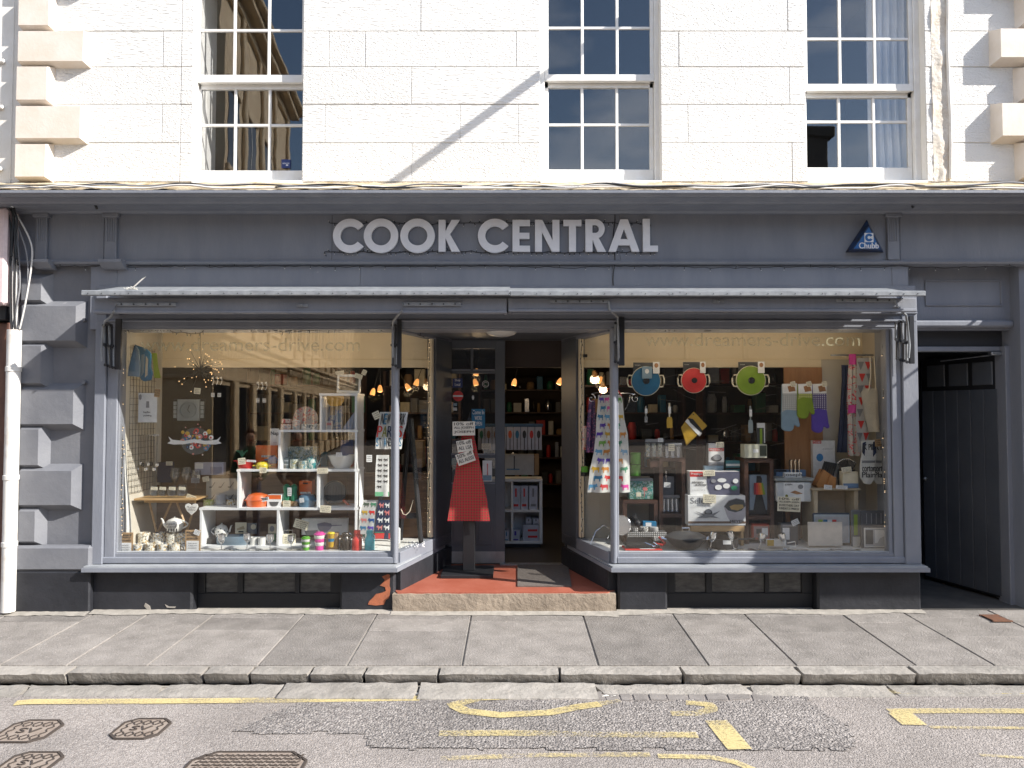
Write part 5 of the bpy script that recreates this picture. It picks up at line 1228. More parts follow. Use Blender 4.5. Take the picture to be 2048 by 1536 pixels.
# orange, blue, green enamel
def casserole(label, px, pyb, pyt, w, y, mt, knob=True, cat="casserole dish", name="casserole_dish", hw=.02, body=.55):
    t, r, h = pot(name, label, cat, px, pyb, pyt, w, y, [(.78,0),(.90,.06),(1,body),(1.02,body),(1.0,body+.05),(.80,.84),(.35,.95),(.01,.97)], mt)
    MB().lathe([(r*1.02, h*body-.003),(r*1.05,h*body),(r*1.02,h*body+.005)], (0,0,0), 22).build("lid_rim", mt, t)
    if knob: MB().lathe([(.006,h*.94),(.005,h*1.0),(.012,h*1.03),(.012,h*1.08),(.004,h*1.10)], (0,0,0), 12).build("knob", M_BLK if mt is not M_DENIM else M_STEEL, t)
    for s in (-1,1): MB().tube([(s*r*.95, -.018, h*body*.85), (s*(r+hw), -.014, h*body*.9), (s*(r+hw), .014, h*body*.9), (s*r*.95, .018, h*body*.85)], .006, 6).build("handle", mt, t)
    return t, r, h
casserole("long volcanic orange casserole on the lower middle shelf, left bay", 516, 1016, 984, 46, .33, M_ORANGE)
card(514,995,538,1003,.25,"narrow white brand strip across the orange casserole", ["LE CREUSET"], 6, M_WHITE, "strip", "brand_strip")
boxi("dish_box","white and orange carton printed with a dark bowl, middle shelf left bay","box",534,990,562,1016,.28,.12,M_WHITE,[(0,0,1,.32,M_ORANGE,"band"),(.18,.5,.82,.82,M_DGREY,"poly",[(.15,.52),(.85,.52),(.74,.80),(.62,.86),(.38,.86),(.26,.80)])])
for i, px in enumerate((573,588)):
    t, r, h = pot("shaker", ("left" if i == 0 else "right")+" one of two jade green waisted shakers", "shaker", px, 1002, 968, 15, .33, [(.9,0),(1,.05),(1,.25),(.72,.5),(.95,.75),(.95,.88),(.5,.97),(.25,1)], M_JADE, 16)
card(575,975,583,992,.29,"white strip label between the two green shakers",None,0,M_WHITE,"label","shaker_label",n=4)
boxi("shaker_box","buff carton under the green shakers","box",563,1003,594,1016,.29,.14,M_KRAFT)
card(566,1001,581,1013,.27,"price tag stuck to the buff carton under the shakers")
boxi("kettle_box","tall orange carton with handle cut-out, middle shelf centre bay","box",598,962,624,990,.36,.1,M_ORANGE,[(.1,.78,.9,.92,M_WHITE,"strip"),(.3,.12,.7,.22,M_BLK,"handle_slot")])
casserole("slate blue casserole on the middle shelf, in front of the orange carton", 614, 1015, 986, 34, .30, M_DENIM)
card(599,996,608,1005,.22,"small white price tag on the slate blue casserole",None,8,M_WHITE)
# griddle pan standing on its rim
t = thing("griddle_pan","round black griddle pan with orange handle standing upright in the middle shelf right bay","pan", tuple(W(670,984,.40)))
r = 23*(6.78)/F; MB().lathe([(r*.9,.02),(r,.0),(r*.97,-.03),(r*.88,-.03),(r*.86,-.006),(.001,-.006)], (0,0,0), 32, ax='y').build("pan_body", M_DGREY, t)
mb = MB(); [mb.box(-r*.6+i*r*.24-.002, -r*.6+i*r*.24+.002, -.011, -.004, -r*.5, r*.5) for i in range(6)]; tag(mb.build("griddle_ribs", M_BLK, t), kind='stuff')
MB().tube([(r*.7,-.01,-r*.65),(r*1.25,-.01,-r*1.15),(r*1.6,-.01,-r*1.25)], [.011,.010,.013], 8).build("handle", M_ORANGE, t)
card(640,1011,662,1025,.19,"large white price tag hanging from the shelf below the griddle pan",None,-3)
# mid shelf top
t, r, h = pot("gratin_dish","red oval dish on the left end of the second shelf","dish",491,938,920,36,.33,[(.6,0),(.72,.1),(1,.9),(1.03,1),(.97,1),(.68,.2),(.01,.18)],M_RED,24,sy=.7)
for s in (-1,1): MB().box(s*r*.95, s*(r+.022), -.02, .02, h*.85, h*.97, c=.003).build("handle", M_RED, t)
card(476,916,491,929,.24,"price tag leaning on the red oval dish",None,6); card(493,920,512,924,.25,"thin white strip on the red oval dish",None,-3,M_WHITE,"strip","brand_strip",n=1)
mb = MB()
p = W(485,905,.36); 
for i in range(9): a = random.uniform(-.8,.8); mb.tube([(p.x,p.y,p.z-.05),(p.x+a*.03,p.y,p.z),(p.x+a*.08,p.y-.02,p.z+.02)],[.006,.008,.003],5)
one(mb,"leek_ornament",M_JADE,"green leafy ornament standing in the red dish","ornament")
boxi("cookware_box","large plain orange carton on the second shelf, left part","box",511,891,554,938,.40,.08,M_ORANGE,[(.28,.42,.92,.50,M_WHITE,"strip"),(.30,.43,.90,.49,M_INK,'text',"LE CREUSET")])
casserole("small yellow lidded pot before the orange carton", 525, 939, 923, 26, .27, C("bright_yellow_enamel",.62,.50,.04,.3), cat="pot", name="lidded_pot")
casserole("small cobalt blue pot to the right of the yellow pot", 545, 927, 912, 20, .33, M_BLUE, cat="pot", name="lidded_pot")
card(519,935,533,946,.18,"price tag below the yellow pot on the shelf edge")
boxi("greeting_board","white board with handwriting behind the left end of the third shelf","board",540,857,558,895,.46,.004,M_WHITE,[(.08,.15,.95,.40,M_INK,'text',"Nap"),(.3,.7,.8,.85,M_GREYINK,'scrib',2)])
# third tier: floral things
FLO = noisemat("blue_floral_print",(.55,.56,.50),(.10,.20,.24),42,.53,(.30,.28,.14)); FLOR = noisemat("rose_floral_print",(.62,.50,.42),(.55,.10,.09),34,.56,(.30,.36,.36))
boxi("floral_box","wide floral patterned gift box standing at the back of the third shelf bay","box",571,893,634,921,.42,.06,FLO)
boxi("striped_tin","small striped grey tin at the left end of the floral china","tin",563,916,577,938,.31,.06,C("grey_green_tin",.25,.30,.30,.4),[(0,.2,1,.3,M_WHITE,"stripe"),(0,.55,1,.65,M_WHITE,"stripe")])
def mug(label, px, pyb, pyt, w, y, mt, side=1, prof=None, name="mug", hm=None, cat="mug"):
    t, r, h = pot(name, label, cat, px, pyb, pyt, w, y, prof or [(.86,0),(.97,.05),(1,.5),(1,1),(.93,1),(.92,.12),(.01,.1)], mt, 20)
    handle(t, side*r*.95, h*.2, h*.8, side*r*.55, hm or mt, r*.12); return t, r, h
mug("floral mug beside the striped tin",589,938,918,18,.29,FLO)
mug("second floral mug, left of the floral teapot",606,938,921,18,.27,FLO)
def teapot(label, px, pyb, pyt, w, y, mt, s=1, lid=None):
    t, r, h = pot("teapot", label, "teapot", px, pyb, pyt, w, y, [(.6,0),(.85,.1),(1,.38),(.96,.62),(.72,.80),(.40,.86),(.36,.88),(.01,.9)], mt, 22)
    MB().lathe([(r*.34,h*.865),(r*.30,h*.90),(.004,h*.93),(.006,h*.96),(.010,h*.98),(.003,h)], (0,0,0), 14).build("lid", lid or mt, t)
    MB().tube([(s*r*.8,0,h*.25),(s*r*1.2,0,h*.45),(s*r*1.45,0,h*.82),(s*r*1.6,0,h*.86)], [r*.22,r*.16,r*.10,r*.08], 8).build("spout", mt, t); handle(t, -s*r*.85, h*.2, h*.75, -s*r*.7, mt, r*.09); return t, r, h
teapot("teal and white floral teapot on the third shelf",623,939,910,26,.30,noisemat("teal_floral_print",(.45,.50,.46),(.03,.20,.20),36,.50))
pot("mixing_bowl","large cream mixing bowl on the third shelf, right end","bowl",684,939,910,54,.35,[(.42,0),(.5,.03),(.8,.45),(1,.95),(1.02,1),(.96,1),(.76,.5),(.4,.1),(.01,.08)],M_CERAM,30)
card(672,905,684,914,.19,"little price tag in front of the big mixing bowl rim",None,0,M_WHITE); card(634,936,656,947,.185,"wide handwritten price tag on the shelf edge beside the mixing bowl",None,1)
boxi("toaster_box","dark blue carton at the back above the mixing bowl","box",681,880,706,912,.46,.05,C("dim_blue_card",.05,.08,.22,.5))
# top of third tier, left
for i, (a, b, c_, e, yy) in enumerate(((561,848,582,860,.30),(563,838,580,847,.32),(584,840,600,860,.30),(602,848,636,860,.30))):
    boxi("rose_print_tin", ["bottom tin of the stack of two rose print tins","top tin of the stack of two rose print tins","upright rose print tin beside the stack","long rose print tin at the foot of the round plate"][i], "tin", a, b, c_, e, yy, .07, FLOR if i != 3 else noisemat("swirl_print",(.62,.60,.55),(.12,.16,.17),30,.55), c=.006)
t = thing("dinner_plate","round rose pattern plate standing upright on the third tier","plate", tuple(W(612,838,.42)), 0); r = 25*6.8/F
MB().lathe([(.001,0),(r*.65,.0),(r,-.018),(r*1.0,-.014),(r*.62,.008),(.001,.008)], (0,0,0), 32, ax='y').build("rim_plate", FLOR, t)
# top bay
t, o_ = flat("tea_light_shade","yellow half round cut-out hanging in the top bay","cut-out",[(653,792),(688,792),(688,802),(682,810),(674,813),(662,812),(655,807),(653,800)],.32,.01,C("warm_yellow_card",.72,.40,.06,.5))
boxi("jug_box","pale blue and buff printed carton inside the top bay","box",657,812,684,858,.40,.07,noisemat("china_scene_print",(.50,.48,.42),(.20,.25,.38),20,.5),[(.1,.05,.5,.4,C("buff_print",.48,.35,.22),"print_panel"),(.55,.3,.95,.7,M_SKYB,"print_panel")])
flat("folded_towel","blue and white folded towel leaning in the top bay","towel",[(686,855),(710,822),(711,832),(711,858),(688,860)],.36,.03,C("towel_blue",.30,.36,.48,.8))
boxi("mug_carton","small white carton at the bottom of the top bay","box",652,842,664,859,.33,.05,C("off_white_card",.62,.56,.50),[(.1,.2,.9,.5,M_ROSE,"band")])
# frame on top
t = thing("picture_frame","small empty white frame on the very top of the shelving","frame", tuple(W(697,786,.28)), ry=R(2)); w = .105; h = .165
for a, b, c_, e in ((-w,w,0,.022),(-w,w,h-.022,h),(-w,-w+.018,.0225,h-.0225),(w-.018,w,.0225,h-.0225)): MB().box(a,b,-.008,.008,c_,e,c=.002).build("frame_bar", M_CERAM, t)
MB().box(-w+.018,w-.018,.0,.003,.022,h-.022).build("pane", M_CLEAR, t)
card(671,742,688,749,.26,"price tag propped on top of the white frame, left",None,8); card(709,748,725,757,.26,"price tag at the right corner of the white frame",None,-18); card(724,740,733,750,.27,"small price tag higher right of the white frame",None,-25)
# bottom tier
t, r, h = teapot("white teapot with black polka dots in the bottom left bay",443,1077,1046,26,.36,M_CERAM)
mb = MB()
for k in range(26):
    a = k*2.4; v = .15+.6*(k/26); rr_ = r*(1.0-abs(v-.42)*.55)+.0006; mb.ball((rr_*math.cos(a), rr_*math.sin(a), h*v), .0065, n=5, sc=(1,1,1))
tag(mb.build("polka_dots", M_INK, t), kind='stuff')
boxi("coaster","cream square coaster printed with a wedge of cheese, bottom left bay","coaster",470,1045,493,1067,.37,.008,M_CREAM,[(.1,.25,.8,.8,C("cheese_print",.45,.38,.25),'poly',[(.15,.55),(.75,.3),(.85,.6),(.2,.72)]),(.3,.78,.75,.9,M_INK,"caption")],c=.003)
boxi("coaster","darker coaster behind the cheese coaster, to its right","coaster",494,1046,513,1068,.40,.008,M_MGREY,[(.4,.1,.95,.6,M_CREAM,'round')],c=.003)
t, r, h = pot("glass_pitcher","blue grey glass pitcher lying low in the bottom left bay","pitcher",468,1094,1071,70,.30,[(.8,0),(.95,.1),(1,.5),(.98,.9),(.94,1),(.9,1),(.9,.1),(.01,.08)],C("smoky_blue_glass",.16,.22,.27,.12),24,sy=.5)
mug("white ceramic mug low in the bottom left bay",508,1090,1074,16,.28,M_CERAM); mug("second white ceramic mug near the shelf divider",524,1094,1074,16,.26,M_CERAM)
boxi("green_card","green and cream card standing at the divider of the bottom shelf","card",536,1048,552,1092,.42,.004,M_CREAM,[(0,.42,1,1,M_JADE,"green_half"),(.2,.08,.8,.35,M_GREYINK,'round')])
t, r, h = pot("black_box_set","flat black domed dish under the polka dot teapot","dish",428,1094,1072,34,.33,[(1,0),(1,.3),(.8,.8),(.2,1),(.01,1)],M_BLK,20,sy=.6)
for i, (px, pt, pb) in enumerate(((443,1068,1104),(494,1066,1100),(540,1068,1102),(582,1070,1102))):
    yy = .10; t, r, h = pot("wine_glass", ["first","second","third","fourth"][i]+" from the left of the polished goblets at the window front", "goblet", px, pb, pt, 15, yy, [(.7,0),(.7,.03),(.12,.06),(.10,.42),(.5,.5),(1,.72),(.92,1),(.85,1),(.9,.72),(.01,.55)], M_STEEL, 16, group="polished goblets along the window front")
# mid right bottom bay
boxi("pan_poster","white landscape carton printed with grey saucepans, bottom right bay","box",603,1037,695,1070,.42,.05,M_WHITE,[(.05,.72,.4,1,M_GREYINK,'poly',[(.08,.75),(.35,.7),(.38,1),(.1,1)]),(.2,.3,.8,.7,C("grey_print",.28,.27,.34),'poly',[(.34,.32),(.50,.22),(.64,.3),(.66,.40),(.88,.38),(.88,.42),(.66,.46),(.63,.62),(.56,.8),(.42,.82),(.36,.6)]),(.72,.8,.82,.95,M_GREYINK,"print_mark")])
card(588,1040,617,1058,.30,"cream notice tilted at the left corner of the saucepan carton",None,-16,n=4)
boxi("hand_bag_tin","small cream lunch tin with handle and writing, bottom right bay","tin",565,1069,588,1092,.30,.06,M_CREAM,[(.1,.2,.9,.8,M_INK,'scrib',4)],c=.008)
t = bpy.data.objects["hand_bag_tin"]; MB().tube([(-.03,.03,.10),(-.03,.03,.135),(.03,.03,.135),(.03,.03,.10)], .003, 6).build("handle", M_STEEL, t)
CUPG = noisemat("marbled_plastic",(.60,.60,.56),(.5,.5,.45),30,.6)
def cup(label, px, pb, pt, w, y, cols, n=None):
    t, r, h = pot("travel_cup", label, "travel cup", px, pb, pt, w, y, [(.66,0),(.68,.01),(.72,.15)], cols[0], 22)
    bands = [(.0,.33,.62,.72),(.33,.5,.74,.84),(.5,.68,.82,.90),(.68,.86,.92,.98)]
    k = len(bands)
    for i, (a, b, r0, r1) in enumerate(bands): MB().lathe([(r*r0,h*a),(r*r0*1.03,h*(a+.01)),(r*r1,h*(b-.012)),(r*r1*.97,h*b)], (0,0,0), 22).build("band", cols[i % len(cols)], t)
    MB().lathe([(r*1.02,h*.86),(r*1.05,h*.88),(r*1.02,h*.92),(r*.7,h*.96),(r*.68,h),(.001,h)], (0,0,0), 22).build("lid", cols[0], t); return t
cup("green and white travel cup in the front row",612,1104,1073,19,.12,[M_GREEN,M_CERAM])
cup("pink and white collapsed travel cup in the front row",639,1104,1064,22,.12,[M_PINK,M_CERAM])
boxi("cup_box","kraft carton with a yellow cup, between the pink cup and black bottle","box",652,1067,675,1100,.14,.07,M_KRAFT)
t, r, h = pot("boxed_cup","small yellow and blue cup in front of the kraft carton","cup",662,1094,1066,15,.115,[(.6,0),(.65,.05),(.9,.95),(1,1),(.01,1)],M_YEL,18); MB().lathe([(r*.78,h*.4),(r*.86,h*.62)],(0,0,0),18).build("band",M_TEAL,t); MB().lathe([(r*1,h*.95),(r*1.02,h*.97),(r*.8,h*1.06),(.001,h*1.06)],(0,0,0),18).build("lid",C("sharp_yellow",.65,.52,.02),t)
t, r, h = pot("thermos_jar","dark bronze flask between the kraft carton and the red bottle","flask",691,1104,1064,21,.13,[(.85,0),(1,.08),(1,.62),(.7,.78),(.72,.80),(.72,.92),(.6,.97),(.01,1)],C("dark_bronze",.05,.042,.035,.25,metal=.4),20); handle(t,r*.7,h*.7,h*.95,.02,M_STEEL,.003)
def bottle(label, px, mt):
    t, r, h = pot("drinks_bottle", label, "bottle", px, 1103, 1060, 20, .12, [(.85,0),(1,.06),(1,.5),(.92,.6),(.60,.72),(.56,.84),(.01,.85)], mt, 22)
    MB().lathe([(r*.62,h*.82),(r*.66,h*.84),(r*.66,h*.98),(r*.5,h*1.0),(.001,h*1.0)],(0,0,0),18).build("cap",mt,t); MB().tube([(r*.55,0,h*.80),(r*1.0,-.005,h*.74),(r*1.05,-.005,h*.62),(r*.7,-.01,h*.60)],.0045,6).build("carry_loop",mt,t); return t
bottle("coral red drinks bottle in the front row", 714, M_CORAL); bottle("turquoise drinks bottle at the right end of the front row", 739, M_CYAN)
# cutlery along the front of both windows
def cutlery(n, x0, x1, y0, y1, group, seed):
    label = "piece of "+group.replace(" scattered", " lying")
    rr = random.Random(seed)
    for i in range(n):
        x, y, a = rr.uniform(x0,x1), rr.uniform(y0,y1), rr.choice((rr.uniform(-.35,.35), PI+rr.uniform(-.35,.35))); L_ = rr.uniform(.15,.2)
        t = thing("cutlery_piece", label, "cutlery", (x, y, zfl+.002), a, group)
        MB().box(-L_/2, L_*.15, -.004, .004, 0, .003, c=.001).build("shaft", M_STEEL, t)
        if i % 2: MB().lathe([(.001,0),(.017,.004),(.020,.008),(.016,.007),(.001,.004)], (L_*.3,0,0), 12, sx=1.5).build("bowl", M_STEEL, t)
        else: MB().prism([(L_*.15,-.008),(L_*.5,-.011),(L_*.55,0),(L_*.5,.011),(L_*.15,.008)], .0, .003, ax='z').build("blade", M_STEEL, t)
cutlery(16, W(420,1100,.07).x, W(600,1100,.07).x, .035, .12, "steel cutlery scattered along the front of the left window", 5)
# teapot, mugs and label boards at the left
t, r, h = teapot("white teapot lettered in black above the two rows of mugs",349,1063,1033,34,.34,M_CERAM,-1)
mb = MB(); put_text(mb,"Steam",-r*.6,r*.5,h*.52,h*.68,-r*.98); put_text(mb,"island",-r*.55,r*.6,h*.34,h*.5,-r*1.03); mb.build("lettering",M_INK,t)
mb = MB(); [mb.box(-r*.6+i*r*.3,-r*.5+i*r*.3,-r*1.03,-r*.9,h*.08,h*.28) for i in range(5)]; tag(mb.build("printed_figures",M_INK,t), kind='stuff')
MUGP = [noisemat("bird_print_a",(.66,.64,.56),(.10,.09,.07),38,.56,(.45,.28,.08)), noisemat("bird_print_b",(.66,.64,.58),(.10,.13,.16),34,.55,(.5,.32,.1))]
ord_ = ["first","second","third","fourth"]
for i, px in enumerate((288,318,345,365)): mug(ord_[i]+" from the left in the back row of bird mugs",px,1086,1065,23,.36,MUGP[i % 2])
mb = MB()
MB().box(W(268,1087,.3).x, W(385,1087,.3).x, .30, .44, zfl+.001, W(300,1087,.36).z-.001, c=.002).build("mug_plinth", M_SHELF, B)
for i, px in enumerate((277,302,326,350)): mug(ord_[i]+" from the left in the front row of bird mugs",px,1107,1087,23,.10,MUGP[(i+1) % 2])
for i, (a, b, c_, e) in enumerate(((235,1065,266,1106),(370,1060,401,1103))):
    t = boxi("label_board", ("kraft board lettered Mustard pottery at the left end of the mugs","kraft board lettered pottery at the right end of the mugs")[i],"board",a,b,c_,e,.06,.006,M_KRAFT,[(.1,.50,.9,.97,M_WHITE,"paper_panel"),(.12,.06,.88,.16,M_INK,'text',"Mustard"),(.15,.19,.85,.29,M_INK,'text',"pottery"),(.14,.32,.86,.42,M_INK,'text',"animals"),(.2,.56,.8,.88,M_GREYINK,'scrib',3)], rot=0)
card(388,1060,400,1070,.05,"small price tag on the right kraft board",None,-20,M_WHITE)
# pine table with glass jars
PT = thing("pine_table","small pine folding table carrying glass jars at the left of the window","table",(0,0,0))
yt = .36; a, b = W(281,996,yt), W(404,996,yt); MB().box(a.x,b.x,yt-.12,yt+.14,a.z-.008,a.z+.008,c=.002).build("table_top",M_PINE,PT)
MB().box(a.x+.08,b.x-.02,yt-.10,yt-.08,a.z-.03,a.z-.0085,c=.002).build("apron_rail",M_PINE,PT)
for (p, q, yy) in (((298,1000),(318,1085),yt+.06),((345,1000),(307,1085),yt+.09),((352,1000),(384,1085),yt+.06),((392,1000),(368,1085),yt+.09)):
    A_, B_ = W(p[0],p[1],yy), W(q[0],q[1],yy); MB().tube([A_,(B_.x,B_.y,max(B_.z,zfl+.01))],.010,4).build("leg",M_PINE,PT)
for i, (px, pb, pt_, w) in enumerate(((308,992,972,16),(325,992,974,13),(344,992,972,19),(364,992,970,21))):
    t, r, h = pot("glass_jar",ord_[i]+" from the left of the glass jars on the pine table","jar",px,pb,pt_,w,yt-.06,[(.9,0),(1,.06),(1,.7),(.75,.85),(.78,1),(.72,1),(.7,.86),(.92,.7),(.92,.1),(.01,.08)],M_CLEAR,18,group="glass jars on the pine table")
    card(px-6,974,px+7,980,yt-.13,"price tag on the "+ord_[i]+" glass jar of the pine table",None,random.uniform(-6,6),n=2)
for i, (px, pb, pt_) in enumerate(((372,970,935),(392,974,940),(350,966,936))):
    pot("wine_glass",["large wine glass over the jars, middle one","large wine glass over the jars, right one","rounded wine glass over the jars, left one"][i],"wine glass",px,990,pt_,20,.55,[(.6,0),(.6,.02),(.08,.05),(.07,.42),(.5,.5),(1,.72),(.85,1),(.80,1),(.94,.72),(.01,.5)],M_CLEAR,18)
card(372,990,392,1000,.33,"cream price tag on the right corner of the pine table",None,-20)
boxi("glass_carton","pale lilac carton behind the wine glasses","box",389,925,447,950,.62,.06,C("pale_lilac_card",.42,.42,.52,.5),[(.55,.35,.95,.9,C("grey_print",.28,.27,.34),"print_panel"),(.02,.05,.3,.5,M_WHITE,"print_panel")])
boxi("appliance_box","dark blue box behind the price tag at the left of the table","box",314,925,343,965,.64,.06,M_NAVY)
card(332,923,345,931,.6,"price tag on the dark blue box"); card(394,950,400,958,.5,"tiny price tag below the lilac carton"); card(405,953,418,963,.5,"tag leaning between the lilac carton and cutlery board",None,10); card(382,956,399,966,.48,"pale tag at the foot of the right wine glass",None,0,M_MGREY)
t = boxi("cutlery_board","pale board carrying three rows of spoon silhouettes left of the shelves","board",412,957,474,1017,.52,.01,C("putty_board",.42,.40,.35,.6))
mb = MB()
for j in range(2):
    for i in range(3):
        x = -.085+i*.085; z = .21-.11*j; mb.prism([(x-.028,z-.018),(x-.004,z-.022),(x+.028,z+.03),(x+.024,z+.032),(x-.004,z-.008),(x-.028,z-.010)], -.003, -.0008)
tag(mb.build("spoon_silhouettes", M_DGREY, t), kind='stuff')
mug("lime patterned mug before the spoon board",417,1016,999,20,.40,noisemat("lime_print",(.50,.46,.25),(.25,.32,.05),40,.5)); mug("pale grey jug like mug before the spoon board",441,1016,988,22,.42,C("pale_grey_glaze",.42,.42,.43,.3)); mug("white owl mug before the spoon board",462,1016,999,18,.40,MUGP[0])
# heart
HP = [(383,1030),(374,1022),(370,1014),(371,1009),(376,1007),(380,1008),(383,1012),(386,1008),(390,1007),(395,1009),(396,1014),(392,1022)]
t, o_ = flat("heart_sign","white wooden heart with black lettering hanging under the pine table corner","heart sign",HP,.18,.008,M_CERAM)
x0, x1, z0, z1 = rect(374,1012,392,1017,.17); mb = MB(); put_text(mb,"Mother",x0-o_[0],x1-o_[0],z0-o_[1],z1-o_[1],-.012); x0, x1, z0, z1 = rect(376,1018,391,1022,.17); put_text(mb,"cooking",x0-o_[0],x1-o_[0],z0-o_[1],z1-o_[1],-.012); mb.build("lettering",M_INK,t)
# clock
c_ = W(377,820,.66); t = thing("wall_clock","grey round faced clock set in a square with little panes on each side","clock",tuple(c_)); r = 16.5*7.04/F
MB().box(-.105,.105,-.004,.012,-.10,.10,c=.002).build("face_square",C("silver_grey_panel",.33,.36,.36,.35),t)
MB().lathe([(r,-.006),(r,-.018),(r*.93,-.018),(r*.93,-.008),(.001,-.008)],(0,0,0),36,ax='y').build("dial",C("grey_dial",.26,.29,.29,.3),t)
for s in (-1,1):
    for k in range(4): MB().box(s*.112, s*.142, -.003, .010, -.075+k*.04, -.040+k*.04, c=.001).build("side_pane",C("silver_grey_panel",.33,.36,.36,.35),t)
MB().box(-.148,.148,.0125,.020,-.105,.105,c=.002).build("frame",M_BLK,t)
for a, l in ((R(20),.05),(R(140),.035)): mb = MB().box(-.002,.002,-.021,-.019,0,l); o = mb.build("clock_hand",M_INK,t); o.rotation_euler = (0,a,0)
# floral wreath sign with ribbon
t = thing("floral_sign","painted bouquet sign with white ribbon ends hanging in front of the clock","floral sign",tuple(W(391,882,.40)))
rr = random.Random(8); cols = [M_ROSE,M_RED,M_WHITE,M_TEAL,C("salmon_print",.62,.25,.20),M_NAVY,M_YEL]
MB().lathe([(.13,0),(.13,.006)],(0,0,0),24,ax='y',sy=.95).build("backing",C("dark_backing",.05,.06,.07),t)
for i in range(54):
    a = rr.uniform(0,2*PI); q = rr.uniform(.02,.15); x, z = q*math.cos(a)*1.0, q*math.sin(a)*1.05
    rad = rr.uniform(.010,.026) if abs(z) < .1 else rr.uniform(.006,.012)
    mb = MB().ball((x,-.004-.002*(i % 3),z),rad,n=6,sc=(1,.25,1)); mb.ball((x,-.008-.004*(i % 3),z),rad*.4,1,n=4,sc=(1,.6,1)); mb.build("flower",[cols[i % 7],cols[(i*3+2) % 7]],t)
for s in (-1,1): MB().prism([(s*.08,.0),(s*.20,.012),(s*.235,.04),(s*.215,.0),(s*.245,-.02),(s*.19,-.03),(s*.08,-.028)],-.022,-.018).build("ribbon_end",M_WHITE,t)
MB().prism([(-.11,.0),(0,.018),(.11,.0),(.11,-.03),(0,-.012),(-.11,-.03)],-.030,-.024).build("ribbon",M_WHITE,t)
# twig ball with lights
t = thing("twig_light","hanging ball of dark twigs tipped with tiny warm lights","twig light",tuple(W(400,738,.45))); rr = random.Random(11); m1 = MB(); m2 = MB()
for i in range(44):
    v = Vector((rr.gauss(0,1),rr.gauss(0,.7),rr.gauss(-.1,1))).normalized()*rr.uniform(.10,.22); m1.tube([(0,0,0),tuple(v)],[.003,.0012],4); m2.ball(tuple(v),.0042,n=4)
tag(m1.build("twigs",M_BLK,t),kind='stuff'); tag(m2.build("light_tips",mat("twig_bulb",(1.0,.62,.28),.4,emit=.9),t),kind='stuff'); MB().tube([(0,0,0),(0,0,.42)],.002,4).build("cord",M_CABLEK,t)
# side wall grid, poster, glove, utensils
def side(px, py):   # point on the left side wall
    x = xL0-.012; y = (px-1024)/F; d = x/y; d = d; return Vector((x, d-6.38, W(px,py,d-6.38).z))
t = thing("wire_grid","black wire grid hung on the left side wall of the window","wire grid",(0,0,0)); mb = MB()
for i in range(9):
    yy = .16+i*.055; mb.box(xL0-.004,xL0-.001,yy-.0015,yy+.0015,.95,2.25)
for i in range(24):
    z = .96+i*.055; mb.box(xL0-.001,xL0+.002,.15,.62,z-.0015,z+.0015)
tag(mb.build("wires",M_BLK,t),kind='stuff')
def sidebox(name,label,cat,pa,pb,mt,th=.01,deco=None):
    a, b = side(*pa), side(*pb); x = xL0+.012
    t = thing(name,label,cat,(x,(a.y+b.y)/2,min(a.z,b.z))); hw = abs(a.y-b.y)/2; h = abs(a.z-b.z)
    MB().box(-.004,th,-hw,hw,0,h,c=.002).build("panel",mt,t); return t, hw, h
boxi("print_card","white square print with a small jar drawing and lettering on the left side","print",276,786,314,845,.27,.006,M_WHITE,[(.42,.22,.6,.55,M_GREYINK,"poly",[(.44,.28),(.58,.28),(.60,.50),(.42,.50)]),(.3,.62,.65,.68,M_INK,'text',"hello"),(.3,.74,.72,.80,M_INK,'text',"pudding"),(.04,.04,.2,.2,M_GREYINK,"poly",[(.05,.08),(.12,.04),(.19,.08),(.19,.2),(.12,.24),(.05,.2)])])
card(309,778,320,794,.25,"kraft swing tag at the top right of the square print",None,-8,M_KRAFT)
t, o_ = flat("ironing_glove","pale blue pointed pressing cloth hanging at the top left of the window","cloth",[(254,752),(258,730),(264,705),(270,688),(277,700),(280,730),(279,754)],.10,.014,M_SKYB)
t, o_ = flat("oven_glove","teal blue double oven glove hanging behind the pale cloth","oven glove",[(271,690),(283,694),(296,700),(302,708),(301,735),(305,745),(302,760),(288,763),(280,758),(279,735),(276,710)],.22,.018,M_TEAL)
onto(t,o_,[(283,710),(289,708),(288,745),(283,752)],.218,M_SKYB,"pattern_patch"); onto(t,o_,[(292,712),(296,718),(295,750),(290,755)],.218,M_LINEN,"pattern_patch")
flat("green_cloth","leaf green cloth hanging beside the teal oven glove","cloth",[(303,706),(313,706),(316,735),(321,756),(308,756),(306,730)],.52,.012,M_LIME)
t = thing("utensil_rail","steel rail with hanging ladles and turners on the left side wall","utensil rail",tuple(W(292,870,.36))); MB().box(-.12,.12,-.004,.004,-.003,.003).build("rail",M_STEEL,t)
for i in range(9):
    x = -.10+i*.025; L_ = .26+.03*math.sin(i*2); u = MB().tube([(x,0,-.002),(x+.003,-.002,-L_)],.0028,5); u.lathe([(.002,-.02),(.016,-.012),(.018,.012),(.004,.02)],(x+.003,-.004,-L_-.015),10,sy=.5); u.build("utensil",M_STEEL if i % 3 else M_DKMET,t)
card(275,893,281,915,.43,"slim cream tag among the hanging ladles",None,3)
cur = cloth("white_drape","long white curtain gathered in the left front corner of the window","curtain",[(860,243,250),(950,243,254),(1000,241,259),(1040,240,262),(1068,239,263)],.10,LIN,.012,2,seed=3)
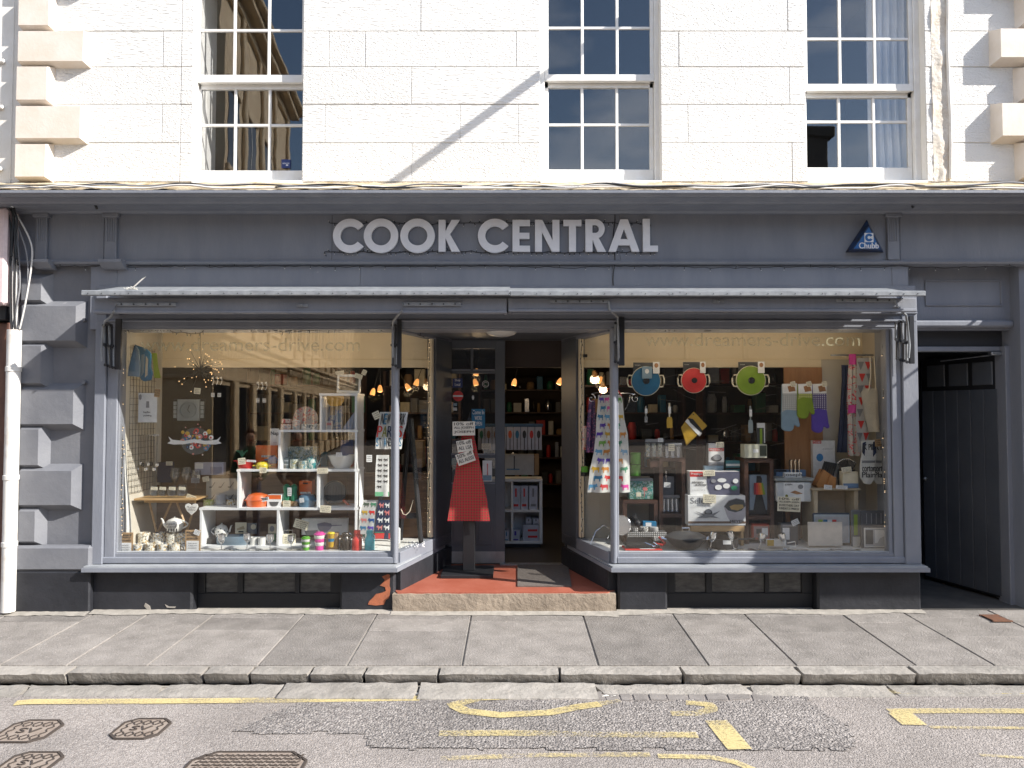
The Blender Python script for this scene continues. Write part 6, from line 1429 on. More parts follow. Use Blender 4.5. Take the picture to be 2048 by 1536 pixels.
for i, (px0, px1, py, lab) in enumerate(((424,441,758,"left"),(514,533,768,"right"))):
    t = thing("hook_set","three little white numbered hooks hanging in the dark, "+lab+" set","hook set",tuple(W(px0,py,.62)))
    for k in range(3): MB().tube([(k*.038,0,.0),(k*.038+.012,0,.02),(k*.038+.018,0,-.02),(k*.038+.004,0,-.055)],.004,5).ball((k*.038+.004,0,.012),.008,n=5).build("hook",M_WHITE,t)
    for k in range(2): card(px0-2+k*13,786 if i == 0 else 797,px0+5+k*13,794 if i == 0 else 805,.6,["left","right"][k]+" square tag below the "+lab+" set of hooks",None,0,M_WHITE,n=2)
card(388,776,401,788,.44,"cream tag dangling under the twig light",None,-5)
# tea towels near the corner post
TW = C("white_tea_towel",.66,.66,.64,.8)
t, fn = cloth("tea_towel","white tea towel lettered NEW YORK PARIS ST ANDREWS on the corner of the left window","tea towel",[(824,760,816),(850,757,812),(872,752,806),(898,750,803)],.16,TW,.006,2,nu=30)
o0 = t
for s, (a, b, c2, e), m_, sh in (("NEW YORK",(762,827,811,849),M_INK,.15),("PARIS",(754,852,805,874),M_RED,.12),("ST ANDREWS",(752,876,803,893),M_DGREY,.0)):
    x0, x1, z0, z1 = rect(a,b,c2,e,.145); mb = MB()
    n_ = len(s); colr = {"PARIS":[M_RED,C("olive_print",.22,.22,.03),M_NAVY,M_TEAL,M_RED],"NEW YORK":[M_INK,M_TEAL,M_INK,M_INK,M_TEAL,M_RED,M_INK,M_INK]}.get(s)
    for i, ch in enumerate(s):
        if ch == ' ': continue
        m3 = MB(); a_, b_ = x0+(x1-x0)*i/n_+.001, x0+(x1-x0)*(i+1)/n_-.002
        put_text(m3, ch, a_, b_, z0, z1, .145, ext=.0006, shear=sh); put_text(m3, ch, a_+.0025, b_+.0025, z0, z1, .1445, ext=.0006, shear=sh)
        m3.build("printed_letter", (colr[i] if colr else (M_INK if i % 3 else M_TEAL)), t)
card(746,823,760,838,.13,"tag pinned to the upper left corner of the lettered tea towel",None,25)
t, fn = cloth("tea_towel","white tea towel with little black dogs and a mint band, below the lettered one","tea towel",[(910,753,778),(940,751,778),(993,750,778)],.17,TW,.004,1,nu=12)
prints(t, fn, [(.12+.45*(i % 2), .15+.13*(i//2), .34, .08, DOG, M_INK) for i in range(11)]+[(0,.99,1,.1,[(0,0),(1,0),(1,1),(0,1)],C("mint_band",.16,.48,.25))])
card(733,910,744,924,.16,"small white tag left of the dog tea towel",None,0,M_WHITE)
t, fn = cloth("tea_towel","pale tea towel printed with rows of coloured highland cows, draped low","tea towel",[(1000,727,756),(1020,722,752),(1050,718,750),(1078,716,746)],.20,C("pale_grey_cloth",.50,.50,.48,.8),.004,1,nu=14)
CC = [M_BLUE,C("print_black_green",.03,.07,.04),M_RED,M_TEAL,M_JADE,M_ROSE,M_PURP,M_YEL]
prints(t, fn, [(.05+.48*(i % 2), .18+.2*(i//2), .40, .13, COW, CC[(i*3+1) % 8]) for i in range(9)])
t, fn = cloth("tea_towel","navy tea towel with white terriers and a red chequered hem","tea towel",[(1000,757,780),(1040,752,780),(1078,748,780)],.19,M_NAVY,.003,1,nu=12)
prints(t, fn, [(.08+.48*(i % 2), .2+.19*(i//2), .40, .15, DOG, M_WHITE if i % 3 else M_ROSE) for i in range(8)]+[(0,.99,1,.14,[(0,0),(1,0),(1,1),(0,1)],M_RED),(0,.84,1,.02,[(0,0),(1,0),(1,1),(0,1)],M_JADE)])
# black easel in the splay
EA = thing("display_easel","tall black wooden easel standing in the entrance side of the left window","easel",(0,0,0))
for (p, q, yy) in (((822,838),(842,1085),.42),((812,838),(735,1078),.46),((818,842),(800,1085),.60)):
    A_, B_ = W(*p,yy), W(*q,yy); MB().tube([A_,B_],.022,4).build("leg",M_BLK,EA)
A_, B_ = W(783,1030,.44), W(838,1032,.44); MB().box(A_.x,B_.x,.42,.455,A_.z-.03,A_.z+.02,c=.003).build("ledge",M_BLK,EA)
one(MB().tube([W(802,1018,.38),W(806,1028,.36),W(812,1030,.36),W(820,1022,.37),W(826,1000,.39)],.004,6),"rope_loop",M_LINEN,"pale cord looping from the easel ledge","cord")
boxi("brown_carton","plain brown carton seen through the entrance side window","box",824,882,846,935,.95,.2,M_KRAFT); boxi("paper_roll","white rolled paper standing at the foot of the easel","roll",790,1055,800,1090,.25,.04,LIN,c=.015)
mb = MB(); rr = random.Random(2)
for i in range(40): p = (W(rr.uniform(800,850),1082,rr.uniform(.2,.5))); mb.ball((p.x,p.y,zfl+.004),.006,n=4)
tag(mb.build("white_pebbles",M_WHITE),kind='stuff')
# fairy lights round the left window
fairy("fairy lights framing the top of the left shop window", sw(244,340,658,3,8,2)+[(345,664),(400,668)]+sw(410,775,660,3,14,4), .03, 44, 21)
fairy("fairy lights down the left side of the left shop window", [(244+math.sin(y)*1.5,y) for y in range(660,1090,18)], .03, 34, 22, bm=BULB)
fairy("fairy lights at the door side of the left window", [(857,672),(860,700),(857,760),(859,830),(857,900),(859,960),(857,1030),(858,1076)], .60, 30, 23, bm=BULB)
fairy("fairy lights over the entrance side of the left window", [(795,660),(815,664),(840,670),(856,676)], .3, 12, 24)

# ---------------------------------------------------------------- RIGHT WINDOW
# cow print apron on a scrolled wire hanger
AP = thing("apron_hanger","scrolled wire hanger with curled ends holding the cow print apron","hanger",(0,0,0)); ya_ = .34
def sp(cx, cy, s, r0=9, n=16, turns=1.4): return [(cx+s*(r0*(1-k/n))*math.cos(turns*2*PI*k/n+PI/2), cy-(r0*(1-k/n))*math.sin(turns*2*PI*k/n+PI/2)) for k in range(n)]
pts = list(reversed([(a,b) for a,b in sp(1183,797,-1)]))+[(1184,787),(1195,785),(1210,787),(1225,783),(1240,787),(1255,786),(1268,789)]+sp(1271,797,1)
MB().tube([W(a,b,ya_) for a,b in pts],.0035,6).build("scroll_wire",M_STEEL,AP)
MB().tube([W(1223,784,ya_),W(1223,760,ya_),W(1227,755,ya_),W(1230,760,ya_)],.003,6).build("hook",M_STEEL,AP)
MB().tube([W(1260,790,ya_),W(1258,805,ya_),W(1250,820,ya_)],.0025,6).build("side_wire",M_STEEL,AP)
APC = C("white_cotton_apron",.60,.60,.57,.85)
t, fn = cloth("apron","white cotton apron printed with rows of multicoloured highland cows","apron",[(790,1197,1243),(806,1196,1246),(838,1193,1249),(868,1192,1256),(905,1188,1258),(940,1180,1260),(985,1175,1261)],.28,APC,.016,2,nu=36,nv=44,seed=1)
rr = random.Random(12); shp = []; CC2 = [M_YEL,M_JADE,M_PINK,M_TEAL,M_RED,C("print_sky_blue",.10,.30,.50),C("print_orange",.55,.22,.04),M_GREEN,M_PURP]
for j in range(11):
    for i in range(4):
        sgn = 1 if rr.random() < .5 else -1; u = (i+.08+(.4 if j % 2 else 0))/4.1; v = (j+.92)/11.2
        shp.append((u if sgn > 0 else u+.21, v, .21*sgn, .070, COW, CC2[rr.randrange(9)]))
prints(t, fn, [s for s in shp if 0 <= min(s[0], s[0]+s[2]) and max(s[0], s[0]+s[2]) <= 1], "printed_cows")
MB().tube([W(1200,792,.28),W(1208,780,.30),W(1222,776,.31),W(1236,780,.30),W(1243,792,.28)],.006,5).build("neck_strap",M_RED,t)
cloth("scarf","dark purple patterned scarf hanging left of the cow apron","scarf",[(800,1178,1190),(850,1173,1192),(905,1172,1190)],.42,noisemat("purple_floral_print",(.05,.03,.10),(.30,.10,.20),30,.55),.012,2,nu=12)
cloth("scarf","red and grey patterned cloth hanging behind the purple scarf","scarf",[(852,1164,1176),(900,1164,1175)],.50,FLOR,.010,2,nu=12)
# casserole cut-outs with card tags
for i, (cx, cy, w, mt, lab) in enumerate(((1292,762,58,C("deep_sea_blue",.015,.13,.26,.4),"blue"),(1388,761,50,M_RED,"red"),(1502,761,58,C("pan_green",.20,.32,.02,.4),"green"))):
    c_ = W(cx,cy,.46); t = thing("hanging_casserole",lab+" round casserole seen from above, hanging with its card under the cream valance","casserole dish",tuple(c_)); r = w/2*6.84/F
    MB().lathe([(.001,-.012),(r*.45,-.012),(r*.96,-.004),(r,.004),(r*.98,.05),(r*.85,.07),(.001,.07)],(0,0,0),36,ax='y').build("pan_body",mt,t)
    MB().lathe([(r*1.01,.002),(r*1.03,.006),(r*1.01,.012)],(0,0,0),36,ax='y').build("cream_rim",M_CREAM,t)
    MB().lathe([(r*.22,-.012),(r*.22,-.022),(r*.16,-.03),(.001,-.03)],(0,0,0),20,ax='y').build("knob",M_BLK,t)
    for k in (.42,.6): MB().ring(0,0,r*(k+.012),r*k,-.0145,-.0120,200,340,24).build("embossed_ring",mt,t)
    for s in (-1,1): MB().tube([(s*r*.93,.01,.05),(s*r*1.18,.01,.052),(s*r*1.27,.01,.02),(s*r*1.27,.01,-.02),(s*r*1.18,.01,-.05),(s*r*.93,.01,-.055)],.0075,6).build("handle",M_CREAM,t)
    boxi("header_card","dark header card behind the "+lab+" hanging casserole","card",cx-w*.44,cy-37,cx+w*.25,cy-2,.55,.003,M_MGREY,[(.0,0,1,.5,M_DGREY,"dark_half"),(.08,.1,.35,.2,M_WHITE,'scrib',1),(.08,.55,.35,.7,M_INK,"mark")])
    boxi("recipe_card","small cream card with a dish picture at the top right of the "+lab+" hanging casserole","card",cx+w*.24,cy-38,cx+w*.47,cy-15,.43,.002,M_WHITE,[(.2,.1,.8,.5,M_ORW,'round')])
boxi("header_sheet","pale blue leaflet stuck on the blue hanging casserole","leaflet",1284,733,1304,757,.42,.001,M_SKYB,[(.3,.2,.7,.6,M_WHITE,'round')])
# spatulas, board, whisk
def spat(label, cx, yt_, ym, yb_, w, mt, y=.5, hm=None):
    t = thing("spatula",label,"spatula",tuple(W(cx,ym,y))); top = W(cx,yt_,y).z-t.location.z; bot = W(cx,yb_,y).z-t.location.z; hw = w/2*6.9/F
    MB().tube([(0,0,0),(0,0,top)],[.006,.009],8).build("handle",hm or mt,t)
    MB().prism([(-hw*.7,0),(hw*.7,0),(hw,bot*.25),(hw,bot*.95),(hw*.8,bot),(-hw*.9,bot),(-hw,bot*.9),(-hw,bot*.25)],-.005,.005).build("blade",mt,t)
    MB().box(-.012,.012,-.011,-.009,top*.25,top*.75).build("paper_band",M_WHITE,t); return t
spat("mustard yellow spatula hanging between the blue and red casseroles",1339,806,834,856,11,M_YEL,hm=M_CREAM)
spat("steel slotted tool hanging below the blue casserole",1292,812,832,845,6,M_STEEL,y=.55)
spat("pale grey spatula hanging below the green casserole",1501,812,840,866,9,C("grey_silicone",.28,.33,.34,.5))
t, o_ = flat("chopping_board","mustard yellow chopping board hanging on its corner with a white band","chopping board",[(1388,823),(1415,852),(1402,863),(1373,892),(1362,855),(1374,838)],.47,.012,C("mustard_board",.45,.27,.025,.45))
t, o_ = (t, o_)
onto(t,o_,[(1370,843),(1375,838),(1404,866),(1399,873)],.468,M_WHITE,"paper_band"); onto(t,o_,[(1376,836),(1386,838),(1404,860),(1403,866),(1380,845)],.466,M_BLK,"printed_knife")
MB().lathe([(.006,-.003),(.006,.0)],(W(1387,829,.47).x-o_[0],0,W(1387,829,.47).z-o_[1]),12,ax='y').build("hang_hole",M_INK,t)
# wire branches / silver decorations in the dark upper part
mb = MB(); rr = random.Random(5)
for i in range(34):
    x, y = rr.uniform(1290,1560), rr.uniform(745,900); a = rr.uniform(-.5,.5); L_ = rr.uniform(15,50); mb.tube([W(x,y,.70),W(x+L_*.5,y+a*L_*.6,.69),W(x+L_,y+a*L_,.70)],.0016,4)
tag(mb.build("silver_branches",C("dull_silver",.22,.21,.20,.35)),kind='stuff')
# oven gloves
GLV = lambda x0,x1,yt_,yc,yb_,tx: [(x0,yt_),(x1,yt_-1),(x1+1,yc),(x1+5,yb_-18),(x1+7,yb_-12),(x1+3,yb_-8),(x1-5,yb_-14),(x1-7,yb_-4),(x1-13,yb_),(x0+6,yb_-1),(x0-1,yb_-6),(x0-1,yc+6)]
for i, (x0, x1, yt_, yc, yb_, m1, m2, lab) in enumerate(((1564,1594,768,822,863,M_SKYB,gridmat("grey_gingham",(.50,.50,.49),(.30,.31,.30),52,52,.4),"powder blue"),(1596,1624,768,797,838,C("glove_lime",.20,.29,.015,.8),gridmat("lime_gingham",(.48,.52,.15),(.26,.28,.08),52,52,.4),"lime green"),(1625,1653,768,820,866,M_PURP,gridmat("purple_gingham",(.55,.54,.56),(.06,.04,.16),52,52,.5),"violet"))):
    yy = .44-.02*(i == 1)
    t, o_ = flat("oven_glove",lab+" oven glove with checked cuff, one of three in a row","oven glove",GLV(x0,x1,yt_,yc,yb_,0),yy,.022,m1,group="three oven gloves with checked cuffs")
    onto(t,o_,[(x0+1,yt_+14),(x1,yt_+14),(x1+1,yc),(x0+10,yc-3),(x0,yc+2)],yy,m2,"checked_cuff"); onto(t,o_,[(x0,yt_),(x1,yt_-1),(x1,yt_+19),(x0+1,yt_+19)],yy-.002,M_WHITE,"header_card"); onto(t,o_,[(x0+11,yt_+5),(x0+18,yt_+3),(x0+25,yt_+6),(x0+27,yt_+14),(x0+14,yt_+16)],yy-.004,M_ORW,"printed_picture")
for i, px in enumerate((1585,1617,1648)): card(px-4,763,px+6,773,.40,"cream swing tag on top of the "+["powder blue","lime green","violet"][i]+" oven glove",None,12)
boxi("knife_sharpener_box","narrow dark carton with a lime green bar and white header","box",1514,846,1530,890,.60,.03,M_DGREY,[(.0,0,1,.22,M_WHITE,"header"),(.35,.25,.65,.95,M_LIME,"lime_bar"),(.85,.2,1,.9,M_WHITE,"edge_bar")])
boxi("cream_box","cream enamel box lying open on top of the middle walnut cube","box",1489,889,1534,916,.36,.12,C("cream_enamel",.56,.55,.43,.4),[(.68,.08,.98,.85,C("dark_inside",.05,.06,.04),"open_side"),(.38,.35,.62,.6,M_WHITE,"small_label")])
# hanging cloths at the right
cloth("navy_apron","dark navy apron hanging at the right end of the display","apron",[(730,1683,1697),(760,1684,1697),(830,1680,1696),(905,1674,1694)],.54,M_NAVY,.010,2,nu=14)
t, fn = cloth("floral_apron","grey apron with red poppies and pink ties hanging at the right end","apron",[(712,1698,1712),(745,1696,1714),(800,1694,1713),(860,1696,1716),(912,1697,1720)],.46,noisemat("poppy_print",(.46,.43,.39),(.58,.04,.06),24,.55),.012,2,nu=14); 
cloth("pink_tie","bright pink apron tie at the top right","tie",[(708,1698,1712),(729,1699,1713)],.43,M_PINK,.004,1,nu=8,nv=6); cloth("pink_tie","bright pink apron tie knotted at the waist of the poppy apron","tie",[(810,1697,1714),(826,1696,1713)],.43,M_PINK,.004,1,nu=8,nv=6)
t, fn = cloth("bunting_towel","red and white bunting pattern tea towel hanging between poppies and calico","tea towel",[(716,1714,1744),(775,1714,1742),(850,1712,1740),(905,1716,1734)],.40,C("bunting_white",.48,.47,.46,.8),.002,1,nu=16)
TRI = [(0,1),(1,1),(.5,0)]
prints(t, fn, [(.02+.5*(i % 2)+(.1 if (i//2) % 2 else 0), .13+.125*(i//2), .46, .09, TRI, M_RED if (i+i//2) % 2 else M_MGREY) for i in range(14)])
t, fn = cloth("calico_bag","plain unbleached calico bag hanging by long handles at the right","bag",[(777,1729,1754),(785,1722,1755),(830,1730,1757),(864,1738,1760)],.32,M_LINEN,.006,1,nu=12)
for s in (1740,1748): MB().tube([W(s,712,.32),W(s+2,745,.315),W(s-2 if s < 1745 else s+4,782,.315)],.006,4).build("strap",M_LINEN,t)
one(MB().box(W(1660,716,.5).x,W(1745,716,.5).x,.48,.492,W(1700,712,.5).z,W(1700,709,.5).z),"hanging_rail",M_METAL,"thin rail the aprons and cloths hang from at the right","rail")
for k, (x, lab) in enumerate(((1738,"front"),(1762,"rear"))):
    yy = .24+.08*k; t, o_ = flat("oven_glove",lab+" white quilted oven glove lettered COTTON PLAIN at the far right","oven glove",[(x-14,882),(x+14,880),(x+17,900),(x+14,925),(x+12,958),(x+4,969),(x-8,968),(x-17,955),(x-17,930),(x-13,905)],yy,.022,C("white_quilt",.60,.60,.57,.85))
    onto(t,o_,[(x-13,886),(x-6,883),(x-9,912),(x-14,904)],yy,M_NAVY,"navy_stripe"); onto(t,o_,[(x+8,884),(x+13,882),(x+15,905),(x+8,914)],yy,M_NAVY,"navy_stripe"); onto(t,o_,[(x-14,921),(x+12,921),(x+12,926),(x-14,926)],yy-.001,M_MGREY,"seam_band")
    for s, (a, b) in (("corton",(932,943)),("Plain",(944,955)),("JK PILI",(888,904))):
        x0, x1, z0, z1 = rect(x-14,a,x+12,b,yy); mb = MB(); put_text(mb,s,x0-o_[0],x1-o_[0],z0-o_[1],z1-o_[1],-.003,ext=.0006); put_text(mb,s,x0-o_[0]+.0018,x1-o_[0]+.0018,z0-o_[1],z1-o_[1],-.0035,ext=.0006); mb.build("lettering",M_INK,t)
card(1750,878,1762,893,.2,"kraft tag above the lettered oven gloves",None,5,M_KRAFT)
# walnut cube shelving (three frames)
def cube(label, px0, px1, pyt, pyb, y, dep, mids=(), tk=.034):
    t = thing("cube_shelf",label,"shelf",(0,0,0)); a, b = W(px0,pyt,y), W(px1,pyb,y); z1, z0 = a.z, max(b.z, zfl+.001)
    MB().box(a.x,b.x,y,y+dep,z1-tk,z1,c=.002).build("top",M_WALNUT,t)
    for x in (a.x, b.x-tk): MB().box(x,x+tk,y+.001,y+dep,z0,z1-tk-.0005,c=.002).build("side",M_WALNUT,t)
    for m_ in mids: z = W(px0,m_,y).z; MB().box(a.x+tk,b.x-tk,y+.002,y+dep,z-tk,z,c=.002).build("shelf",M_WALNUT,t)
    return t
cube("low walnut cube shelf behind the cow apron",1246,1316,1000,1090,.42,.26); cube("taller walnut cube shelf left of the white cartons",1318,1372,916,1088,.42,.26,(1028,))
cube("tall walnut cube shelf holding the coloured utensils",1489,1549,918,1088,.38,.28,(1032,)); 
MB().box(W(1300,921,.44).x,W(1322,921,.44).x,.43,.6,W(1300,935,.44).z,W(1300,921,.44).z,c=.002).build("shelf_return",M_WALNUT,bpy.data.objects["cube_shelf"])
MB().box(W(1585,1000,.6).x,W(1600,1000,.6).x,.60,.66,zfl+.001,W(1585,1000,.6).z,c=.002).build("walnut_post",M_WALNUT,B)
# clear boxed glasses
def glassbox(label, a, b, c_, e, y, n, pr):
    t = boxi("glass_gift_box",label,"box",a,b,c_,e,y,.09,M_CLEAR,[(.0,.0,1,.16,M_MGREY,"header")]); x0, x1, z0, z1 = rect(a,b,c_,e,y); w = x1-x0
    for i in range(n): MB().lathe([(pr*.02+.014,.004),(.016,.01),(.020,(z1-z0)*.75),(.018,(z1-z0)*.75),(.012,.015),(.001,.014)],(-w/2+w*(i+.5)/n,.045,0),14).build("tumbler",M_STEEL if pr else FLO,t)
glassbox("clear carton of flutes standing on the taller walnut cube, left",1291,878,1328,915,.46,3,0); glassbox("blue tinted carton of stem glasses on the taller walnut cube, right",1330,886,1364,916,.45,3,1)
card(1316,876,1326,884,.40,"white tag at the corner of the clear flute carton",None,0,M_WHITE); card(1337,888,1349,902,.40,"cream tag on the blue tinted glass carton")
glassbox("row of tall glasses standing inside the taller walnut cube",1325,990,1360,1024,.48,4,1)
boxi("grey_carton","slim grey carton behind the tall glasses","box",1325,953,1348,1008,.58,.04,M_MGREY); card(1328,965,1341,975,.44,"price tag in the middle of the taller walnut cube",None,-4,M_WHITE)
t, r, h = pot("corkscrew","steel corkscrew standing in the taller walnut cube","corkscrew",1332,970,942,6,.5,[(.3,0),(.3,.5),(1,.7),(.4,.8),(.8,1),(.01,1)],M_STEEL,10)
for i, (a, b, lab) in enumerate(((905,928,"upper"),(929,952,"lower"))):
    t, r, h = pot("green_tub",lab+" lime green lidded tub of the stack behind the apron","tub",1271,b,a,20,.52,[(.92,0),(1,.04),(1,.85),(1.06,.86),(1.06,.96),(.9,1),(.01,1)],M_GREEN,24)
t, r, h = pot("green_tub","small lime green tub at the left edge of the right window","tub",1169,944,932,14,.55,[(.95,0),(1,.1),(1,.9),(.01,1)],M_GREEN,20); pot("dark_tub","dark tub under the small green tub","tub",1169,952,944,13,.55,[(1,0),(1,.95),(.01,1)],M_BLK,20)
t = boxi("flamingo_tin","teal tropical leaf tin with a pink flamingo, beside the apron","tin",1258,957,1306,999,.44,.1,noisemat("tropical_print",(.30,.38,.36),(.03,.20,.20),26,.5,(.06,.16,.10)),[(.55,.4,.75,.9,M_ROSE,"poly",[(.58,.42),(.72,.40),(.78,.52),(.72,.60),(.66,.56),(.66,.86),(.63,.86),(.63,.56),(.56,.5)]),(.3,.66,.5,.86,M_CREAM,"price_label")],c=.004); MB().box(-.14*.76,.14*.76,-.003,.103,.165,.19,c=.004).build("lid",M_MGREY,t)
# tins and tray
BWP = gridmat("black_white_check",(.60,.60,.58),(.06,.06,.06),60,60,.45)
for i, px in enumerate((1268,1288,1308)): pot("patterned_tin",ord_[i]+" from the left of the little black and white tins","tin",px,1064,1054,17,.34,[(.96,0),(1,.05),(1,.9),(.9,1),(.01,1)],[BWP,noisemat("dot_tin",(.55,.55,.52),(.08,.08,.08),70,.5),C("plain_grey_tin",.40,.40,.39,.4)][i],20)
boxi("blue_tin","blue tin behind the little tins with a price tag","tin",1286,1043,1313,1054,.40,.06,M_TEAL,[(.2,.2,.62,.9,M_WHITE,"price_label")],c=.004)
boxi("checked_box","long black and white triangle pattern box under the tins","box",1254,1064,1333,1074,.30,.12,BWP,c=.003); boxi("checked_box","white and grey diamond box under the triangle pattern box","box",1308,1074,1333,1082,.27,.1,noisemat("diamond_box",(.5,.5,.48),(.2,.2,.2),50,.5),c=.003)
t, r, h = pot("espresso_pot","tilted black espresso pot in the low walnut cube","pot",1279,1052,1026,16,.46,[(1,0),(.8,.4),(.6,.5),(.75,.55),(1,.95),(.01,1)],M_BLK,12); t.rotation_euler = (0,R(-35),0)
TR = thing("baking_tray","black baking tray with red underside and white card at the window front","tray",(W(1285,1095,.12).x,.15,zfl+.002)); MB().box(-.16,.16,-.09,.10,0,.014,c=.004).build("red_base",M_RED,TR); MB().box(-.15,.14,-.07,.10,.016,.045,c=.006).build("black_pan",M_BLK,TR); 
MB().box(-.03,.10,-.088,-.02,.0145,.0155).build("card",M_WHITE,TR); MB().tube([(.10,-.02,.05),(.17,-.06,.045),(.20,-.01,.05),(.16,.06,.09)],.010,6).build("handle",M_RED,TR); MB().tube([(.02,-.03,.06),(.09,-.07,.035),(.13,-.06,.04),(.10,-.02,.06)],.006,6).build("loop",M_STEEL,TR)
t = thing("wire_strainer","round wire strainer leaning behind the corner post of the right window","strainer",tuple(W(1243,1050,.24)),R(-30)); r = .085
MB().lathe([(r,-.006),(r*1.05,0),(r,.006)],(0,0,0),28,ax='y').build("rim",M_STEEL,t); mb = MB()
for k in range(9): a = k*PI/9; mb.tube([(r*math.cos(a)*math.cos(b),.07*math.sin(b) if 0 else .06*(1-(math.cos(b))**2),r*math.sin(a)*math.cos(b)) for b in [PI*i/8 for i in range(9)]],.0012,3)
tag(mb.build("mesh_wires",M_STEEL,t),kind='stuff'); 
one(MB().tube([W(1180,1090,.3),W(1192,1062,.32),W(1208,1050,.34),W(1222,1060,.34),W(1215,1078,.3)],.0025,5),"wire_loop",M_STEEL,"thin looping wire stand in the left corner of the right window","wire stand")
# wok and pans
t = thing("wok","black lidded wok with looped steel handle at the front of the right window","wok",(W(1372,1097,.16).x,.16,zfl+.002)); r = .175
MB().lathe([(r*.45,0),(r*.62,.02),(r*.95,.08),(r,.098),(r*1.01,.1)],(0,0,0),30).build("pan_body",M_BLK,t); MB().lathe([(r*1.0,.101),(r*1.01,.106),(r*.7,.135),(r*.25,.150),(.001,.152)],(0,0,0),30).build("lid",M_DGREY,t)
MB().tube([(-.03,0,.15),(-.032,0,.178),(.032,0,.178),(.03,0,.15)],.005,6).build("lid_handle",M_STEEL,t)
for s in (-1,1): MB().tube([(s*r*.95,-.03,.085),(s*(r+.04),-.03,.095),(s*(r+.04),.03,.095),(s*r*.95,.03,.085)],.006,6).build("handle",M_STEEL,t)
t = thing("saucepan","low black saucepan right of the wok with a card on its rim","pan",(W(1447,1094,.2).x,.22,zfl+.002)); r = .13
MB().lathe([(r*.9,0),(r,.02),(r,.085),(r*1.03,.088),(r*.97,.088),(r*.95,.02),(.001,.018)],(0,0,0),30).build("pan_body",M_BLK,t); MB().box(-.035,.035,-r-.004,-r-.002,.05,.085).build("card",M_WHITE,t); MB().tube([(r*.9,0,.07),(r+.05,-.02,.075),(r+.14,-.05,.085)],.009,6).build("handle",M_BLK,t)
for i, (px, pt, pb) in enumerate(((1419,1063,1100),(1468,1062,1098),(1518,1066,1098),(1570,1066,1098))):
    t, r, h = pot("wine_glass",ord_[i]+" from the left of the tilted goblets at the front of the right window","goblet",px,pb,pt,15,.10,[(.7,0),(.7,.03),(.12,.06),(.10,.42),(.5,.5),(1,.72),(.92,1),(.85,1),(.9,.72),(.01,.55)],M_STEEL,16,group="tilted goblets at the front of the right window"); t.rotation_euler = (0,R((-1)**i*14),0)
cutlery(16,W(1420,1100,.07).x,W(1730,1100,.07).x,.03,.12,"steel cutlery scattered along the front of the right window",9)
# big cartons on a cream stool
ST = thing("cream_stool","low cream wooden stool under the big white cookware carton","stool",(0,0,0)); a, b = W(1382,1052,.30), W(1489,1052,.30); MB().box(a.x,b.x,.30,.52,a.z-.05,a.z,c=.003).build("top",M_PINE,ST)
for x in (a.x+.005,b.x-.03): MB().box(x,x+.025,.31,.51,zfl+.001,a.z-.0505,c=.003).build("leg",M_PINE,ST)
PR = C("grey_violet_print",.10,.10,.15,.5)
boxi("saucepan_carton","big white carton lettered Select with a large steel saucepan picture","box",1376,991,1491,1051,.30,.16,M_WHITE,[
 (.04,.07,.42,.27,M_MGREY,'text',"Select"),(.0,.86,1,.93,C("brown_strip",.20,.13,.09),"strip"),(.66,.12,1.0,.92,C("pan_photo",.42,.40,.43),'poly',[(.62,.36),(.70,.16),(.84,.08),(.98,.14),(1,.3),(1,.66),(.93,.90),(.76,.94),(.68,.7)]),
 (.66,.12,.98,.62,M_DGREY,'poly',[(.63,.36),(.71,.18),(.84,.10),(.97,.16),(1,.34),(.93,.50),(.82,.56),(.70,.50)]),(.68,.2,.95,.5,C("pasta_print",.38,.26,.10),'poly',[(.72,.36),(.80,.30),(.95,.30),(.97,.40),(.86,.50),(.75,.46)]),
 (.28,.45,.42,.72,M_DGREY,'round'),(.12,.5,.55,.75,M_MGREY,'poly',[(.12,.52),(.3,.62),(.4,.62),(.56,.5),(.44,.68),(.55,.76),(.38,.72),(.3,.74),(.14,.74),(.26,.66)]),(.30,.48,.40,.60,M_MGREY,'round'),(.72,.82,.97,.90,M_INK,'text',"MEYER"),(.07,.32,.36,.36,M_MGREY,'scrib',1)],c=.002)
card(1406,989,1432,1006,.28,"cream price note stuck on the carton lettered Select",None,-2,n=4)
boxi("strainer_carton","white and violet carton lettered Prestige strain-away with three pans","box",1380,943,1479,990,.34,.14,M_WHITE,[
 (0,.0,.26,.22,M_RED,"brand_block"),(.02,.05,.24,.17,M_WHITE,'text',"Prestige"),(.34,.1,1,1,PR,'poly',[(.34,.2),(.45,0),(1,0),(1,1),(.40,1),(.35,.7)]),(.04,.40,.28,.50,M_INK,'text',"strain-"),(.10,.53,.33,.63,M_INK,'text',"away"),(.03,.76,.3,.82,M_GREYINK,'scrib',1),
 (.55,.28,.73,.46,M_WHITE,'round'),(.50,.56,.64,.78,M_WHITE,'round'),(.66,.5,.80,.72,M_WHITE,'round'),(.42,.32,.52,.48,M_GREYINK,'round'),(.86,.3,.97,.5,M_WHITE,'round'),(.82,.6,.95,.8,M_JADE,'round')],c=.002)
card(1406,940,1430,952,.32,"cream price tag beside the red brand block of the violet carton",None,1)
boxi("fry_pan_carton","grey and white carton with red band and a frying pan picture","box",1417,887,1448,935,.50,.08,M_MGREY,[(.0,.2,1,.78,M_WHITE,"panel"),(.02,.2,.98,.32,M_RED,"band"),(.08,.22,.92,.30,M_WHITE,'text',"PRESTIGE"),(.15,.5,.85,.75,M_DGREY,'round'),(.3,.45,.8,.7,M_MGREY,'round')])
card(1432,884,1448,895,.42,"cream tag clipped to the top of the frying pan carton",None,3)
boxi("blue_folded_box","dark turquoise striped box at the right of the frying pan carton","box",1452,921,1480,943,.50,.08,C("dark_turquoise",.06,.22,.26,.5),[(0,.3,1,.5,M_WHITE,"stripe"),(0,.65,1,.8,M_BLK,"stripe")])
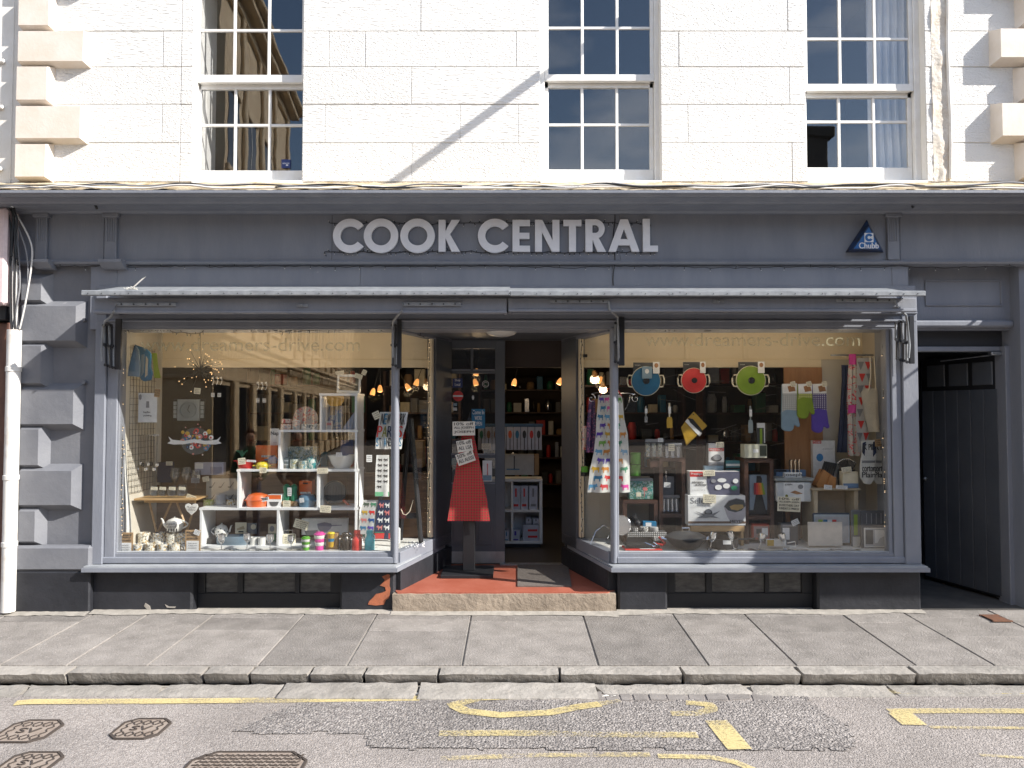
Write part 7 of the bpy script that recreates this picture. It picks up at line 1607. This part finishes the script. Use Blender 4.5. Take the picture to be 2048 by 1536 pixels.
boxi("pale_book","pale blue booklet under the frying pan carton","booklet",1409,932,1447,943,.47,.06,M_SKYB)
# colourful utensils
t = boxi("utensil_stand_box","dark framed picture carton of black utensils with rainbow handles inside the tall cube","box",1499,950,1535,1028,.46,.08,C("grey_blue_card",.25,.31,.37,.5),[(0,.9,1,1,M_BLK,"base_band"),(.2,.55,.9,1,M_BLK,"poly",[(.18,.95),(.35,.5),(.7,.5),(.92,.95)]),(.3,.1,.7,.3,M_BLK,"poly",[(.40,.02),(.62,.02),(.70,.1),(.66,.3),(.36,.3)])])
w = rect(1499,950,1535,1028,.46); w = (w[1]-w[0])/2; H = rect(1499,950,1535,1028,.46); H = H[3]-H[2]
for k, m_ in enumerate((C("dark_red_plastic",.25,.01,.02),M_RED,M_ORANGE,C("plastic_amber",.7,.30,.03),M_LIME)):
    x = (-.45+k*.2)*w; MB().prism([(x-.006,H*.80),(x+.008,H*.80),(x+.013+.004*k,H*.50),(x-.008+.004*k,H*.50)],-.014,-.006).build("coloured_handle",m_,t)
# turquoise box, trays
boxi("red_food_box","clear round cornered lunch box with red rim in the bottom of the tall cube","food box",1503,1048,1541,1080,.40,.08,C("red_rim_plastic",.42,.07,.045,.3),[(.12,.15,.88,.85,C("smoky_plastic",.30,.22,.22,.3),"window"),(.55,.25,.85,.7,M_WHITE,"label"),(.25,.3,.5,.6,M_DGREY,"label")],c=.014)
boxi("chopper_box","dark grey gadget carton with white label left of the white board","box",1562,1047,1596,1090,.36,.08,C("charcoal_card",.06,.07,.085,.45),[(.1,.2,.5,.75,M_WHITE,"label"),(.1,.05,.9,.14,M_GREYINK,"strip")])
card(1583,1039,1598,1050,.33,"tilted white tag over the charcoal gadget carton",None,25,M_WHITE)
boxi("small_carton","small yellow and white carton lying at the front near the goblets","box",1535,1080,1572,1092,.16,.06,M_WHITE,[(0,0,.35,1,M_YEL,"yellow_end")],rot=-6)
one(MB().tube([W(1575,1086,.14),W(1590,1083,.14),W(1592,1093,.12),W(1578,1095,.12)],.006,6),"peeler",M_CERAM,"white looped peeler lying at the window front","peeler")
# brush block with name
t = boxi("name_block","black and white block lettered joseph joseph in front of the white box","block",1568,945,1604,964,.40,.03,M_WHITE,[(.0,.05,1,.48,M_INK,'text',"joseph"),(.0,.53,1,.96,M_INK,'text',"joseph")])
t = thing("knife_set","row of slim steel handled knives standing behind the name block","knives",tuple(W(1590,945,.46)))
for i in range(6): MB().tube([(-.05+i*.018,0,0),(-.052+i*.018,0,.10),(-.045+i*.018,0,.115)],.0045,6).build("knife_handle",M_STEEL if i % 2 else M_BLK,t)
boxi("blue_carton","blue topped white carton behind the knives","box",1552,940,1612,965,.56,.06,C("soft_blue_card",.14,.25,.42,.5),[(0,.0,.35,.15,M_BLK,"edge")])
boxi("storage_box","large white plastic storage box with a printed lid label","storage box",1553,964,1624,1004,.36,.20,C("milky_plastic",.58,.60,.61,.35),[(.2,.04,.78,.96,M_WHITE,"paper_sleeve"),(.24,.08,.44,.2,M_INK,'text',"JOSEPH"),(.36,.42,.78,.85,M_ORW,'poly',[(.38,.52),(.52,.42),(.74,.58),(.58,.62)]),(.24,.62,.32,.80,C("olive_print",.22,.22,.03),'round'),(.6,.12,.75,.35,M_MGREY,'round')],c=.012)
t = bpy.data.objects["storage_box"]; a_ = rect(1550,955,1627,964,.35); MB().box(-(a_[1]-a_[0])/2,(a_[1]-a_[0])/2,-.012,.21,.185,.215,c=.006).build("lid",C("grey_lid",.26,.29,.30,.4),t)
card(1555,994,1601,1023,.27,"big cream notice reading 10% off all Joseph Joseph below the storage box",["10% off","ALL JOSEPH JOSEPH","IN MOTHERS DAY","SUNDAY 31 MARCH"],-3,cat="notice",name="sale_notice")
# small table on the right with knife blocks
TB = thing("knife_table","small pale wooden side table carrying two knife blocks","table",(0,0,0)); yt = .40; a, b = W(1625,977,yt-.1), W(1722,977,yt-.1)
MB().box(a.x,b.x,yt-.1,yt+.22,a.z-.018,a.z,c=.003).build("table_top",C("pale_ash_wood",.44,.36,.25,.5),TB)
for x in (a.x+.02,b.x-.05): MB().box(x,x+.035,yt-.08,yt+.20,zfl+.001,a.z-.0185,c=.003).build("leg",C("pale_ash_wood",.44,.36,.25,.5),TB)
MB().box(a.x+.06,b.x-.055,yt+.10,yt+.115,zfl+.15,a.z-.019).build("back_panel",C("ash_panel",.33,.26,.18,.6),TB)
t = thing("knife_block","slanting orange beech knife block full of black handled knives","knife block",(W(1648,975,.42).x,.42,a.z+.001))
MB().prism([(-.075,0),(.06,0),(.065,.10),(-.02,.16),(-.09,.02)],-.05,.05).build("block",C("beech_wood",.42,.19,.06,.4),t); MB().prism([(-.005,0),(.075,0),(.08,.09),(.03,.11)],-.075,-.052).build("front_wedge",C("beech_wood",.42,.19,.06,.4),t)
for i in range(6):
    x = -.035+i*.022; MB().prism([(x,.13-.012*i),(x+.014,.125-.012*i),(x+.055,.225-.004*i),(x+.038,.235-.004*i)],-.02+.008*i,-.006+.008*i).build("knife_handle",M_BLK,t)
t = thing("brush_block","round knife block with a fan of black handles with silver studs","knife block",(W(1697,975,.40).x,.40,a.z+.001))
MB().box(-.075,.065,-.06,.02,0,.145,c=.006).build("striped_label",M_CREAM,t); MB().box(-.072,.062,-.0625,-.0602,.0,.04).build("label_band",C("label_blue",.16,.27,.46),t)
MB().lathe([(.07,0),(.08,.1),(.075,.16),(.001,.16)],(0,.04,0),20).build("block",M_BLK,t)
for i in range(11):
    a2 = R(-50+i*10); p = (math.sin(a2)*.10,.03,.15+math.cos(a2)*.10); MB().tube([(math.sin(a2)*.04,.035,.12),p],.011,6).build("knife_handle",M_BLK,t); MB().ball(p,.009,n=5).build("stud",M_STEEL,t)
card(1683,934,1703,944,.31,"cream tag on the second knife block",None,6); card(1648,970,1664,979,.28,"white tag hanging from the table edge below the orange knife block",None,-6,M_WHITE); card(1672,971,1695,978,.28,"white tag lying at the middle of the table edge",None,-4,M_WHITE)
boxi("prestige_poster","tall white carton with red corner and a blue dot behind the knife block","box",1626,881,1671,968,.62,.05,M_WHITE,[(0,.0,.38,.07,M_RED,"corner_block"),(.03,.01,.35,.06,M_WHITE,'text',"Prestige"),(.15,.3,.45,.48,C("dot_blue",.05,.25,.55),'round'),(.4,.17,.9,.22,M_GREYINK,'scrib',1)])
# chopping boards leaning at the right front
t = boxi("chopping_board_set","set of boards with dark blue rim and coloured tabs behind the white board","chopping board",1626,1026,1701,1086,.30,.02,C("dark_blue_rim",.03,.045,.075,.4),[(.03,.05,.97,1,C("pale_blue_board",.40,.46,.50,.4),"board_face"),(.06,.12,.94,1,C("board_grey",.42,.42,.43,.4),"board_face"),(.14,.22,.26,.32,M_LIME,"tab"),(.27,.22,.38,.32,M_TEAL,"tab"),(.39,.22,.50,.32,M_WHITE,"tab"),(.51,.22,.62,.32,M_RED,"tab")],c=.010)
boxi("white_board","plain ivory chopping board leaning at the front right of the window","chopping board",1616,1044,1685,1092,.20,.012,C("ivory_board",.60,.54,.47,.45),c=.002)
boxi("green_board","narrow board with lime stripe beside the dark board","chopping board",1703,1020,1722,1094,.28,.02,C("board_grey_dark",.16,.17,.18,.4),[(.25,.12,.65,.68,M_LIME,"lime_stripe"),(.1,.72,.9,.98,M_CERAM,"white_foot")],c=.006)
t = boxi("dark_board","dark grey board with slots and a white smaller board in front, far right","chopping board",1722,1021,1778,1096,.18,.014,C("charcoal_board",.045,.05,.062,.4),[(.10,.46,.93,.98,M_CERAM,"white_rim"),(.15,.49,.88,.95,C("board_grey",.42,.42,.43,.4),"inner_board"),(.15,.52,.42,.9,M_DGREY,"dark_label"),(.50,.52,.85,.85,M_WHITE,'poly',[(.48,.52),(.84,.52),(.84,.68),(.66,.74),(.58,.86),(.48,.86)])],c=.012)
for k in range(4): MB().box(-.075+k*.042,-.070+k*.042,-.003,-.0005,.21,.30).build("slot",M_GREYINK,t)
one(MB().box(W(1414,660,.1).x-.028,W(1414,660,.1).x+.028,.06,.11,W(1414,663,.1).z,W(1414,650,.1).z,c=.004),"alarm_sensor",M_BLK,"small black sensor under the head of the right window","sensor")
one(MB().box(W(1171,711,.6).x-.02,W(1171,711,.6).x+.02,.62,.66,W(1171,714,.6).z,W(1171,708,.6).z,c=.004),"alarm_sensor",M_BLK,"small black sensor on the cream valance left of the corner post","sensor")
fairy("fairy lights framing the top of the right shop window", [(1260,652),(1290,656),(1330,658),(1380,654),(1410,650),(1440,655),(1500,650),(1560,648),(1600,652),(1660,656),(1720,652),(1765,652)], .03, 40, 31)
fairy("fairy lights down the right side of the right shop window", [(1767+(y-660)*.012+math.sin(y*.07)*2,y) for y in range(656,1060,16)], .03, 30, 32, bm=BULB)
fairy("fairy lights at the door side of the right window", [(1163+math.sin(y*.05)*1.5,y) for y in range(670,1085,18)], .60, 30, 33)
# web address on both panes
M_WEB = C("faded_olive_vinyl",.55,.55,.36,.6)
_nt = M_WEB.node_tree; _t = _nt.nodes.new('ShaderNodeBsdfTransparent'); _m = _nt.nodes.new('ShaderNodeMixShader'); _m.inputs[0].default_value = .2
_nt.links.new(_t.outputs[0], _m.inputs[1]); _nt.links.new(_nt.nodes['Principled BSDF'].outputs[0], _m.inputs[2]); _nt.links.new(_m.outputs[0], _nt.nodes['Material Output'].inputs[0])
for k, (a, b, c2, e) in enumerate(((281,676,720,702),(1290,666,1720,692))):
    x0, x1, z0, z1 = rect(a,b,c2,e,-.006); mb = MB(); put_text(mb,"www.dreamers-drive.com",x0,x1,z0,z1,-.0052,ext=.0004); one(mb,"vinyl_lettering",M_WEB,"faded web address www.dreamers-drive.com across the top of the "+("left","right")[k]+" window","lettering")

# warm fill added below the window heads, stronger than the fairy lights give
for xg_ in [-3.1+.27*i for i in range(8)]+[1.05+.27*i for i in range(8)]:
    ld = bpy.data.lights.new("display_fill",'POINT'); lo = bpy.data.objects.new("display_fill",ld); S.collection.objects.link(lo); ld.energy = .29; ld.color = (1,.80,.55); ld.shadow_soft_size = .05; lo.location = (xg_,.20,zgt-.20)

# ---------------------------------------------------------------- ENTRANCE
t = thing("apron_stand","black square post stand with heavy flat base in the entrance","stand",(W(938,1140,.68).x,.68,zst+.0045)); pz = W(938,868,.62).z-zst
MB().box(-.245,.23,-.24,.20,0,.03,c=.004).build("base_plate",M_BLKP,t); MB().box(-.055,.055,-.05,.05,.0305,pz,c=.004).build("post",M_BLKP,t)
MB().tube([(0,-.02,pz),(0,-.03,pz+.11),(.01,-.03,pz+.20),(.03,-.03,pz+.215),(.04,-.03,pz+.19)],.005,6).build("hook",M_BLKP,t); MB().prism([(-.06,pz-.02),(.06,pz-.02),(.04,pz+.10),(.0,pz+.16),(-.03,pz+.10)],-.05,.0).build("neck",M_BLKP,t)
TART = gridmat("red_check_cloth",(.46,.022,.034),(.13,.035,.03),40,40,.24,line2=(.20,.10,.04))
t, fn = cloth("red_apron","bright red checked apron hanging on the black stand in the entrance","apron",[(862,925,946),(890,921,952),(940,911,962),(1000,901,974),(1042,895,980)],.54,TART,.006,1,nu=30,nv=30,th=.006)
card(905,843,950,871,.47,"white notice 10% off all Joseph Joseph at the top of the red apron",["10% off","ALL JOSEPH","JOSEPH"],1,C("notice_white",.66,.63,.56),cat="notice",name="sale_notice")
card(914,880,945,903,.47,"tilted notice 10% off all LSA on the red apron",["10% off","ALL LSA"],9,C("notice_white",.66,.63,.56),cat="notice",name="sale_notice"); card(913,904,949,927,.465,"lower steeply tilted notice 50% off all Alessi on the red apron",["50% off","ALL ALESSI"],19,C("notice_white",.66,.63,.56),cat="notice",name="sale_notice")
yd = y0-.0 if False else YD-.001
def stick(a,b,c2,e,mt,label,lines=None,cat="sticker",name="door_sticker",ink=None): return card(a,b,c2,e,YD+.018,label,lines,0,mt,cat,name,ink or M_WHITE)
stick(905,757,925,775,M_BLUEST,"dark blue Shop Local sticker on the door glass",["Shop","Local"])
t = thing("door_sticker","round red sticker with a white bar on the door glass","sticker",tuple(W(916,792,YD+.018))); MB().lathe([(.052,0),(.052,-.001)],(0,0,0),28,ax='y').build("disc",M_RED,t); MB().box(-.05,.05,-.003,-.0012,-.008,.008).build("bar",M_WHITE,t)
stick(906,806,914,812,M_SKYB,"tiny pale blue card sticker below the red disc"); stick(906,815,914,821,M_WHITE,"tiny white card sticker under the pale blue one",ink=M_INK)
t = thing("door_sticker","round white outline logo sticker at the upper right of the door glass","sticker",tuple(W(971,768,YD+.018))); MB().ring(0,0,.033,.029,-.001,0).ring(0,0,.020,.017,-.001,0,20,300).build("ring",M_WHITE,t)
stick(943,818,970,857,M_TEAL,"teal poster reading Come In We're OPEN behind the notices",["Come In","WE'RE","OPEN"],"poster","open_poster")
stick(963,887,982,898,M_LINEN,"pale opening notice at the bottom of the door glass",ink=M_INK)
t = thing("door_oval","small white oval tag on the door glass","tag",tuple(W(946,795,YD+.018))); MB().lathe([(.011,0),(.011,-.002)],(0,0,0),16,ax='y',sy=2.0).build("oval",M_WHITE,t)
boxi("whisk_poster","white leaflet with a drawn utensil taped to the lower door pane","leaflet",965,921,984,963,YD+.012,.002,M_WHITE,[(.45,.2,.6,.6,M_ROSE,"poly",[(.45,.15),(.6,.15),(.58,.5),(.62,.85),(.42,.85),(.48,.5)]),(.05,.7,.95,.95,M_SKYB,"band")])
# inside: white shelf unit with cartons, hanging packs
yi_ = 2.05
IS = thing("white_bookcase","white open shelf unit stocked with boxed utensils inside the doorway","shelf unit",(0,0,0)); x0, x1, z0, z1 = rect(1006,958,1085,1088,yi_)
for a, b, c2, e in ((x0-.25,x1,z1-.03,z1),(x0-.25,x1,z0,z0+.03),(x0-.25,x0-.22,z0+.0305,z1-.0305),(x1-.035,x1,z0+.0305,z1-.0305),(x0+.09,x0+.115,z0+.0305,z1-.0305)): MB().box(a,b,yi_,yi_+.3,c2,e,c=.003).build("board",M_SHELF,IS)
zm = W(1040,1022,yi_).z; MB().box(x0-.218,x1-.036,yi_+.002,yi_+.3,zm-.012,zm+.012).build("shelf",M_SHELF,IS); MB().box(x0-.25,x1,yi_+.3,yi_+.31,z0,z1).build("back",M_SHELF,IS)
MB().box(x0-.2,x1-.03,yi_+.02,yi_+.28,zst-.012,z0-.001).build("plinth",M_BLKP,IS)
for i, (a, b, c2, e, col) in enumerate(((1024,972,1040,1020,M_RED),(1041,972,1056,1020,M_RED),(1058,972,1075,1020,M_MGREY),(1022,1060,1040,1084,M_PURP),(1046,1050,1078,1084,M_RED),(1052,1037,1063,1049,M_DGREY),(1066,1037,1078,1049,M_DGREY),(1008,1062,1018,1084,M_TEAL))):
    boxi("utensil_carton",["first tall carton from the left on the upper shelf inside the door","second tall carton from the left on the upper shelf inside the door","third tall carton, with a grey tool, on the upper shelf inside the door","small violet printed carton on the lower shelf inside the door","wide carton with red knives on the lower shelf inside the door","little carton stacked left above the red knives carton","little carton stacked right above the red knives carton","narrow teal carton at the left of the lower shelf inside the door"][i],"box",a,b,c2,e,yi_+.03,.15,C("cool_white_card",.50,.52,.60,.5),[(.38,.1,.6,.45,col,"print"),(.2,.75,.8,.85,col,"print")] if i != 4 else [(.3,.25,.9,.38,col,"print"),(.3,.62,.9,.75,col,"print")])
RK = thing("hanging_packs_rail","rail of hanging spatula packs inside the door","rail",(0,0,0)); yr = 1.95; a, b = W(955,851,yr), W(1086,851,yr); MB().box(a.x,b.x,yr,yr+.03,a.z-.02,a.z+.02,c=.003).build("rail",C("rail_blue",.05,.12,.22,.5),RK)
for i in range(9):
    px = 956+i*14.3; col = (M_JADE,M_ORW,M_ORW,M_RED,M_ORANGE,M_TEAL,M_BLK,M_RED,M_BLK)[i]
    boxi("spatula_pack",["first","second","third","fourth","fifth","sixth","seventh","eighth","ninth"][i]+" from the left of the hanging utensil packs inside","pack",px,854,px+13.2,900,yr-.03,.02,C("cool_white_card",.50,.52,.60,.5),[(.25,.15,.8,.5,col,'round'),(.45,.5,.58,.98,M_BLK,"printed_handle")],group="spatula packs hanging inside the door")
boxi("display_board","white lit panel with ladles between packs and shelf unit","panel",1010,908,1068,950,yi_+.05,.03,C("shop_panel_white",.50,.49,.46),[(.3,.1,.34,.7,M_DGREY,"tool"),(.05,.7,.5,.75,M_TEAL,"strip")]); boxi("counter_end","buff end board right of the lit panel","panel",1069,908,1078,950,yi_+.04,.03,M_KRAFT)
# shop stock in the depth of the room
rr = random.Random(21); cols = [M_STEEL,M_KRAFT,M_DGREY,M_RED,M_TEAL,M_CREAM,M_MGREY,M_WHITE,M_JADE,M_CLEAR]
for k, (xa, xb, yy, lab) in enumerate(((-3.3,-1.9,3.0,"far left behind the left window"),(-1.7,-.7,3.6,"behind the right half of the left window"),(.9,2.2,3.2,"behind the left half of the right window"),(2.3,3.3,2.6,"behind the right half of the right window"),(-.5,.9,5.2,"at the far end of the shop"))):
    t = thing("stock_shelves","dark wooden stock shelves with goods, "+lab,"shelves",(0,0,0))
    for z in (.55,.95,1.3,1.65,2.0): MB().box(xa,xb,yy,yy+.35,z-.02,z).build("shelf",M_WALNUT,t)
    for x in (xa,xb): MB().box(x-.015,x+.015,yy+.001,yy+.35,.14,2.2).build("upright",M_WALNUT,t)
    MB().box(xa,xb,yy+.351,yy+.37,.14,2.2).build("back",M_SHOPW,t)
    for z in (.55,.95,1.3,1.65,2.0):
        x = xa+.06
        while x < xb-.1:
            w = rr.uniform(.05,.14); h = rr.uniform(.08,.24); m_ = cols[rr.randrange(10)]
            if rr.random() < .5: MB().box(x,x+w,yy+.05,yy+.22,z+.001,z+h,c=.004).build("stock_item",m_,t)
            else: MB().lathe([(w*.36,.001),(w*.45,.02),(w*.45,h*.75),(w*.3,h),(.001,h)],(x+w/2,yy+.15,z),12).build("stock_item",m_,t)
            x += w+rr.uniform(.01,.06)
# shop lamps (lit in the photograph)
LS = mat("glowing_amber_shade",(1.0,.42,.12),.4,emit=.5); LW = mat("glowing_lamp_mouth",(1.0,.76,.44),.4,emit=1.8)
for i, (px, py, yy, pw, lab) in enumerate(((952,768,2.6,14,"seen through the door glass"),(1028,768,2.9,12,"at the left of the open doorway"),(1118,766,2.4,16,"at the right of the open doorway"),(1197,762,2.6,12,"left of the cow apron"),(952,748,1.7,14,"highest behind the door glass"),(760,781,1.9,22,"behind the corner of the left window"),(745,787,2.2,10,"lower left of the corner pair"),(832,768,2.4,16,"upper one in the entrance side window"),(817,777,1.6,10,"lower one in the entrance side window"))):
    c_ = W(px,py,yy); r = .028*(yy+6.38)/8.5
    t = thing("spot_lamp","lit amber glass spot lamp "+lab,"lamp",tuple(c_),ry=R((-18,12,25,40,10,0,15,20,-30)[i]))
    MB().lathe([(.010,r*2.2),(r*.7,r*1.7),(r,r*.6),(r*1.02,-r*.6),(r*.94,-r*.6),(.01,.0)],(0,0,0),18).build("glass_shade",LS,t); MB().lathe([(r*.9,-r*.58),(.001,-r*.55)],(0,0,0),16).build("lit_mouth",LW,t); MB().tube([(0,0,r*2.2),(0,0,2.5-c_.z)],.004,5).build("stem",M_BLK,t)
    ld = bpy.data.lights.new("lamp_light",'POINT'); lo = bpy.data.objects.new("lamp_light",ld); S.collection.objects.link(lo); ld.energy = pw*.08; ld.color = (1,.72,.42); ld.shadow_soft_size = .05; lo.location = (c_.x, c_.y, c_.z-r*1.6)

# ---------------------------------------------------------------- two people standing in the road left of the camera (mirrored in the left window)
def person(label, x, y, H, face, top, legs, hair, long_hair, skirt=False):
    t = thing("person", label, "person", (x, y, ZR), face); s = H/1.7
    V = [(0,0,.93),(0,0,1.10),(0,0,1.30),(0,0,1.42),(0,-.01,1.50),(0,-.02,1.60),(0,-.02,1.68)]; Rr = [.145,.125,.15,.10,.052,.085,.062]
    E = [(i,i+1) for i in range(6)]
    for q in (-1,1):
        n = len(V); V += [(q*.095,0,.86),(q*.10,-.01,.48),(q*.105,.01,.09),(q*.11,-.10,.04)]; Rr += [.095,.062,.042,.040]; E += [(0,n),(n,n+1),(n+1,n+2),(n+2,n+3)]
        n = len(V); V += [(q*.18,0,1.37),(q*.24,.0,1.10),(q*.17,-.20,.98),(q*.10,-.27,1.00)]; Rr += [.062,.046,.034,.030]; E += [(2,n),(n,n+1),(n+1,n+2),(n+2,n+3)]
    me = bpy.data.meshes.new("body"); me.from_pydata([(a*s,b*s,c*s) for a,b,c in V], E, []); o = link(bpy.data.objects.new("body", me)); o.parent = t
    md = o.modifiers.new("skin", 'SKIN'); me.skin_vertices.new() if not me.skin_vertices else None
    for i, r in enumerate(Rr): me.skin_vertices[0].data[i].radius = (r*s, r*s*(.8 if i < 4 else 1))
    me.skin_vertices[0].data[0].use_root = True; o.modifiers.new("sub", 'SUBSURF').levels = 2; o.modifiers["sub"].render_levels = 2
    bpy.context.view_layer.update(); dg = bpy.context.evaluated_depsgraph_get(); nm = bpy.data.meshes.new_from_object(o.evaluated_get(dg)); o.modifiers.clear(); o.data = nm; nm.name = "body"
    skin = mat("skin", (.45,.26,.18), .55); nm.materials.clear(); [nm.materials.append(q) for q in (skin, top, legs, M_BLK)]
    for p in nm.polygons:
        c = p.center/s; p.use_smooth = True
        p.material_index = 3 if c.z < .10 else 2 if c.z < .93 and abs(c.x) < .17 and c.y > -.13 else 0 if c.z > 1.47 or (c.y < -.235) else 1
    mb = MB()
    for k in range(26):
        a = k*2.4; e = .15+.8*(k/26); mb.ball((.07*s*math.cos(a)*math.sin(e*1.4), (.005+.075*abs(math.sin(a))*math.sin(e*1.4))*s, (1.72-.09*(1-math.cos(e*1.4)))*s-(.10*s*(k % 5)/5 if long_hair else 0)), .038*s, n=5)
    mb.build("hair", hair, t)
    for q in (-1,1): MB().ball((q*.030*s,-.098*s,1.625*s),.009*s,n=5).build("eye",M_INK,t); MB().ball((q*.088*s,-.01*s,1.61*s),.02*s,n=5,sc=(.4,.8,1.3)).build("ear",skin,t)
    MB().ball((0,-.108*s,1.595*s),.014*s,n=5,sc=(.8,1,1.5)).build("nose",skin,t); MB().box(-.022*s,.022*s,-.098*s,-.088*s,1.560*s,1.567*s).build("mouth",M_RED,t)
    for q in (-1,1):
        for f in range(5):
            b0 = Vector((q*(.105-.012*f),-.285,1.0-.004*f)); L_ = (.05,.068,.074,.070,.056)[f]; d = Vector((-q*.25,-.9,-.25)) if f else Vector((-q*.7,-.5,.4))
            d.normalize(); MB().tube([tuple(b0*s), tuple((b0+d*L_*.5)*s), tuple((b0+d*L_*.9+Vector((0,.01,-.02)))*s)], [.0095*s,.0085*s,.006*s], 6).build("finger", skin, t)
    return t
person("person with long brown hair in a green jacket, mirrored in the left window", -3.56, -3.85, 1.52, R(160), C("moss_green_jacket",.06,.12,.07,.8), C("blue_jeans",.05,.08,.16,.8), C("brown_hair",.09,.035,.02,.7), True)
person("person with short dark hair in a dark jacket, mirrored in the left window", -2.80, -3.40, 1.54, R(165), C("dark_jacket",.03,.03,.035,.8), C("grey_trousers",.09,.09,.10,.8), C("dark_hair",.02,.014,.012,.7), False)
